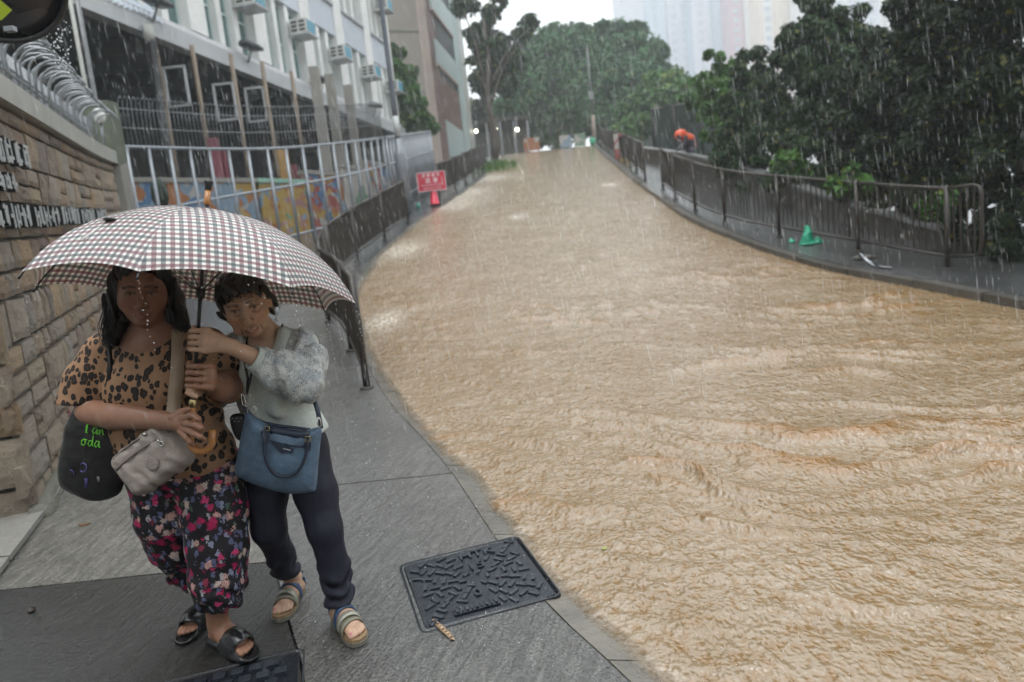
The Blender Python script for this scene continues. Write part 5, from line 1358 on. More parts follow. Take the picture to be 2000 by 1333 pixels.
# her left arm (right in view) raised to the shaft
E2 = pf(585, 742, 2.43); CUF = pf(505, 704, 2.335); WR = pf(452, 678, 2.275)
sd.chain([(-.785, 2.56, 1.13), (-.78, 2.51, 1.05), E2], [.042, .040, .036], .02)
sd.chain([E2, lerp(E2, WR, .4), WR], [.036, .036, .0245], .015)
grip(sd, WR, .432, (0, -1, 0), .0208, .0080, .011, wr=.0245)
for sg in (-1, 1):
    sd.chain([W2h(sg*.019, -.036, .098), W2h(sg*.030, -.058, .088), W2h(sg*.036, -.080, .074)], [.0028, .003, .002], .006, 'cut')
    sd.chain([W2h(sg*.018, -.010, .089), W2h(sg*.034, -.017, .087), W2h(sg*.049, -.011, .076)], [.002, .0025, .002], .005, 'cut')
    sd.ell(W2h(sg*.045, -.072, .052), (.018, .02, .02), .015)
for zz in (.046, .056): sd.chain([W2h(-.03, zz, .084), W2h(0, zz+.003, .092), W2h(.03, zz, .084)], [.0018, .002, .0018], .004, 'cut')
# knuckle tendons on the back of the hand
# her right arm (left in view), mostly hidden behind her companion
sd.chain([(-1.045, 2.585, 1.14), (-1.09, 2.56, 1.03), pf(412, 775, 2.52), pf(400, 748, 2.40)], [.042, .040, .036, .026], .02)
sd.chain([pf(400, 748, 2.40), pf(386, 766, 2.30)], [.022, .018], .01)
for k, (u, v_) in enumerate(((366, 762), (364, 770), (372, 775))): sd.chain([pf(386, 764+3*k, 2.29), pf(u+10, v_, 2.235), pf(u+1, v_-2, 2.235)], [.0095, .0085, .0072], .004)
AL2 = np.array([-1.052, 2.79, .085]); AR2 = np.array([-.785, 2.535, .085])
sd.chain([(-1.0, 2.63, .68), (-1.03, 2.60, .40), (-1.05, 2.76, .16), AL2], [.07, .05, .038, .031], .02)
sd.chain([(-.86, 2.62, .68), (-.80, 2.53, .40), (-.785, 2.545, .16), AR2], [.07, .05, .038, .031], .02)
FEET2 = [((-1.050, 2.835, 0), (-1.060, 2.628, 0)), ((-.808, 2.572, 0), (-.690, 2.398, 0))]
for a, b in FEET2: foot_shape(sd, a, b, .024, .03)
me = sd.mesh('body', 1)
def nails_and_crease_shade(v, col):
    for (a, b) in FEET2:
        a, b = np.array(a), np.array(b); d = nrm(b-a); side = np.array([d[1], -d[0], 0])
        p = b + side*.026 + np.array([0, 0, .048]) - d*.006
        w_ = np.clip(1.5-1.5*np.linalg.norm(v-p, axis=1)/.011, 0, 1)[:, None]; col[:] = col*(1-w_)+np.array((.42, .12, .16))*w_
    # shade in the age creases, painted into the skin colour
    for sg in (-1, 1):
        for pts in ([(sg*.020, -.040, .095), (sg*.033, -.062, .082), (sg*.034, -.085, .07)], [(sg*.022, -.012, .085), (sg*.038, -.018, .08), (sg*.050, -.010, .07)], [(-.03, .05, .085), (.03, .05, .085)]):
            P = [W2h(*p) for p in pts]; d = np.full(len(v), 9.0)
            for a, b in zip(P[:-1], P[1:]):
                t = np.clip(((v-a)@(b-a))/((b-a)@(b-a)), 0, 1); d = np.minimum(d, np.linalg.norm(v-(a+t[:, None]*(b-a)), axis=1))
            w_ = np.clip(1.4-1.4*d/.005, 0, 1)[:, None]*.7; col[:] = col*(1-w_)+np.array((.20, .095, .06))*w_
paint_face(me, W2h, SK2, (.33, .13, .11), (.10, .075, .06), nails_and_crease_shade)
obj('body', me, M_skin, w2)
# blouse with lace sleeves
M_blouse = mat_cloth('grey_green_jersey', (.52, .56, .525), .7, (7, 7, 2.5), .55, .10, 260)
def mat_lace():
    t = NT('pale_lace'); co = t.coord()
    v1 = t.voro(co, 120, 'DISTANCE_TO_EDGE'); n = t.noise(co, 34, 4, .7)
    m_ = t.math('MULTIPLY', t.ramp(v1, [(.02, 0), (.10, 1)]), t.ramp(n, [(.42, 0), (.58, 1)]))
    c = t.mix(m_, (.60, .62, .60), (.25, .27, .29)); c = t.mix(t.ramp(t.noise(co, 16, 3), [(.52, 0), (.66, .45)]), c, (.30, .36, .43))
    return t.pbr(c, .7, 0, t.bump(t.math('ADD', n, v1), .6, .01), .3)
M_lace = mat_lace()
bd = SDF((-1.30, 2.30, .62), (-.58, 2.86, 1.28), .006)
bd.chain([(-1.05, 2.58, 1.14), NB-[0, .0, .015], (-.78, 2.56, 1.13)], [.052, .07, .052], .035)
bd.ell((-.915, 2.575, 1.02), (.150, .115, .16), .05); bd.ell((-.925, 2.60, .87), (.145, .125, .16), .07); bd.ell((-.915, 2.615, .76), (.165, .135, .12), .05)
bd.chain([NB+[-.08, -.06, .03], NB+[-.075, -.10, -.10], (-.985, 2.47, .90)], [.022, .024, .02], .02); bd.chain([NB+[.065, -.06, .03], NB+[.055, -.10, -.10], (-.895, 2.47, .90)], [.022, .024, .02], .02)
bd.cap(NB+[-.012, -.05, .06], NB+[-.016, -.10, -.085], .044, .030, .012, 'cut'); bd.cap(NB+[-.005, -.02, .075], NB+[-.02, -.10, .02], .062, .06, .012, 'cut')
bd.plane((-.90, 2.6, .745), (.30, 0, -1), lo=(-1.30, 2.30, .62), hi=(-.58, 2.86, .84))
bd.warp(lambda P: .006*fbm3(P*[8, 8, 4], 3) + .006*np.sin((P[:, 0]*.8+P[:, 2]*.5)*60+6*noise3(P*4))*np.clip((1.05-P[:, 2])/.2, 0, 1)*np.clip((P[:, 2]-.74)/.08, 0, 1))
bl = obj('blouse', bd.mesh('blouse', 2), M_blouse, w2)
sl = SDF((-1.20, 2.20, .85), (-.60, 2.70, 1.24), .006)
ELS = E2+np.array([.004, 0, -.012])
sl.chain([(-.795, 2.56, 1.13), (-.775, 2.52, 1.06), ELS], [.064, .076, .074], .04)
sl.chain([ELS, lerp(ELS, CUF, .55), CUF], [.070, .066, .046], .04)
sl.plane(CUF+(WR-CUF)*.02, WR-E2, lo=CUF-.14, hi=CUF+.10)
sl.warp(lambda P: .006*fbm3(P*[14, 14, 9], 3) + .006*np.sin(P[:, 0]*90+7*noise3(P*8)))
obj('lace_sleeve', sl.mesh('lace_sleeve', 2), M_lace, w2, )
g = MB(); dc = nrm(WR-E2); a1 = nrm(np.cross(dc, [0, 1, 0])); a2 = np.cross(dc, a1)
g.loft([[CUF + dc*z + r_*(math.cos(k*.2618)*a1 + math.sin(k*.2618)*a2) for k in range(24)] for z, r_ in ((-.012, .047), (.022, .043), (.026, .040), (.0, .038))], False); g.build('cuff', M_blouse, w2, True)
s3 = SDF((-1.30, 2.36, .86), (-.98, 2.74, 1.24), .006)
s3.chain([(-1.045, 2.585, 1.14), (-1.09, 2.56, 1.03), pf(418, 775, 2.52)], [.062, .064, .055], .03); s3.warp(lambda P: .006*fbm3(P*[14, 14, 9], 3))
obj('lace_sleeve', s3.mesh('lace_sleeve', 2), M_lace, w2)
# navy trousers
M_navy = mat_cloth('navy_trousers', (.020, .021, .034), .6, (10, 10, 2.5), .5, .25, 260)
pd = SDF((-1.20, 2.36, .05), (-.60, 2.92, .86), .006)
pd.ell((-.925, 2.625, .73), (.155, .13, .12), .05)
pd.chain([(-1.00, 2.63, .69), (-1.03, 2.61, .55), (-1.04, 2.60, .41), (-1.048, 2.69, .26), (-1.052, 2.755, .12)], [.090, .080, .064, .054, .056], .03)
pd.chain([(-.855, 2.62, .69), (-.825, 2.575, .55), (-.80, 2.535, .41), (-.787, 2.545, .24), (-.787, 2.55, .085)], [.092, .080, .064, .056, .055], .03)
pd.plane((-1.05, 2.7, .125), (0, .3, -1), lo=(-1.2, 2.5, .0), hi=(-.925, 2.92, .25)); pd.plane((-.8, 2.5, .072), (0, .2, -1), lo=(-.925, 2.36, .0), hi=(-.6, 2.8, .25))
pd.warp(lambda P: .006*fbm3(P*[9, 9, 5], 3) + .010*np.sin(P[:, 2]*95+9*noise3(P*[9, 9, 6]))*np.clip((.30-P[:, 2])/.15, 0, 1))
obj('navy_trousers', pd.mesh('navy_trousers', 2), M_navy, w2)
# sandals
M_sole = simple('cork_sole', (.27, .185, .10), .5, 0, .3, 40); M_sole_d = simple('grey_sole', (.16, .15, .125), .5); M_strapb = simple('navy_strap', (.025, .06, .13), .35); M_straps = simple('metallic_strap', (.36, .35, .29), .35, .3); M_strapg = simple('olive_strap', (.20, .19, .14), .4)
for fi, (a, b) in enumerate(FEET2):
    a, b = np.array(a), np.array(b); d = nrm(b-a); side = np.array([d[1], -d[0], 0]); L_ = np.linalg.norm(b-a)
    Q = lambda t, s_, z: a + d*L_*t + side*s_ + np.array([0, 0, z])
    out = [(-.10, .0), (-.06, .026), (.1, .036), (.4, .032), (.7, .044), (.92, .044), (1.05, .030), (1.10, .006), (1.06, -.022), (.92, -.042), (.7, -.046), (.4, -.034), (.1, -.036), (-.06, -.026)]
    for z0, z1, mt, nm, sc2 in ((.001, .016, M_sole_d, 'outsole', 1.05), (.0162, .027, M_sole, 'footbed', 1.0)):
        g = MB(); g.loft([[Q(.5+(t_-.5)*sc2, s_*sc2, z) for t_, s_ in out] for z in (z0, z1)]); o = g.build('sandal_'+nm, mt, w2)
    for t0, t1, hgt, mt, nm in ((.42, .38, .100, M_strapb, 'strap_navy'), (.56, .64, .086, M_straps, 'strap_silver'), (.74, .66, .072, M_strapg, 'strap_olive')):
        rows = []
        for k, th in enumerate(np.linspace(-.15, math.pi+.15, 15)):
            tt = t0+(t1-t0)*k/14; c_ = .045*math.cos(th); z_ = .026 + (hgt-.026)*max(0, math.sin(th))**.75
            rows.append([Q(tt-.06, c_, z_), Q(tt+.06, c_, z_-.005), Q(tt+.06, c_*1.06, z_+.001), Q(tt-.06, c_*1.06, z_+.006)])
        g = MB(); g.loft(rows); g.build('sandal_strap', mt, w2, True)
    g = MB(); rows = []
    for th in np.linspace(-math.pi*.5, math.pi*.5, 11):
        c0 = Q(.0, 0, .05); r_ = .036; p = c0 - d*r_*math.cos(th)*1.1 + side*r_*math.sin(th)
        rows.append([p-[0, 0, .014], p+[0, 0, .014], p*1.0+[0, 0, .014]-d*.003, p-[0, 0, .014]-d*.003])
    g.loft(rows); g.build('heel_strap', M_strapb, w2, True)
# short dark hair
hd = SDF((-1.18, 2.28, 1.15), (-.80, 2.62, 1.50), .005)
hd.ell(W2h(0, .042, -.018), (.082, .096, .080), .02, ax=ax2); hd.ell(W2h(0, .074, .022), (.074, .070, .040), .03, ax=ax2)
for sg in (-1, 1): hd.chain([W2h(sg*.074, .03, -.005), W2h(sg*.080, -.02, -.03), W2h(sg*.070, -.06, -.05)], [.018, .019, .015], .02)
hd.ell(W2h(-.045, .01, -.02), (.045, .05, .06), .02, ax=ax2)
hd.ell(W2h(.006, -.008, .085), (.062, .070, .066), .01, 'cut', ax2)
hd.warp(lambda P: .006*np.sin((P[:, 0]+P[:, 2]*.4)*200+6*noise3(P*14)) + .006*noise3(P*40))
hair2 = obj('hair', hd.mesh('hair', 1), mat_hair('dark_short_hair', (.018, .015, .014), .4), w2)
ro, en = [], []
for k in range(130):
    x = rr.uniform(-.07, .07); ro.append(W2h(x, .095-abs(x)*.5, .03)); en.append(W2h(x*1.12+rr.normal()*.006, .048+rr.normal()*.008+abs(x)*-.2, .088-abs(x)*.45))
struct(strands('fringe', ro, en, .0018, hair2, M_hair, 4, .012), 'stuff')
# black neck cord down to a key clip, thin necklace
M_cord = simple('black_cord', (.012, .012, .013), .5); M_chrome = simple('chrome', (.65, .64, .60), .18, 1.0, .1)
KEY = pf(482, 772, 2.415)
g = MB()
g.tube([NB+[-.07, -.02, .06], NB+[-.072, -.072, .0], NB+[-.066, -.118, -.09], pf(476, 700, 2.40), pf(484, 740, 2.41), KEY], .0042, 6); g.tube([NB+[.055, -.02, .06], NB+[.050, -.075, .0], NB+[.030, -.122, -.09], pf(497, 705, 2.40), pf(489, 740, 2.41), KEY], .0042, 6)
g.build('neck_cord', M_cord, w2, True)
g = MB(); g.tube([NB+[-.055, -.03, .03], NB+[-.035, -.085, -.03], NB+[-.018, -.112, -.058], NB+[.0, -.09, -.03], NB+[.03, -.05, .03]], .0016, 5); g.lathe(NB+[-.018, -.116, -.066], [(0, -.008), (.007, 0), (0, .008)], 8)
g.build('necklace', M_chrome, w2, True)
def ring(g, c, r_, rt, n_=20, ax=(1, 0, .2), up=(0, .2, 1)):
    a = nrm(ax); b = nrm(up); g.tube([np.array(c)+r_*(math.cos(t)*a+math.sin(t)*b) for t in np.linspace(0, 2*math.pi, n_)], rt, 6, False)
kr = thing('key_ring', KEY, 'chrome clip and split rings hanging from the neck cord above the blue handbag', 'key ring')
g = MB(); ring(g, KEY+[.004, -.006, -.008], .012, .0016); g.build('small_ring', M_chrome, kr, True)
g = MB(); q = pf(476, 782, 2.405); g.tube([q+[-.002, 0, .026], q+[-.008, 0, .012], q+[-.007, 0, -.016], q+[0, 0, -.024], q+[.006, 0, -.016], q+[.004, 0, .012], q+[-.002, 0, .026]], .0022, 6); g.build('snap_hook', M_chrome, kr, True)
g = MB(); ring(g, pf(492, 803, 2.40), .018, .0016); ring(g, pf(491, 804, 2.398), .015, .0014); g.build('split_ring', M_chrome, kr, True)
g = MB(); g.tube([q+[0, 0, -.02], pf(483, 796, 2.40)], .003, 5); g.build('link', M_chrome, kr, True)
# ================================================================== BAGS
from mathutils.bvhtree import BVHTree
def bvh(o):
    off = np.array(ORIGIN[o.name]); me = o.data; V = [tuple(q+off) for q in verts(me)]
    return BVHTree.FromPolygons(V, [tuple(p.vertices) for p in me.polygons])
def obj_in(parent, name): return next(c for c in parent.children if c.name.split('.')[0] == name)
BV1 = bvh(obj_in(w1, 'leopard_top')); BV2 = bvh(bl)
def on_cloth(bv, u, v_, lift=.006, fallback=2.4):
    d = ray(u, v_); d = d/np.linalg.norm(d); h_ = bv.ray_cast(Vector(cC), Vector(d))
    return (np.array(h_[0]) - d*lift) if h_[0] is not None else aty(u, v_, fallback)
def smooth_loop(poly, n=6):
    P = [np.array(p, float) for p in poly]; m_ = len(P); out = []
    for i in range(m_):
        p0, p1, p2, p3 = P[i-1], P[i], P[(i+1) % m_], P[(i+2) % m_]
        for k in range(n):
            t = k/n; out.append(.5*((2*p1)+(-p0+p2)*t+(2*p0-5*p1+4*p2-p3)*t*t+(-p0+3*p1-3*p2+p3)*t**3))
    return out
def pillow(poly, N, th, n=5, back=1.0, wrinkle=.0, wf=30):
    """a stuffed panel: outline in space, thickness along N (towards the viewer)"""
    L = np.array(smooth_loop(poly, n)); c = L.mean(0); N = nrm(N); rings = []
    prof = [(0.02, -1), (.45, -.95), (.75, -.8), (.92, -.5), (1.0, -.12), (1.0, .12), (.93, .5), (.78, .8), (.6, .93), (.4, 1), (.2, 1.02), (0.02, 1.02)]
    for sc2, h_ in prof:
        q = c + (L-c)*sc2 + N*th*(h_ if h_ > 0 else h_*back)
        if wrinkle: q = q + N*(wrinkle*fbm3(q*wf, 3))[:, None]*(sc2 < .99)
        rings.append([x for x in q])
    g = MB(); g.loft(rings); return g
def band(pts, width, th=.003, up=None):
    pts = [np.array(p, float) for p in pts]; g = MB(); rows = []
    for i, p in enumerate(pts):
        t = nrm(pts[min(i+1, len(pts)-1)]-pts[max(i-1, 0)]); vw = nrm(p-cC) if up is None else nrm(up)
        s_ = nrm(np.cross(t, vw)); n_ = np.cross(s_, t)
        rows.append([p-s_*width/2-n_*th, p+s_*width/2-n_*th, p+s_*width/2+n_*th, p-s_*width/2+n_*th])
    g.loft(rows); return g
# --- beige crossbody bag
M_beige = mat_cloth('beige_crinkled_nylon', (.285, .245, .215), .5, (22, 22, 22), .3, .10, 400, .4)
M_beige_d = simple('taupe_webbing', (.33, .245, .17), .6, 0, .2, 20); M_zip = simple('taupe_zip', (.15, .125, .11), .5)
ang = math.radians(37); BX = cR*math.cos(ang)+cU*math.sin(ang); BZ = -cR*math.sin(ang)+cU*math.cos(ang); BNv = -cF
bc = pf(299, 897, 2.262); bag1 = thing('crossbody_bag', bc, 'beige crinkled crossbody bag with zips and a round stitched emblem', 'bag')
sdb = SDF(bc-.2, bc+.2, .0045); axb = np.stack([BX, BNv, BZ])
sdb.rbox(bc, (.112, .05, .086), .036, .0, 'add', axb); sdb.rbox(bc+BNv*.028+BZ*-.022, (.098, .03, .055), .024, .012, 'add', axb); sdb.ell(bc+BX*.06-BZ*.01-BNv*.01, (.07, .05, .08), .02, 'add', axb)
for off in (.012,): sdb.cap(bc+BX*-.095+BZ*(off+.024)+BNv*.058, bc+BX*.07+BZ*(off+.024)+BNv*.058, .006, .006, .006, 'cut')
sdb.warp(lambda P: .0022*fbm3(P*22, 2) + .0026*np.sin((P-bc)@BX*130+5*noise3(P*14)))
obj('pouch', sdb.mesh('pouch', 1), M_beige, bag1)
for off, x0, x1, nl in ((.036, -.098, .074, .056), (.072, -.09, .06, .044), (-.062, -.06, .10, .050)):
    g = MB(); g.tube([bc+BX*lerp(x0, x1, t)+BZ*(off+.004*math.sin(t*3.14))+BNv*(nl-.010*abs(2*t-1)**2) for t in np.linspace(0, 1, 9)], .0036, 6); g.build('zip', M_zip, bag1, True)
p = bc+BX*.078+BZ*.034+BNv*.056
g = MB(); g.tube([p, p+BX*.004-BZ*.012+BNv*.004], .0035, 6); ring(g, p+BX*.006-BZ*.022+BNv*.006, .0075, .0022, 14, BX, BZ); g.build('zip_pull', M_chrome, bag1, True)
g = MB(); p2 = bc+BX*.045+BZ*.076+BNv*.045; g.tube([p2, p2+BX*.012-BZ*.004+BNv*.005], .005, 6); g.build('zip_pull', M_chrome, bag1, True)
em = bc+BX*.022-BZ*.024+BNv*.0625
g = MB(); g.lathe(em, [(.0, -.004), (.0215, -.004), (.0215, .0012), (.0195, .002), (0, .002)], 24, [BX, BZ, BNv]); emo = g.build('emblem', simple('emblem_rubber', (.24, .205, .185), .45), bag1, True)
g = MB(); ring(g, em+BNv*.002, .0175, .0010, 26, BX, BZ)
g.tube([em+BNv*.0025+BX*x+BZ*z for x, z in ((-.009, -.004), (-.006, .007), (.002, .009), (.008, .004), (.005, -.002), (-.002, .001), (.001, -.008), (.009, -.008))], .0010, 5); g.build('emblem_stitching', M_zip, emo, True)
sp = [on_cloth(BV1, 347, 640, .003)+[0, .05, .03], on_cloth(BV1, 347, 642), on_cloth(BV1, 348, 655), on_cloth(BV1, 348, 690, .008), on_cloth(BV1, 346, 725, .010), on_cloth(BV1, 343, 760, .012), on_cloth(BV1, 340, 790, .02), pf(337, 822, 2.235)]
band(sp, .044, .0022).build('strap', M_beige_d, bag1, True)
# --- black tote with neon script
M_tote = mat_cloth('black_tote_fabric', (.013, .012, .012), .45, (10, 10, 10), .5, .4, 200, .4)
tb = thing('tote_bag', pf(185, 880, 2.44), 'black tote bag with neon green script hanging under her arm by the wall', 'bag')
poly = [pf(u, v_, 2.43) for u, v_ in ((168, 772), (138, 815), (124, 870), (117, 915), (124, 952), (150, 968), (182, 979), (222, 972), (240, 948), (243, 880), (238, 815), (215, 785))]
pillow(poly, -cF, .05, 4, 1.0, .010, 16).build('bag_body', M_tote, tb, True)
M_neon = simple('neon_green_print', (.16, .62, .05), .5, 0, .1); M_violet = simple('violet_print', (.10, .085, .28), .5, 0, .1); M_pinkp = simple('pink_print', (.35, .10, .16), .5)
bvt = bvh(obj_in(tb, 'bag_body'))
def script(strokes, u0, v0, su, sv, mat, name, r_=.0022):
    g = MB()
    for st_ in strokes: g.tube([on_cloth(bvt, u0+su*x, v0+sv*y, .0025, 2.40) for x, y in st_], r_, 5)
    return g.build(name, mat, tb, True)
LO = {'l': [[(0, 1), (.15, .3), (.35, 0), (.28, .35), (.1, .9), (.3, 1)]], 'a': [[(.6, .45), (.3, .4), (.05, .7), (.2, 1), (.5, .8), (.65, .42), (.62, 1), (.8, .95)]], 'n': [[(.05, .45), (.1, 1), (.3, .5), (.5, .45), (.55, .95), (.75, .95)]],
      'o': [[(.4, .42), (.1, .55), (.08, .9), (.35, 1), (.6, .8), (.55, .5), (.4, .42), (.8, .5)]], 'd': [[(.55, .5), (.25, .45), (.05, .75), (.25, 1), (.5, .8), (.75, 0), (.6, .9), (.8, 1)]]}
for word, u0, v0, w_ in (('lan', 167, 826, 15), ('oda', 158, 850, 15)):
    for k, ch in enumerate(word): script(LO[ch], u0+k*w_*.86, v0+k*2, w_, 21, M_neon, 'lettering', .0020)
script([[(0, .2), (.3, 0), (.6, .2), (.7, .6), (.5, .9), (.2, 1), (0, .85)]], 157, 905, 18, 18, M_violet, 'doodle'); script([[(0, 0), (.1, .5), (0, 1)], [(.25, 0), (.3, .9)]], 166, 935, 14, 20, M_violet, 'doodle'); script([[(0, 0), (.6, .2), (1, .9)]], 136, 918, 10, 12, M_violet, 'doodle')
script([[(0, .3), (.4, 0), (.8, .3), (.6, .9), (.2, .9)]], 130, 803, 9, 12, M_pinkp, 'doodle'); script([[(0, 0), (1, .5)]], 200, 822, 9, 6, M_pinkp, 'doodle'); script([[(0, 0), (.2, 1)], [(.4, 0), (.6, 1)]], 190, 932, 7, 10, M_coping if 'M_coping' in globals() else M_beige, 'doodle', .0015)
st2 = [on_cloth(BV1, 207, 652, .004), on_cloth(BV1, 212, 675), on_cloth(BV1, 215, 705, .008), on_cloth(BV1, 213, 740, .01), pf(205, 778, 2.42)]
band(st2, .016, .002).build('strap', M_tote, tb, True)
# --- blue handbag
def mat_denim():
    t = NT('blue_grained_leather'); co = t.coord()
    n = t.noise(co, 420, 3, .8); b_ = t.noise(co, 14, 4)
    c = t.mix(t.ramp(n, [(.32, 0), (.66, 1)]), (.05, .088, .145), (.20, .305, .42)); c = t.mix(t.ramp(b_, [(.35, .55), (.6, 0)]), c, (.035, .055, .09))
    return t.pbr(c, .48, 0, t.bump(n, .4, .003), .4)
M_blue = mat_denim(); M_navyl = simple('navy_leather', (.022, .032, .055), .38, 0, .2, 20)
hb = thing('handbag', pf(545, 900, 2.40), 'blue grained handbag with dark looped handles on the elderly woman\'s hip', 'bag')
YB = 2.405
poly = [pf(u, v_, YB) for u, v_ in ((482, 806), (474, 838), (466, 880), (459, 924), (476, 937), (500, 948), (535, 959), (570, 965), (606, 962), (617, 955), (621, 915), (625, 870), (628, 840), (618, 836), (592, 842), (555, 838), (520, 829), (500, 816))]
hbb = pillow(poly, -cF + .15*cR, .045, 4, 1.0, .006, 14).build('bag_body', M_blue, hb, True)
bvb = bvh(hbb)
onb = lambda u, v_, l=.004: on_cloth(bvb, u, v_, l, YB-.04)
band([onb(519, 838), onb(540, 843), onb(565, 847), onb(590, 850), onb(604, 850)], .030, .002).build('top_band', M_navyl, hb, True)
g = MB(); g.tube([onb(527, 862), onb(550, 868), onb(575, 872), onb(596, 874)], .0030, 6); g.build('zip', M_navyl, hb, True)
fl_ = [onb(528, 862, .006), onb(552, 868, .006), onb(574, 878, .006), onb(571, 886, .006), onb(557, 883, .006), onb(552, 888, .006), onb(538, 874, .006)]
g = MB(); g.prism(fl_, -cF*.004); flap = g.build('flap_tag', M_navyl, hb)
for k in range(6):
    g = MB(); q = onb(554+k*2.4, 877.2+k*.6, .013); g.box(q, (.0028, .002, .004 if k % 2 else .0032)); g.build('tag_letter', M_white_letter if 'M_white_letter' in globals() else M_chrome, flap)
for (u0, v0, u1, v1) in ((518, 846, 596, 860),):
    pts = [onb(518, 842, .012), onb(517, 858, .014), onb(516, 880, .016), onb(521, 905, .018), onb(533, 923, .019), onb(550, 932, .019), onb(568, 930, .019), onb(584, 918, .018), onb(594, 900, .017), onb(599, 880, .015), onb(601, 862, .013), onb(602, 850, .012)]
    g = MB(); g.tube(smooth_loop(pts, 3)[:-3], .0062, 8); g.build('handle', M_navyl, hb, True)
pts = [pf(498, 818, YB+.02), pf(515, 826, YB+.035), pf(545, 833, YB+.04), pf(575, 836, YB+.04), pf(606, 840, YB+.02)]
g = MB(); g.tube(pts, .0058, 8); g.build('handle', M_navyl, hb, True)
for u, v_ in ((521, 838), (601, 858)):
    q = onb(u, v_, .016); g = MB(); a1, a2 = cR, cU
    g.tube([q-a1*.009-a2*.008, q+a1*.009-a2*.008, q+a1*.009+a2*.008, q-a1*.009+a2*.008, q-a1*.009-a2*.008], .0018, 6, False); g.build('buckle', simple('gold_buckle', (.55, .45, .22), .25, 1.0), hb, True)
    g = MB(); g.prism([onb(u-6, v_+6, .010), onb(u+6, v_+6, .010), onb(u+5, v_+22, .010), onb(u-1, v_+27, .010), onb(u-6, v_+20, .010)], -cF*.004); g.build('handle_tab', M_navyl, hb)
band([pf(627, 838, 2.41), pf(621, 805, 2.42), pf(612, 775, 2.45), pf(603, 750, 2.50), pf(592, 700, 2.66)], .017, .002).build('shoulder_strap', M_navyl, hb, True)
band([pf(484, 808, 2.42), pf(476, 790, 2.46), pf(466, 750, 2.50), pf(455, 700, 2.56)], .017, .002).build('shoulder_strap', M_navyl, hb, True)
g = MB(); q = pf(622, 825, 2.405); g.tube([q+[0, 0, .02], q+[.008, 0, .008], q+[.008, 0, -.014], q+[0, 0, -.022], q+[-.004, 0, -.01], q+[0, 0, .02]], .0022, 6); g.build('strap_hook', M_chrome, hb, True)
pch = thing('belt_pouch', pf(462, 825, 2.47), 'small black dotted pouch tucked behind the blue handbag', 'pouch')
pillow([pf(u, v_, 2.46) for u, v_ in ((450, 815), (458, 850), (470, 862), (482, 850), (484, 818), (470, 808))], -cF, .022, 4).build('body', M_tote, pch, True)
for k in range(5):
    g = MB(); q = pf(454+k*4, 818+(k % 2)*6, 2.435); g.lathe(q, [(0, -.002), (.003, 0), (0, .002)], 6); g.build('dot', M_coping if 'M_coping' in globals() else M_beige, pch)
# ================================================================== UMBRELLA
def mat_gingham():
    t = NT('gingham_umbrella_cloth'); uv = t.n('ShaderNodeUVMap').outputs[0]
    sp_ = t.n('ShaderNodeSeparateXYZ', {0: uv}); per = .0225
    def stripes(x):
        q = t.math('DIVIDE', x, per); f = t.math('FRACT', q); on = t.math('GREATER_THAN', f, .47)
        odd = t.math('GREATER_THAN', t.math('FRACT', t.math('MULTIPLY', q, .5)), .5)
        return on, odd
    hx, ox = stripes(sp_.outputs[0]); hy, oy = stripes(sp_.outputs[1])
    A, B = (.145, .028, .05), (.020, .044, .050)
    cx = t.mix(ox, A, B); cy = t.mix(oy, A, B)
    wht = (.78, .765, .735)
    c = t.mix(t.math('MULTIPLY', hx, .72), wht, cx); c = t.mix(t.math('MULTIPLY', hy, .72), c, cy)
    wet = t.noise(t.coord(), 9, 4)
    d = t.n('ShaderNodeBsdfPrincipled', {'Base Color': c, 'Roughness': t.ramp(wet, [(.35, .22), (.65, .45)]), 'Specular IOR Level': .5, 'Normal': t.bump(t.noise(t.coord(), 130, 2), .15, .003)})
    tr = t.n('ShaderNodeBsdfTranslucent', {'Color': t.mix(1.0, c, (.95, .84, .70, 1), 'MULTIPLY')})
    mxs = t.n('ShaderNodeMixShader', {0: .22, 1: d.outputs[0], 2: tr.outputs[0]})
    t.t.links.new(mxs.outputs[0], t.out.inputs[0]); return t.m
M_ging = mat_gingham()
umb = thing('umbrella', tuple(shaft(.84)), 'open burgundy and green checked umbrella with a curved wooden handle', 'umbrella')
AA = math.radians(66)
def rib_pt(k, t):
    th = UTH + k*math.pi/4; r_ = UR*math.sin(AA*t)/math.sin(AA); dp_ = UH*(1-math.cos(AA*t))/(1-math.cos(AA))
    return UAP - UA*dp_ + r_*(math.cos(th)*UE1 + math.sin(th)*UE2)
NTc, NSc = 22, 13
for k in range(8):
    V, UV = [], []; arc = 0; prev = None
    for i in range(NTc):
        t0 = .012 + (1-.012)*i/(NTc-1)
        mid = (rib_pt(k, t0)+rib_pt(k+1, t0))/2
        if prev is not None: arc += np.linalg.norm(mid-prev)
        prev = mid; wch = np.linalg.norm(rib_pt(k, t0)-rib_pt(k+1, t0))
        for j in range(NSc):
            s_ = j/(NSc-1); te = t0*(1-.055*4*s_*(1-s_)*t0**4)
            a, b = rib_pt(k, te), rib_pt(k+1, te); p = a*(1-s_)+b*s_
            bul = 4*s_*(1-s_)
            p = p + UA*(.012*bul*math.sin(t0*math.pi)**2) + UA*.0015
            V.append(p); UV.append(((s_-.5)*wch, arc))
    me = np_mesh('canopy_panel', np.array(V), grid_faces(NTc, NSc), True)
    uvl = me.uv_layers.new(name='UVMap'); li = np.zeros(len(me.loops), np.int32); me.loops.foreach_get('vertex_index', li)
    uvl.data.foreach_set('uv', np.array(UV)[li].ravel().astype(np.float32))
    obj('canopy_panel', me, M_ging, umb)
M_wire = simple('dark_steel_rib', (.05, .05, .052), .35, .8); M_shaft = simple('black_shaft', (.012, .012, .013), .3)
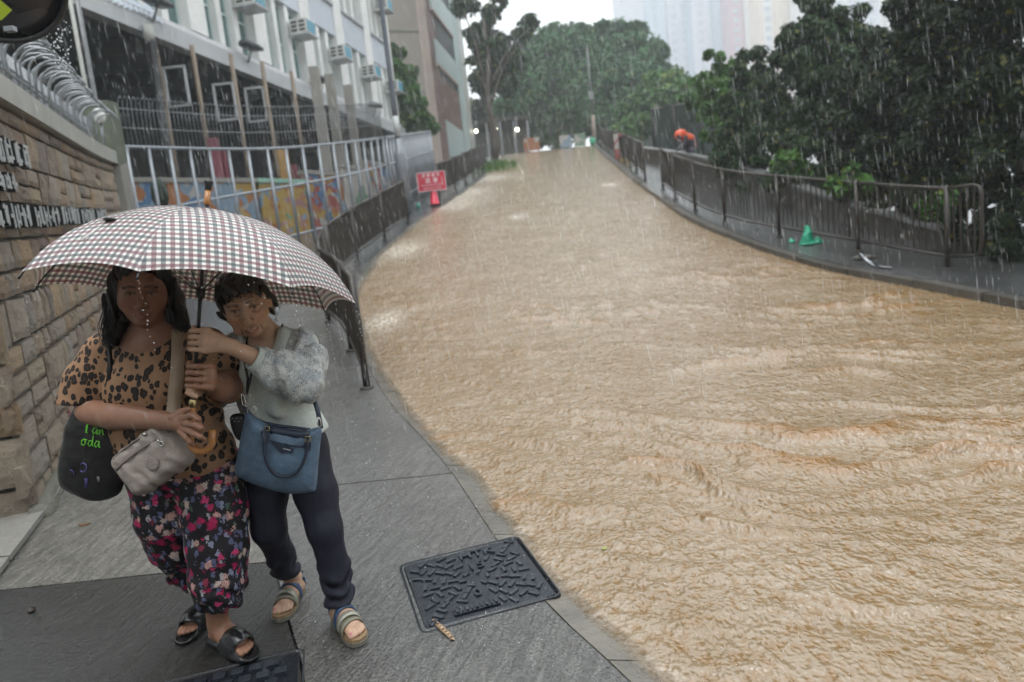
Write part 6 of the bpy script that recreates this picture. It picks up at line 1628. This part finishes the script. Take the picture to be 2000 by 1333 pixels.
for k in range(8):
    g = MB(); g.tube([rib_pt(k, t)-UA*.005 for t in np.linspace(.02, 1.0, 12)], .0022, 6); g.tube([rib_pt(k, 1.0)-UA*.005, rib_pt(k, 1.03)-UA*.006], .0035, 6); rb_ = g.build('rib', M_wire, umb, True)
    g = MB(); g.tube([shaft(.27)+(rib_pt(k, .55)-shaft(.27))*.03, rib_pt(k, .55)-UA*.006], .0018, 5); g.build('stretcher', M_wire, rb_, True)
g = MB(); g.tube([shaft(-.012), shaft(.64)], .0062, 10); g.build('shaft', M_shaft, umb, True)
g = MB(); g.lathe(shaft(.27), [(.007, -.02), (.014, -.015), (.014, .015), (.008, .02)], 12, [UE1, UE2, UA]); g.build('runner', M_shaft, umb, True)
M_wood = simple('varnished_wood', (.36, .155, .045), .25, 0, .35, 30, .1, 60, 0, .6)
AXU = [UE1, UE2, UA]
g = MB(); g.lathe(UAP, [(.013, -.004), (.013, .006), (.008, .010), (.0075, .030)], 12, AXU); g.build('ferrule_base', M_shaft, umb, True)
g = MB(); g.lathe(UAP, [(.0085, .029), (.0105, .034), (.0100, .080)], 12, AXU); g.build('ferrule', M_wood, umb, True)
g = MB(); g.lathe(UAP, [(.0108, .079), (.0118, .095), (.015, .106), (.0145, .112), (0, .113)], 12, AXU); g.build('ferrule_cap', M_shaft, umb, True)
g = MB(); g.lathe(shaft(.645), [(.0120, -.012), (.0125, .012), (.009, .018)], 14, AXU); g.build('collar', simple('brass', (.50, .40, .20), .3, 1.0), umb, True)
hk = [shaft(q) for q in (.650, .69, .73, .765)]; hc = shaft(.765)+UE1*.036
for a in np.linspace(195, 375, 11): hk.append(hc + .036*(math.cos(math.radians(a))*UE1 + math.sin(math.radians(a))*UA))
hk.append(hk[-1]+UA*.028)
g = MB(); g.tube(hk, [.0115]+[.0125]*(len(hk)-3)+[.0125, .0118], 12); g.build('handle', M_wood, umb, True)
# closing strap lying on the left panel
sb = [lerp(rib_pt(5, t), rib_pt(6, t), .30)+UA*.006 for t in (.80, .70, .62)]
band(sb, .016, .0015, UA).build('closing_strap', M_ging, umb, True)
g = MB(); g.lathe(lerp(rib_pt(5, .62), rib_pt(6, .62), .34)+UA*.012, [(0, -.004), (.020, -.004), (.022, .0), (.016, .004), (0, .005)], 14, AXU); g.build('strap_snap', M_shaft, umb, True)
# drips from the rib tips
def drips():
    r2 = np.random.default_rng(9); P, R_ = [], []
    for k in range(8):
        tp = rib_pt(k, 1.02); 
        for j in range(14): P.append(tp + [.004*r2.normal()+.01*(j/14)**2, .004*r2.normal(), -.01-.20*(j/14)**1.2-.01*r2.random()]); R_.append(.0010+.0011*r2.random())
    for j in range(60):
        k = r2.integers(0, 8); s_ = r2.random(); P.append(lerp(rib_pt(k, .97), rib_pt(k+1, .97), s_) + [0, 0, -.01-.3*r2.random()**2]); R_.append(.0009+.001*r2.random())
    c0 = aty(95, 60, 5.6)
    for j in range(70): P.append(aty(90+50*r2.random(), 40+110*r2.random(), 5.2)); R_.append(.003+.004*r2.random())
    P, R_ = np.array(P), np.array(R_); n = len(P); o = np.array([(1, 0, 0), (-1, 0, 0), (0, 1, 0), (0, -1, 0), (0, 0, 1.7), (0, 0, -1.2)])
    f = np.array([(0, 2, 4), (2, 1, 4), (1, 3, 4), (3, 0, 4), (2, 0, 5), (1, 2, 5), (3, 1, 5), (0, 3, 5)])
    return np_mesh('dripping_water', (P[:, None]+R_[:, None, None]*o).reshape(-1, 3), (np.arange(n)[:, None, None]*6+f).reshape(-1, 3), True)
# ================================================================== COVERS, LITTER AND SMALL THINGS
tag(struct(obj('dripping_water', drips(), simple('water_bead', (.80, .83, .85), .12, 0, .05)), 'stuff'), 'strings of water beads dripping from the umbrella and the mirror', 'drops')
def text_mesh(txt, size, depth):
    cu = bpy.data.curves.new('txt', 'FONT'); cu.body = txt; cu.size = size; cu.extrude = depth; cu.align_x = 'CENTER'; cu.align_y = 'CENTER'
    o = bpy.data.objects.new('txt', cu); COL.objects.link(o)
    me = bpy.data.meshes.new_from_object(o.evaluated_get(bpy.context.evaluated_depsgraph_get()))
    bpy.data.objects.remove(o); return me
M_iron = simple('wet_cast_iron', (.022, .026, .034), .17, .5, .4, 12, .35, 70, 0, .6); M_iron_b = simple('wet_cast_iron_worn', (.045, .054, .068), .17, .5, .35, 30, .3, 90, .25, .6)
def gp3(x, y, dz=0): return np.array([x, y, float(gz(y))+dz])
def cover(c, e1, size, label, dense=True, lift=.003):
    e1 = nrm(e1); c = np.array(c, float)
    X = nrm([e1[0], e1[1], (gz(c[1]+e1[1]*.1)-gz(c[1]))/.1]); Yv = np.array([-e1[1], e1[0]]); Yv = nrm([Yv[0], Yv[1], (gz(c[1]+Yv[1]*.1)-gz(c[1]))/.1]); Z = np.cross(X, Yv)
    o0 = gp3(c[0], c[1], lift); h_ = size/2
    o = thing('manhole_cover', o0, label, 'manhole cover')
    W = lambda a, b, z=0: o0+X*a+Yv*b+Z*z
    def rsq(h2, r_, z):
        pts = []
        for cx, cy, a0 in ((1, 1, 0), (-1, 1, 90), (-1, -1, 180), (1, -1, 270)):
            for a in (0, 30, 60, 90): t = math.radians(a0+a); pts.append(W(cx*(h2-r_)+r_*math.cos(t), cy*(h2-r_)+r_*math.sin(t), z))
        return pts
    g = MB(); g.loft([rsq(h_+.022, .035, -.02), rsq(h_+.018, .035, .002), rsq(h_+.012, .03, .003), rsq(h_+.004, .026, -.006), rsq(h_+.004, .026, -.02)]); g.build('frame', M_iron, o)
    g = MB(); g.loft([rsq(h_, .025, -.025), rsq(h_, .025, -.002), rsq(h_-.006, .022, .002)]); g.build('plate', M_iron, o)
    bm_ = MB().box((0, 0, 0), (.052, .015, .006)).mesh('raised_bar'); bm_.materials.append(M_iron_b)
    def bar(a, b, ang, L_=1.0):
        M = Matrix.Identity(4); xa = X*math.cos(ang)+Yv*math.sin(ang); ya = -X*math.sin(ang)+Yv*math.cos(ang); p = W(a, b, .0045)
        for i in range(3): M[i][0], M[i][1], M[i][2], M[i][3] = xa[i]*L_, ya[i], Z[i], p[i]
        obj('raised_bar', bm_, None, o, matrix=M)
    def word(txt, a, b, s_, ang=0):
        me = text_mesh(txt, s_, .004); me.materials.append(M_iron_b); M = Matrix.Identity(4); xa = X*math.cos(ang)+Yv*math.sin(ang); ya = -X*math.sin(ang)+Yv*math.cos(ang); p = W(a, b, .006)
        for i in range(3): M[i][0], M[i][1], M[i][2], M[i][3] = xa[i], ya[i], Z[i], p[i]
        obj('raised_letter', me, None, o, matrix=M)
    if dense:
        for ri, (rr_, n) in enumerate(((.055, 6), (.095, 10), (.135, 14), (.175, 18), (.215, 22), (.255, 26), (.295, 30), (.335, 34))):
            for k in range(n):
                a = 2*math.pi*(k+.5*(ri % 2)+.13*ri)/n; x, y = rr_*math.cos(a), rr_*math.sin(a)
                if max(abs(x), abs(y)) > h_-.028: continue
                if (y > .155 and -.04 < x < .16) or (y < -.165 and abs(x+.05) < .11) or (abs(x-.03) < .05 and abs(y-.10) < .045) or (abs(x+.02) < .04 and abs(y+.12) < .035): continue
                bar(x, y, a + (0 if (k+ri) % 2 else math.pi/2), .9 if ri else .6)
        word('HTK', .06, .205, .085); word('15', .03, .10, .085); word('0', -.02, -.12, .07); word('H', .235, .245, .05); word('H', -.235, -.24, .05)
        g = MB(); g.box(W(-.05, -.215, .006), (.19, .05, .006), [X, Yv, Z]); g.build('name_plate', M_iron, o)
        for k in range(9):
            g = MB(); g.box(W(-.13+k*.02, -.215, .011), (.006 if k % 2 else .012, .03, .005), [X, Yv, Z]); g.build('raised_letter', M_iron_b, o)
    else:
        b2 = MB().box((0, 0, 0), (.042, .036, .012)).mesh('raised_stud'); b2.materials.append(M_iron_b)
        for i in range(-4, 5):
            for j in range(-4, 5):
                x, y = i*.062+(.031 if j % 2 else 0), j*.058
                if max(abs(x), abs(y)) > h_-.035: continue
                M = Matrix.Identity(4); p = W(x, y, .007)
                for q in range(3): M[q][0], M[q][1], M[q][2], M[q][3] = X[q], Yv[q], Z[q], p[q]
                obj('raised_stud', b2, None, o, matrix=M)
cover((-.265, 2.775), (.53, .16), .545, 'square cast iron manhole cover with raised bars beside the flooded kerb')
c2a = on_ground(345, 1330); c2b = on_ground(592, 1268); ee = nrm((c2b-c2a)[:2]); cc = c2b[:2] - ee*.29 - np.array([-ee[1], ee[0]])*.29
cover(cc, ee, .56, 'studded manhole cover cut by the bottom edge at the women\'s feet', False, -.0015)
# seed pod and leaves
pod = thing('seed_pod', on_ground(868, 1240), 'pale flat seed pod lying beside the manhole cover', 'seed pod')
a, b = on_ground(846, 1216), on_ground(888, 1257); rows = []
for t in np.linspace(0, 1, 12):
    p = lerp(a, b, t)+[0, 0, .012+.002*math.sin(t*20)]; d = nrm(b-a); s_ = np.cross(d, [0, 0, 1]); w_ = .011*math.sin(math.pi*min(1, max(.06, t)))**.5+.002
    rows.append([p-s_*w_, p+[0, 0, .003], p+s_*w_, p-[0, 0, .003]])
g = MB(); g.loft(rows); g.build('husk', simple('pod_husk', (.42, .30, .19), .5), pod, True)
for k in range(7):
    p = lerp(a, b, (k+1)/8)+[0, 0, .015]; g = MB(); g.lathe(p, [(0, -.002), (.006, 0), (0, .003)], 8); g.build('seed', simple('pod_seed', (.20, .12, .07), .5) if k == 0 else bpy.data.materials['pod_seed'], pod, True)
M_brown_leaf = simple('brown_leaf', (.16, .075, .025), .4)
def leaf(u, v_, L_, ang, label, mat):
    c = on_ground(u, v_); d = np.array([math.cos(ang), math.sin(ang), 0]); s_ = np.array([-d[1], d[0], 0]); rows = []
    for t in np.linspace(-1, 1, 9):
        w_ = L_*.28*math.sqrt(max(.003, 1-t*t)); p = c+d*t*L_/2+[0, 0, .006+.006*t*t]; rows.append([p-s_*w_, p+[0, 0, -.004], p+s_*w_, p+[0, 0, .002]])
    o = thing('fallen_leaf', c, label, 'leaf'); g = MB(); g.loft(rows); g.build('blade', mat, o, True)
leaf(166, 1027, .07, .1, 'brown fallen leaf on the pale concrete left of the women', M_brown_leaf); leaf(1180, 1075, .03, .6, 'yellow-green leaf floating near the kerb', simple('yellow_leaf', (.35, .40, .06), .4)); leaf(62, 1195, .06, 2.2, 'dark wet leaf on the dark concrete at the lower left', simple('dark_leaf', (.03, .02, .014), .4))
# weed at the wall foot
wd = thing('wall_weed', on_ground(112, 955), 'small green weed growing at the foot of the stone wall', 'plant'); q = on_ground(112, 955)
me_o = crown('leaves', [(q[0], q[1]+.05, q[2]+.03, .04), (q[0]-.06, q[1]+.1, q[2]+.03, .03)], 60, .03, M_leafC, wd, 50, .2); g = MB(); g.tube([q, q+[0, .04, .05]], .003, 5); g.build('stem', M_leafC, wd)
# green cloth heap, litter by the right railing
M_greencl = mat_cloth('green_plastic_cloth', (.012, .30, .17), .35, (9, 9, 9), .7, .25, 80, .5)
def heap(name, part, u, v_, y, rx, rz, seed, mat, label, cat, peaks):
    c = aty(u, v_, y); lo = c-[rx*1.4, rx*1.2, rz]; hi = c+[rx*1.4, rx*1.2, rz*2.4]; s_ = SDF(lo, hi, .012)
    for (dx, dz, r_) in peaks: s_.cap(c+[dx*rx, 0, -rz*.4], c+[dx*rx*.8, .02, dz*rz], r_*rx, r_*rx*.25, .06)
    s_.warp(lambda P: .05*fbm3(P*7+seed, 3)*(rx/.4)); s_.plane((0, 0, float(gz(y))+.04), (0, 0, -1))
    o = thing(name, c, label, cat); obj(part, s_.mesh(part, 1), mat, o); return o
heap('green_sheet', 'cloth', 1590, 480, 11.35, .42, .20, 3, M_greencl, 'crumpled green plastic sheet lying against the right railing', 'sheet', ((-.25, 1.5, .35), (.2, .5, .40), (.7, .1, .22), (-.6, .1, .2)))
heap('green_sheet', 'cloth', 1546, 476, 11.6, .14, .10, 8, M_greencl, 'small ball of green plastic beside a railing post', 'sheet', ((0, .6, .7), (.4, .1, .5)))
M_paper = simple('white_plastic', (.62, .66, .70), .4)
pp = thing('plastic_litter', on_ground(1705, 518), 'white bent plastic strip lying on the right pavement', 'litter'); P0 = [on_ground(1680, 497, .06), on_ground(1695, 512, .06), on_ground(1712, 522, .06), on_ground(1735, 524, .06)]
rows = [[p+[0, -.03-.02*k, .004], p+[0, .03+.03*k, .010], p+[0, .03+.03*k, .018], p+[0, -.03-.02*k, .014]] for k, p in enumerate(P0)]; g = MB(); g.loft(rows); g.build('strip', M_paper, pp, True)
heap('leaf_debris', 'clump', 1685, 503, 10.1, .22, .06, 12, M_soil, 'dark soaked debris caught at the foot of a railing post', 'debris', ((-.4, .3, .35), (.3, .4, .4), (.8, .1, .2)))
heap('leaf_debris', 'clump', 1466, 452, 12.9, .26, .05, 15, M_soil, 'dark mat of debris at the middle railing post', 'debris', ((-.5, .2, .35), (.3, .3, .4)))
cup = thing('paper_cup', on_ground(817, 408), 'small teal cup lying beside the red sign', 'cup'); q = on_ground(817, 408)
g = MB(); g.lathe(q+[0, 0, .0], [(.05, 0), (.065, .14), (.06, .145), (0, .13)], 12); g.build('cup', simple('teal_cup', (.10, .42, .34), .4), cup, True); g = MB(); g.lathe(q+[0, 0, .145], [(.068, 0), (.068, .012), (0, .016)], 12); g.build('lid', M_coping, cup, True)
bk = thing('green_bucket', aty(1160, 286, 43), 'tiny green bucket at the crest beside the far lamp post', 'bucket'); q = aty(1158, 287, 43.0); q[2] = float(gz(43))
g = MB(); g.lathe(q, [(.16, 0), (.21, .42), (.19, .42), (0, .38)], 12); g.build('bucket', simple('green_bucket_plastic', (.03, .32, .18), .4), bk, True); g = MB(); g.tube([q+[-.2, 0, .4], q+[-.12, 0, .55], q+[.12, 0, .55], q+[.2, 0, .4]], .012, 5); g.build('handle', M_galv, bk, True)
# person in orange behind the right railing
yo = 21.5; pc = aty(1340, 300, yo); gz0 = float(gz(yo))+.05; o3 = thing('person', (pc[0], yo, gz0), 'person in an orange hooded rain cape bending behind the right parapet', 'person')
s_ = SDF((pc[0]-.6, yo-.6, gz0-.05), (pc[0]+.7, yo+.6, gz0+1.8), .014); B0 = np.array([pc[0], yo, gz0-.22])
s_.chain([B0+[-.02, 0, 1.22], B0+[.12, .02, 1.10], B0+[.16, .04, .82]], [.12, .16, .15], .05); s_.ell(B0+[-.16, -.08, 1.28], (.10, .11, .12), .04)
for sg in (-1, 1):
    s_.chain([B0+[.16, .1*sg, .80], B0+[.12, .1*sg, .45], B0+[.16, .1*sg, .08], B0+[.05, .1*sg, .04]], [.10, .08, .055, .045], .03)
    s_.chain([B0+[-.02, .17*sg, 1.22], B0+[-.10, .19*sg, .98], B0+[-.25, .12*sg, .90]], [.06, .05, .04], .03)
me = s_.mesh('body', 1); set_col(me, np.array((.05, .045, .06))); obj('body', me, M_skin, o3)
s_ = SDF((pc[0]-.6, yo-.6, gz0+.7), (pc[0]+.7, yo+.6, gz0+1.8), .014)
s_.ell(B0+[-.14, -.06, 1.32], (.19, .17, .17), .05); s_.chain([B0+[-.05, 0, 1.27], B0+[.14, .02, 1.17], B0+[.24, .04, 1.0]], [.15, .15, .10], .06); s_.ell(B0+[-.24, -.14, 1.22], (.09, .09, .09), .02, 'cut')
s_.warp(lambda P: .02*fbm3(P*8, 3)); obj('rain_cape', s_.mesh('rain_cape', 1), simple('orange_cape', (.75, .10, .025), .4, 0, .2), o3)
# convex traffic mirror at the upper left corner
mc = aty(-8, -44, 3.55); mir = thing('traffic_mirror', mc, 'dark rimmed round mirror with a yellow-green patch, cut by the upper left corner', 'mirror')
Nn = nrm(cC-mc+np.array([.2, 0, -.2])); Xm = nrm(np.cross([0, 0, 1.0], Nn)); Zm = np.cross(Nn, Xm); Rm = .285
t = NT('dark_wet_mirror'); co = t.coord(); M_mir = t.pbr(t.mix(t.voro(co, 7, 'F1', 'Color'), (.012, .012, .014), (.06, .06, .07)), .12, .4, t.bump(t.noise(co, 60, 3), .3, .01), .6)
g = MB(); g.lathe(mc, [(.0, .075)] + [(Rm*math.sin(a), .075*math.cos(a*1.5)) for a in (.2, .4, .6, .8, 1.0)][:4] + [(Rm*.97, .0)], 40, [Xm, Zm, Nn]); g.build('mirror_face', M_mir, mir, True)
g = MB(); ring(g, mc, Rm, .014, 48, Xm, Zm); g.build('rim', M_black, mir, True)
q = mc + (aty(-2, 18, 3.45)-mc)*1.0; g = MB(); g.prism([q+Zm*.05, q+Xm*.05, q-Zm*.05, q-Xm*.06], Nn*.012); g.build('patch', simple('yellow_green_sticker', (.42, .55, .03), .4), mir)
q = aty(20, 58, 3.42); g = MB(); g.box(q, (.045, .03, .022)); g.build('clip', M_galv, mir)
g = MB(); g.tube([mc-Nn*.02, mc-Nn*.25+[-.2, 0, 0], mc-Nn*.3+[-.5, 0, -.3]], .03, 8); g.build('arm', M_rail_grey, mir, True)
# ================================================================== UNSEEN LIGHT BLOCKERS ADDED BEHIND AND BESIDE THE CAMERA
flats_blocker = thing('added_blocker_flats', (0, -13, -.9), 'unseen tiled apartment block added behind the viewer to block light', 'building')  # unseen building added to darken the women from the front
M_tile = simple('beige_tile_wall', (.30, .27, .23), .5, 0, .2, .8)
g = MB(); g.box((0, -18, 3.6), (34, 9, 9.2)); g.build('wall', M_tile, flats_blocker)
wm = MB().box((0, 0, 0), (1.5, .16, 1.3)).mesh('window'); wm.materials.append(M_gglass)
for z in np.arange(3.6, 7.5, 2.9):
    for x in np.arange(-15, 16, 3.4): obj('window', wm, None, flats_blocker, loc=(x, -13.48, z))
g = MB(); g.box((0, -13.0, 2.2), (34, 1.6, .2)); g.build('canopy', M_fascia, flats_blocker)
annex_blocker = thing('added_blocker_annex', (-9.5, 0, 0), 'unseen plain annex added left of the footpath to block light', 'building')  # unseen building added to cut the light coming from the left
g = MB(); g.box((-10.5, -2, 3.4), (5, 15, 7.6)); g.build('wall', M_wwall, annex_blocker)
for y in np.arange(-8, 5, 2.6):
    for z in (2.6, 5.6): o = obj('window', wm, None, annex_blocker, matrix=Matrix.Translation((-7.98, y, z)) @ Matrix.Rotation(math.pi/2, 4, 'Z'))
g = MB(); g.box((-10.5, -2, 7.36), (5.4, 15.4, .3)); g.build('parapet', M_fascia, annex_blocker)
src = [o for o in COL.objects if o.name.startswith('path_tree') and o.parent is None][-1]
for k, (dx, dy) in enumerate(((.3, -4.2), (.6, -8.4))):  # unseen tree copies added to cut light from the right
    c = src.copy(); COL.objects.link(c); c.location = src.location + Vector((dx, dy, float(gz(src.location.y+dy)-gz(src.location.y))))
    c['label'] = ['hedge line tree added just beyond the right edge to block light', 'last added light blocking tree on the right, level with the viewer'][k]
    for ch in src.children:
        q = ch.copy(); COL.objects.link(q); q.parent = c

# ================================================================== RAIN AND HAZE
def rain():
    r = np.random.default_rng(77)
    def streaks(n, y0, y1, ln, rad, pw=1.0):
        y = y0 + (y1-y0)*r.random(n)**pw
        x = (r.random(n)*2-1)*(y*.85+.6); z = CAM_H + (r.random(n)*2-1)*(y*.62+.4) + y*.02
        k = z > gz(y)+.02
        x, y, z = x[k], y[k], z[k]; n = len(x)
        L = ln*(.3+1.4*r.random(n)**1.5); R_ = rad*(.45+1.1*r.random(n)**2)
        dr = np.stack([.10+.03*r.normal(size=n), .02*r.normal(size=n), -np.ones(n)], 1); dr /= np.linalg.norm(dr, axis=1)[:, None]
        return np.stack([x, y, z], 1), dr, L, R_
    sets = [streaks(160, 1.0, 2.2, .022, .0004), streaks(3600, 2.8, 6, .055, .0008), streaks(20000, 5, 14, .12, .0015), streaks(26000, 12, 32, .26, .0028)]
    P = np.concatenate([s[0] for s in sets]); D = np.concatenate([s[1] for s in sets]); L = np.concatenate([s[2] for s in sets]); R_ = np.concatenate([s[3] for s in sets])
    # keep the dry space under the umbrella free of rain
    dry = (np.hypot(P[:, 0]+1.1, P[:, 1]-2.4) < .55) & (P[:, 2] < 1.6)
    P, D, L, R_ = P[~dry], D[~dry], L[~dry], R_[~dry]
    n = len(P); a = np.cross(D, [0, 1, 0]); a /= np.linalg.norm(a, axis=1)[:, None]; b = np.cross(D, a)
    ang = np.array([0, 2.094, 4.189]); V = [P[:, None]]
    ring = P[:, None] + (D*(L*.55)[:, None])[:, None] + R_[:, None, None]*(np.cos(ang)[None, :, None]*a[:, None] + np.sin(ang)[None, :, None]*b[:, None])
    tip = (P + D*L[:, None])[:, None]
    v = np.concatenate([P[:, None], ring, tip], 1).reshape(-1, 3)
    f = np.array([(0, 1, 2), (0, 2, 3), (0, 3, 1), (4, 2, 1), (4, 3, 2), (4, 1, 3)])
    f = (np.arange(n)[:, None, None]*5 + f).reshape(-1, 3)
    return np_mesh('rain', v, f, True)
def mat_rain():
    t = NT('rain_water')
    d = t.n('ShaderNodeBsdfPrincipled', {'Base Color': (.93, .96, .98, 1), 'Roughness': .15, 'Specular IOR Level': .8})
    tl = t.n('ShaderNodeBsdfTranslucent', {'Color': (.93, .96, .98, 1)})
    g0 = t.n('ShaderNodeMixShader', {0: .5, 1: d.outputs[0], 2: tl.outputs[0]})
    tr = t.n('ShaderNodeBsdfTransparent')
    g = t.n('ShaderNodeMixShader', {0: .52, 1: tr.outputs[0], 2: g0.outputs[0]})
    t.t.links.new(g.outputs[0], t.out.inputs[0]); return t.m
M_rain = mat_rain()
tag(struct(obj('rain', rain(), M_rain), 'stuff'), 'falling rain drops across the whole street', 'rain')
# drops bursting on the flooded road and path
def splashes():
    r = np.random.default_rng(5); n = 7000
    y = 1.6 + 12*r.random(n)**1.6; x = xl(y)-1.2 + (xr(y)-xl(y)+1.2)*r.random(n)
    P = np.stack([x, y, gz(y)+.004+.03*r.random(n)**2], 1); R_ = (.0009+.0022*r.random(n)**2)*(.6+y/7)
    o = np.array([(1, 0, 0), (-1, 0, 0), (0, 1, 0), (0, -1, 0), (0, 0, 1.3), (0, 0, -1)])
    v = (P[:, None] + R_[:, None, None]*o).reshape(-1, 3)
    f = np.array([(0, 2, 4), (2, 1, 4), (1, 3, 4), (3, 0, 4), (2, 0, 5), (1, 2, 5), (3, 1, 5), (0, 3, 5)])
    return np_mesh('rain_splashes', v, (np.arange(n)[:, None, None]*6+f).reshape(-1, 3), True)
tag(struct(obj('rain_splashes', splashes(), M_rain), 'stuff'), 'tiny splashing drops on the wet path and flood', 'splashes')

HAZE_D = .0020
t = NT('rain_haze'); vol = t.n('ShaderNodeVolumePrincipled', {'Color': (.90, .97, 1.0, 1), 'Density': HAZE_D, 'Anisotropy': .25})
t.t.links.new(vol.outputs[0], t.out.inputs['Volume'])
g = MB(); g.box((40, 145, 53), (560, 370, 112)); hz = g.build('haze', t.m)
tag(struct(hz, 'stuff'), 'grey rain haze filling the street', 'haze')
